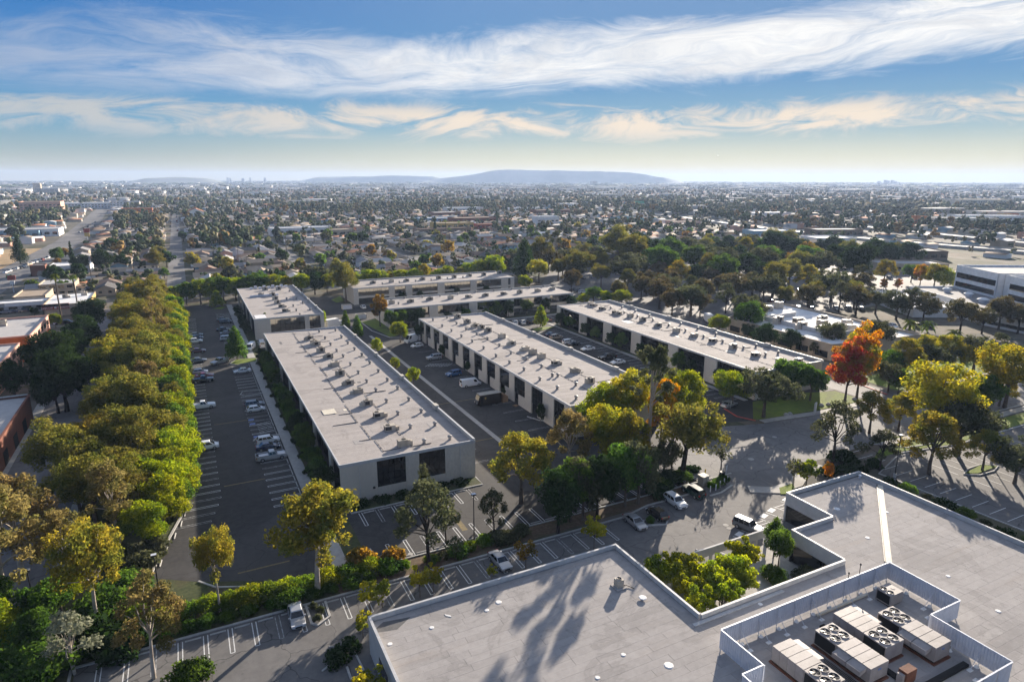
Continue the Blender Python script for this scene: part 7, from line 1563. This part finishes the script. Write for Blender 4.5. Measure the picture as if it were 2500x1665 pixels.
x_, y_ = fan_pts(13000, 420, 3600)
for x, y in zip(x_, y_):
    if y < 1105 and -92 < x < 515: continue
    if not free(x, y, 8): continue
    rows.append((x, y, NR.uniform(3.8, 6), NR.uniform(5, 8), NR.choice((2.9, 3.0, 5.5)), NR.uniform(.7, 1.3), NR.choice((0, 1.571))+NR.normal(0, .05), *wl[NR.integers(8)], *rl_[NR.integers(8)]))
tag(link('far_houses', boxes_gable(rows, 'far_houses'), None), 'mass of small houses of the far suburbs', None, None, 'stuff')
rows = []
x_, y_ = fan_pts(2600, 900, 9500)
for x, y in zip(x_, y_):
    if not free(x, y, 50) or y < 1105 and -110 < x < 560: continue
    d_ = math.hypot(x, y); s_ = 1 if d_ < 3000 else 1.8
    b_ = NR.choice((.75, .7, .55, .4, .3)); rows.append((x, y, NR.uniform(9, 38)*s_, NR.uniform(8, 22)*s_, NR.uniform(5, 11)*(1 if d_ < 3000 else 1.3), .02, NR.normal(0, .2), b_, b_*.97, b_*.93, b_*.9, b_*.88, b_*.86))
tag(link('far_halls', boxes_gable(rows, 'far_halls'), None), 'mass of pale flat halls and warehouses of the far city', None, None, 'stuff')
# far trees: lumpy crowns of twenty faces
t_ = (1+5**.5)/2
ico = np.array([(-1, t_, 0), (1, t_, 0), (-1, -t_, 0), (1, -t_, 0), (0, -1, t_), (0, 1, t_), (0, -1, -t_), (0, 1, -t_), (t_, 0, -1), (t_, 0, 1), (-t_, 0, -1), (-t_, 0, 1)])/1.902
icf = np.array([(0, 11, 5), (0, 5, 1), (0, 1, 7), (0, 7, 10), (0, 10, 11), (1, 5, 9), (5, 11, 4), (11, 10, 2), (10, 7, 6), (7, 1, 8), (3, 9, 4), (3, 4, 2), (3, 2, 6), (3, 6, 8), (3, 8, 9), (4, 9, 5), (2, 4, 11), (6, 2, 10), (8, 6, 7), (9, 8, 1)])
def blob_trees(P, name):
    P = np.array(P); n = len(P)
    V = ico[None]*np.stack([P[:, 3], P[:, 3], P[:, 4]], -1)[:, None]*(1+.28*NR.normal(size=(n, 12, 1))).clip(.5, 1.6)+P[:, None, :3]
    F = (np.arange(n)*12)[:, None, None]+icf[None]; col_ = np.repeat(P[:, 5:8], 20, 0)*NR.uniform(.6, 1.4, (n*20, 1))
    return np_mesh(name, V.reshape(-1, 3), F.reshape(-1, 3), col_, CMAT)
pal = np.array([(.040, .060, .020), (.055, .080, .024), (.085, .095, .032), (.10, .095, .038), (.05, .065, .03), (.14, .115, .045), (.030, .045, .020)])
rows = []
def add_tree(x, y, h, big=False):
    if near_line(x, y, FW1, 14) or near_line(x, y, FW2, 13): return
    if near_line(x, y, AVN, 30) or (-16 < x < 6 and y < 1000): return
    c_ = pal[NR.integers(len(pal))]
    for LL in (FW1, FW2):
        if near_line(x+14, y+20, LL, 22) and NR.random() < .8: return
    if NR.random() < .05: c_ = np.array((.20, .12, .03))
    k = NR.integers(1, 4)
    if math.hypot(x, y) < 1300:
        for j in range(8):
            a = NR.uniform(0, 6.28); q = h*.27*math.sqrt(NR.random()); zz = h*NR.uniform(.38, .86)
            rows.append((x+q*math.cos(a), y+q*math.sin(a), zz, h*NR.uniform(.10, .18), h*NR.uniform(.10, .17), *(c_*NR.uniform(.8, 1.5))))
        return
    if NR.random() < .10: rows.append((x, y, h*.62, h*.12, h*.62, *pal[6])); return
    for j in range(k): rows.append((x+NR.normal(0, h*.16)*(j > 0), y+NR.normal(0, h*.16)*(j > 0), h*NR.uniform(.5, .68), h*NR.uniform(.24, .38), h*NR.uniform(.28, .40), *c_))
x_, y_ = fan_pts(5600, 640, 2000)
for x, y in zip(x_, y_):
    if free(x, y, 2): add_tree(x, y, NR.uniform(5, 13))
for i in range(1500):
    x, y = NR.uniform(-85, 515), 335+NR.random()**1.2*380
    if free(x, y, 1) and not any(abs(x-xs) < 5 for xs in XST) and not any(abs(y-ys) < 4.5 for ys in YST) and math.hypot(x, y) > 330: add_tree(x, y, NR.uniform(3.0, 8.5))
for LL in (FW1, FW2):
    for (x0, y0), (x1, y1) in zip(LL[:-1], LL[1:]):
        for i in range(int(math.hypot(x1-x0, y1-y0)/9)):
            t = NR.random(); add_tree(x0+(x1-x0)*t-NR.uniform(16, 55), y0+(y1-y0)*t+NR.normal(0, 4), NR.uniform(3, 9))
x_, y_ = fan_pts(6500, 1900, 4600)
for x, y in zip(x_, y_): add_tree(x, y, NR.uniform(7, 15))
x_, y_ = fan_pts(4200, 4300, 10500)
for x, y in zip(x_, y_): rows.append((x, y, 5, NR.uniform(10, 40), NR.uniform(6, 11), *pal[NR.integers(5)]))
# woods by the flyover and freeway
for cx_, cy_, sx, sy, n_ in ((470, 1180, 140, 60, 320), (760, 1150, 160, 90, 420), (700, 820, 22, 120, 160), (640, 480, 18, 120, 150), (900, 900, 160, 160, 500), (1100, 750, 200, 150, 420), (330, 1120, 120, 60, 260), (20, 620, 26, 60, 90), (-20, 900, 40, 80, 160), (-150, 1000, 60, 120, 200), (760, 420, 40, 60, 120)):
    for i in range(n_):
        x, y = NR.normal(cx_, sx), NR.normal(cy_, sy)
        if not near_line(x, y, FW1, 15) and not near_line(x, y, FW2, 15): add_tree(x, y, NR.uniform(7, 16))
tag(link('far_trees', blob_trees(rows, 'far_trees'), None), 'mass of trees scattered through the far city', None, None, 'stuff')
# trees one can tell apart among the nearer homes
r = random.Random(31); n_ = 0; tries = 0
kinds = {'fdark': 'dark round', 'fgreen': 'green round', 'folive': 'grey olive', 'feuc': 'open olive', 'fgold': 'yellow olive', 'frust': 'russet'}
pts = []
while len(pts) < 150 and tries < 6000:
    tries += 1; x, y = r.uniform(-90, 500), 332+(r.random()**1.5)*320
    if infr(x, y) and free(x, y, 2) and not any(abs(x-xs) < 5 for xs in XST) and all(math.hypot(x-a, y-b_) > 7 for a, b_ in pts) and not any(math.hypot(x-a, y-b_) < 6.0 for a, b_ in lots[:400]): pts.append((x, y))
for x, y in pts:
    kd = r.choices(list(kinds), (30, 26, 18, 12, 8, 6))[0]; lb = '%s tree among the homes %s, %s' % (kinds[kd], zone(x, y), zone2(y))
    tree(kd, (x, y), r.uniform(5, 11), lb, lb.replace(' tree ', ' trees ').replace(',', ''))
for i, (x, y) in enumerate([(142, 610), (150, 604), (158, 612), (166, 606), (176, 610), (120, 600), (98, 560), (70, 520), (210, 540), (230, 600), (260, 640), (330, 640), (46, 470), (20, 440), (280, 470), (312, 450), (110, 640), (128, 648)]): palm((x, y), r.uniform(10, 17), 'slim fan palm rising among the homes', 2.2, 'slim fan palms among the homes', n=12)
for i, p in enumerate([(224.04,614.06), (312.80,658.58)]): tree('cypress', p, 18, '%s tall dark cypress from the left before the shopping street' % ORD[i])
up = MB(); up.cyl(0, 0, 0, 10.5, .16, .11, 6); UP = up.mesh('pole'); UP.materials.append(M['bark']); ua = MB().box(-1.2, 1.2, -.07, .07, 9.4, 9.55).box(-.9, .9, -.07, .07, 8.5, 8.62).mesh('crossarm'); ua.materials.append(M['bark'])
for i in range(26):
    x = (-45, 32, 104, 178, 250, 324, 396)[i % 7]; y = 350+(i//7)*62+r.uniform(-8, 8)
    if not free(x, y): continue
    T = thing('utility_pole', 'wooden utility pole with crossarms in the back lane between the homes', 'utility pole', (x, y, 0), r.uniform(-.1, .1), 'utility poles between the homes'); link('pole', UP, None, T); link('crossarm', ua, None, T)

# ------------------------------------------------------------------ hills, skyline, plane, air
def ridge(name, prof, depth, thick):
    """prof: source-picture columns and heights turned into bearings and metres"""
    V = []; n = len(prof); prof = [(x, y, z*min(1, (i/4)**.6, ((n-1-i)/4)**.6)) for i, (x, y, z) in enumerate(prof)]
    for (x, y, z) in prof:
        k = math.hypot(x, y); ux, uy = x/k, y/k
        for t, zz in ((-.35, -1), (-.12, z*.55), (0, z), (.5, z*.7), (1, -1)): V.append((x+ux*thick*t, y+uy*thick*t, zz))
    F = [(i*5+j, (i+1)*5+j, (i+1)*5+j+1, i*5+j+1) for i in range(n-1) for j in range(4)]
    mb = MB(); mb.add(V, F, 0, True); struct(name, mb, M['hill'])
M['hill'] = mat('hazed_scrub', (.22, .24, .21), (.34, .34, .29), .004, .95)  # lighter than real scrub: distance haze is put into the colour
HILLS = [[(3143, 9282, 34), (3221, 9256, 39), (3299, 9228, 47), (3377, 9200, 56), (3454, 9171, 58), (3532, 9141, 65), (3610, 9111, 75), (3687, 9080, 83), (3764, 9048, 93), (3841, 9016, 105), (3918, 8983, 119), (3994, 8949, 133), (4071, 8915, 154), (4146, 8880, 169), (4222, 8844, 180), (4297, 8808, 185), (4372, 8771, 187), (4447, 8733, 185), (4521, 8695, 184), (4595, 8656, 180), (4669, 8617, 177), (4742, 8576, 177), (4815, 8536, 172), (4887, 8494, 172), (4959, 8453, 178), (5031, 8410, 175), (5102, 8367, 171), (5172, 8324, 170), (5243, 8280, 168), (5312, 8235, 166), (5382, 8190, 161), (5450, 8145, 166), (5519, 8099, 163), (5586, 8052, 156), (5653, 8005, 157), (5720, 7957, 153), (5786, 7910, 149), (5852, 7861, 145), (5917, 7812, 136), (5981, 7763, 126), (6045, 7713, 113), (6109, 7663, 96), (6172, 7612, 79), (6234, 7561, 74), (6296, 7510, 68), (6356, 7459, 64), (6417, 7407, 59), (6476, 7355, 56)], [(1615, 10476, 41), (1697, 10463, 52), (1779, 10450, 65), (1862, 10435, 80), (1945, 10420, 85), (2027, 10404, 90), (2110, 10388, 90), (2193, 10371, 97), (2276, 10353, 97), (2359, 10334, 103), (2443, 10315, 111), (2526, 10295, 111), (2610, 10274, 108), (2693, 10252, 107), (2778, 10230, 119), (2862, 10206, 130), (2946, 10182, 134), (3031, 10158, 141), (3114, 10132, 137), (3198, 10106, 132), (3282, 10079, 133), (3366, 10051, 124), (3450, 10023, 117), (3534, 9994, 116), (3618, 9963, 112), (3702, 9933, 102), (3785, 9901, 96), (3869, 9869, 88), (3952, 9836, 83)], [(-539, 8984, 29), (-481, 8987, 30), (-423, 8990, 34), (-364, 8993, 36), (-304, 8995, 40), (-244, 8997, 46), (-184, 8998, 51), (-123, 8999, 58), (-61, 9000, 67), (1, 9000, 70), (62, 9000, 70), (124, 8999, 67), (185, 8998, 57), (248, 8997, 53), (311, 8995, 51), (374, 8992, 48), (438, 8989, 46), (502, 8986, 41), (567, 8982, 43)]]
for h_ in HILLS: ridge('hills', [(a*.75, b_*.75, 54+(c_-54)*(.70 if h_ is HILLS[0] else .36)) for a, b_, c_ in h_], 0, 700)
r = random.Random(8)
for i, (x, y, w, h_) in enumerate([(531, 8183, 14, 77), (558, 8181, 12, 70), (768, 8164, 12, 81), (921, 8148, 16, 75), (689, 8171, 20, 68), (6753, 4652, 16, 37), (6787, 4602, 18, 47), (6802, 4580, 16, 42), (6823, 4548, 18, 47), (6843, 4518, 20, 31), (4692, 6725, 30, 50), (2883, 4328, 30, 36), (3452, 3889, 24, 19), (3601, 3752, 24, 18), (4646, 2335, 24, 29), (4660, 2307, 22, 27)]): tag(MB().box(x-w*.7, x+w*.7, y-w*.7, y+w*.7, 0, h_*(.74 if i < 5 else .95)).build('tower_block', WM['grey'], None), 'tiny grey tower block on the hazy skyline', 'tower block', 'tiny tower blocks on the hazy skyline')
T = thing('airplane', 'tiny airliner low in the sky over the horizon', 'airplane', (4486, 4704, 263), rad(20)); mb = MB(); mb.tube([(-18, 0, 0), (-14, 0, .2), (14, 0, 0), (18, 0, -.5)], (.4, 2, 2, .3), 8); mb.build('fuselage', M['wall_white'], T)
MB().prism([(-3, -17), (0, -17), (4, 0), (0, 17), (-3, 17), (-1, 0)], -.4, .1).build('wing', M['metal'], T); MB().box(-17, -13, -.2, .2, 1, 6).build('tail_fin', M['metal'], T)
hz = MB().box(-12500, 15000, -800, 14000, -1.5, 162).build('haze', None, None); hz['kind'] = 'stuff'; hz['label'] = 'pale blue haze of the air over the city'
m = bpy.data.materials.new('haze'); m.use_nodes = True; t = m.node_tree; t.nodes.clear(); pv = t.nodes.new('ShaderNodeVolumePrincipled'); oo = t.nodes.new('ShaderNodeOutputMaterial'); t.links.new(pv.outputs[0], oo.inputs['Volume'])
pv.inputs['Color'].default_value = (.50, .66, .96, 1); pv.inputs['Density'].default_value = 0.000095; pv.inputs['Anisotropy'].default_value = 0.15; hz.data.materials.append(m)
hz.display_type = 'WIRE'

# move every building's empty to its base
def rebase(root):
    ch = list(root.children); X = []; Y = []
    for c in ch:
        for b_ in (c.bound_box[0], c.bound_box[6]): X.append(b_[0]+c.location.x); Y.append(b_[1]+c.location.y)
    bx, by = round((min(X)+max(X))/2, 2), round((min(Y)+max(Y))/2, 2); root.location = (bx, by, 0)
    for c in ch: c.location.x -= bx; c.location.y -= by
for o in list(COL.objects):
    if o.parent is None and o.type == 'EMPTY' and o.location.length < 1e-6: rebase(o)
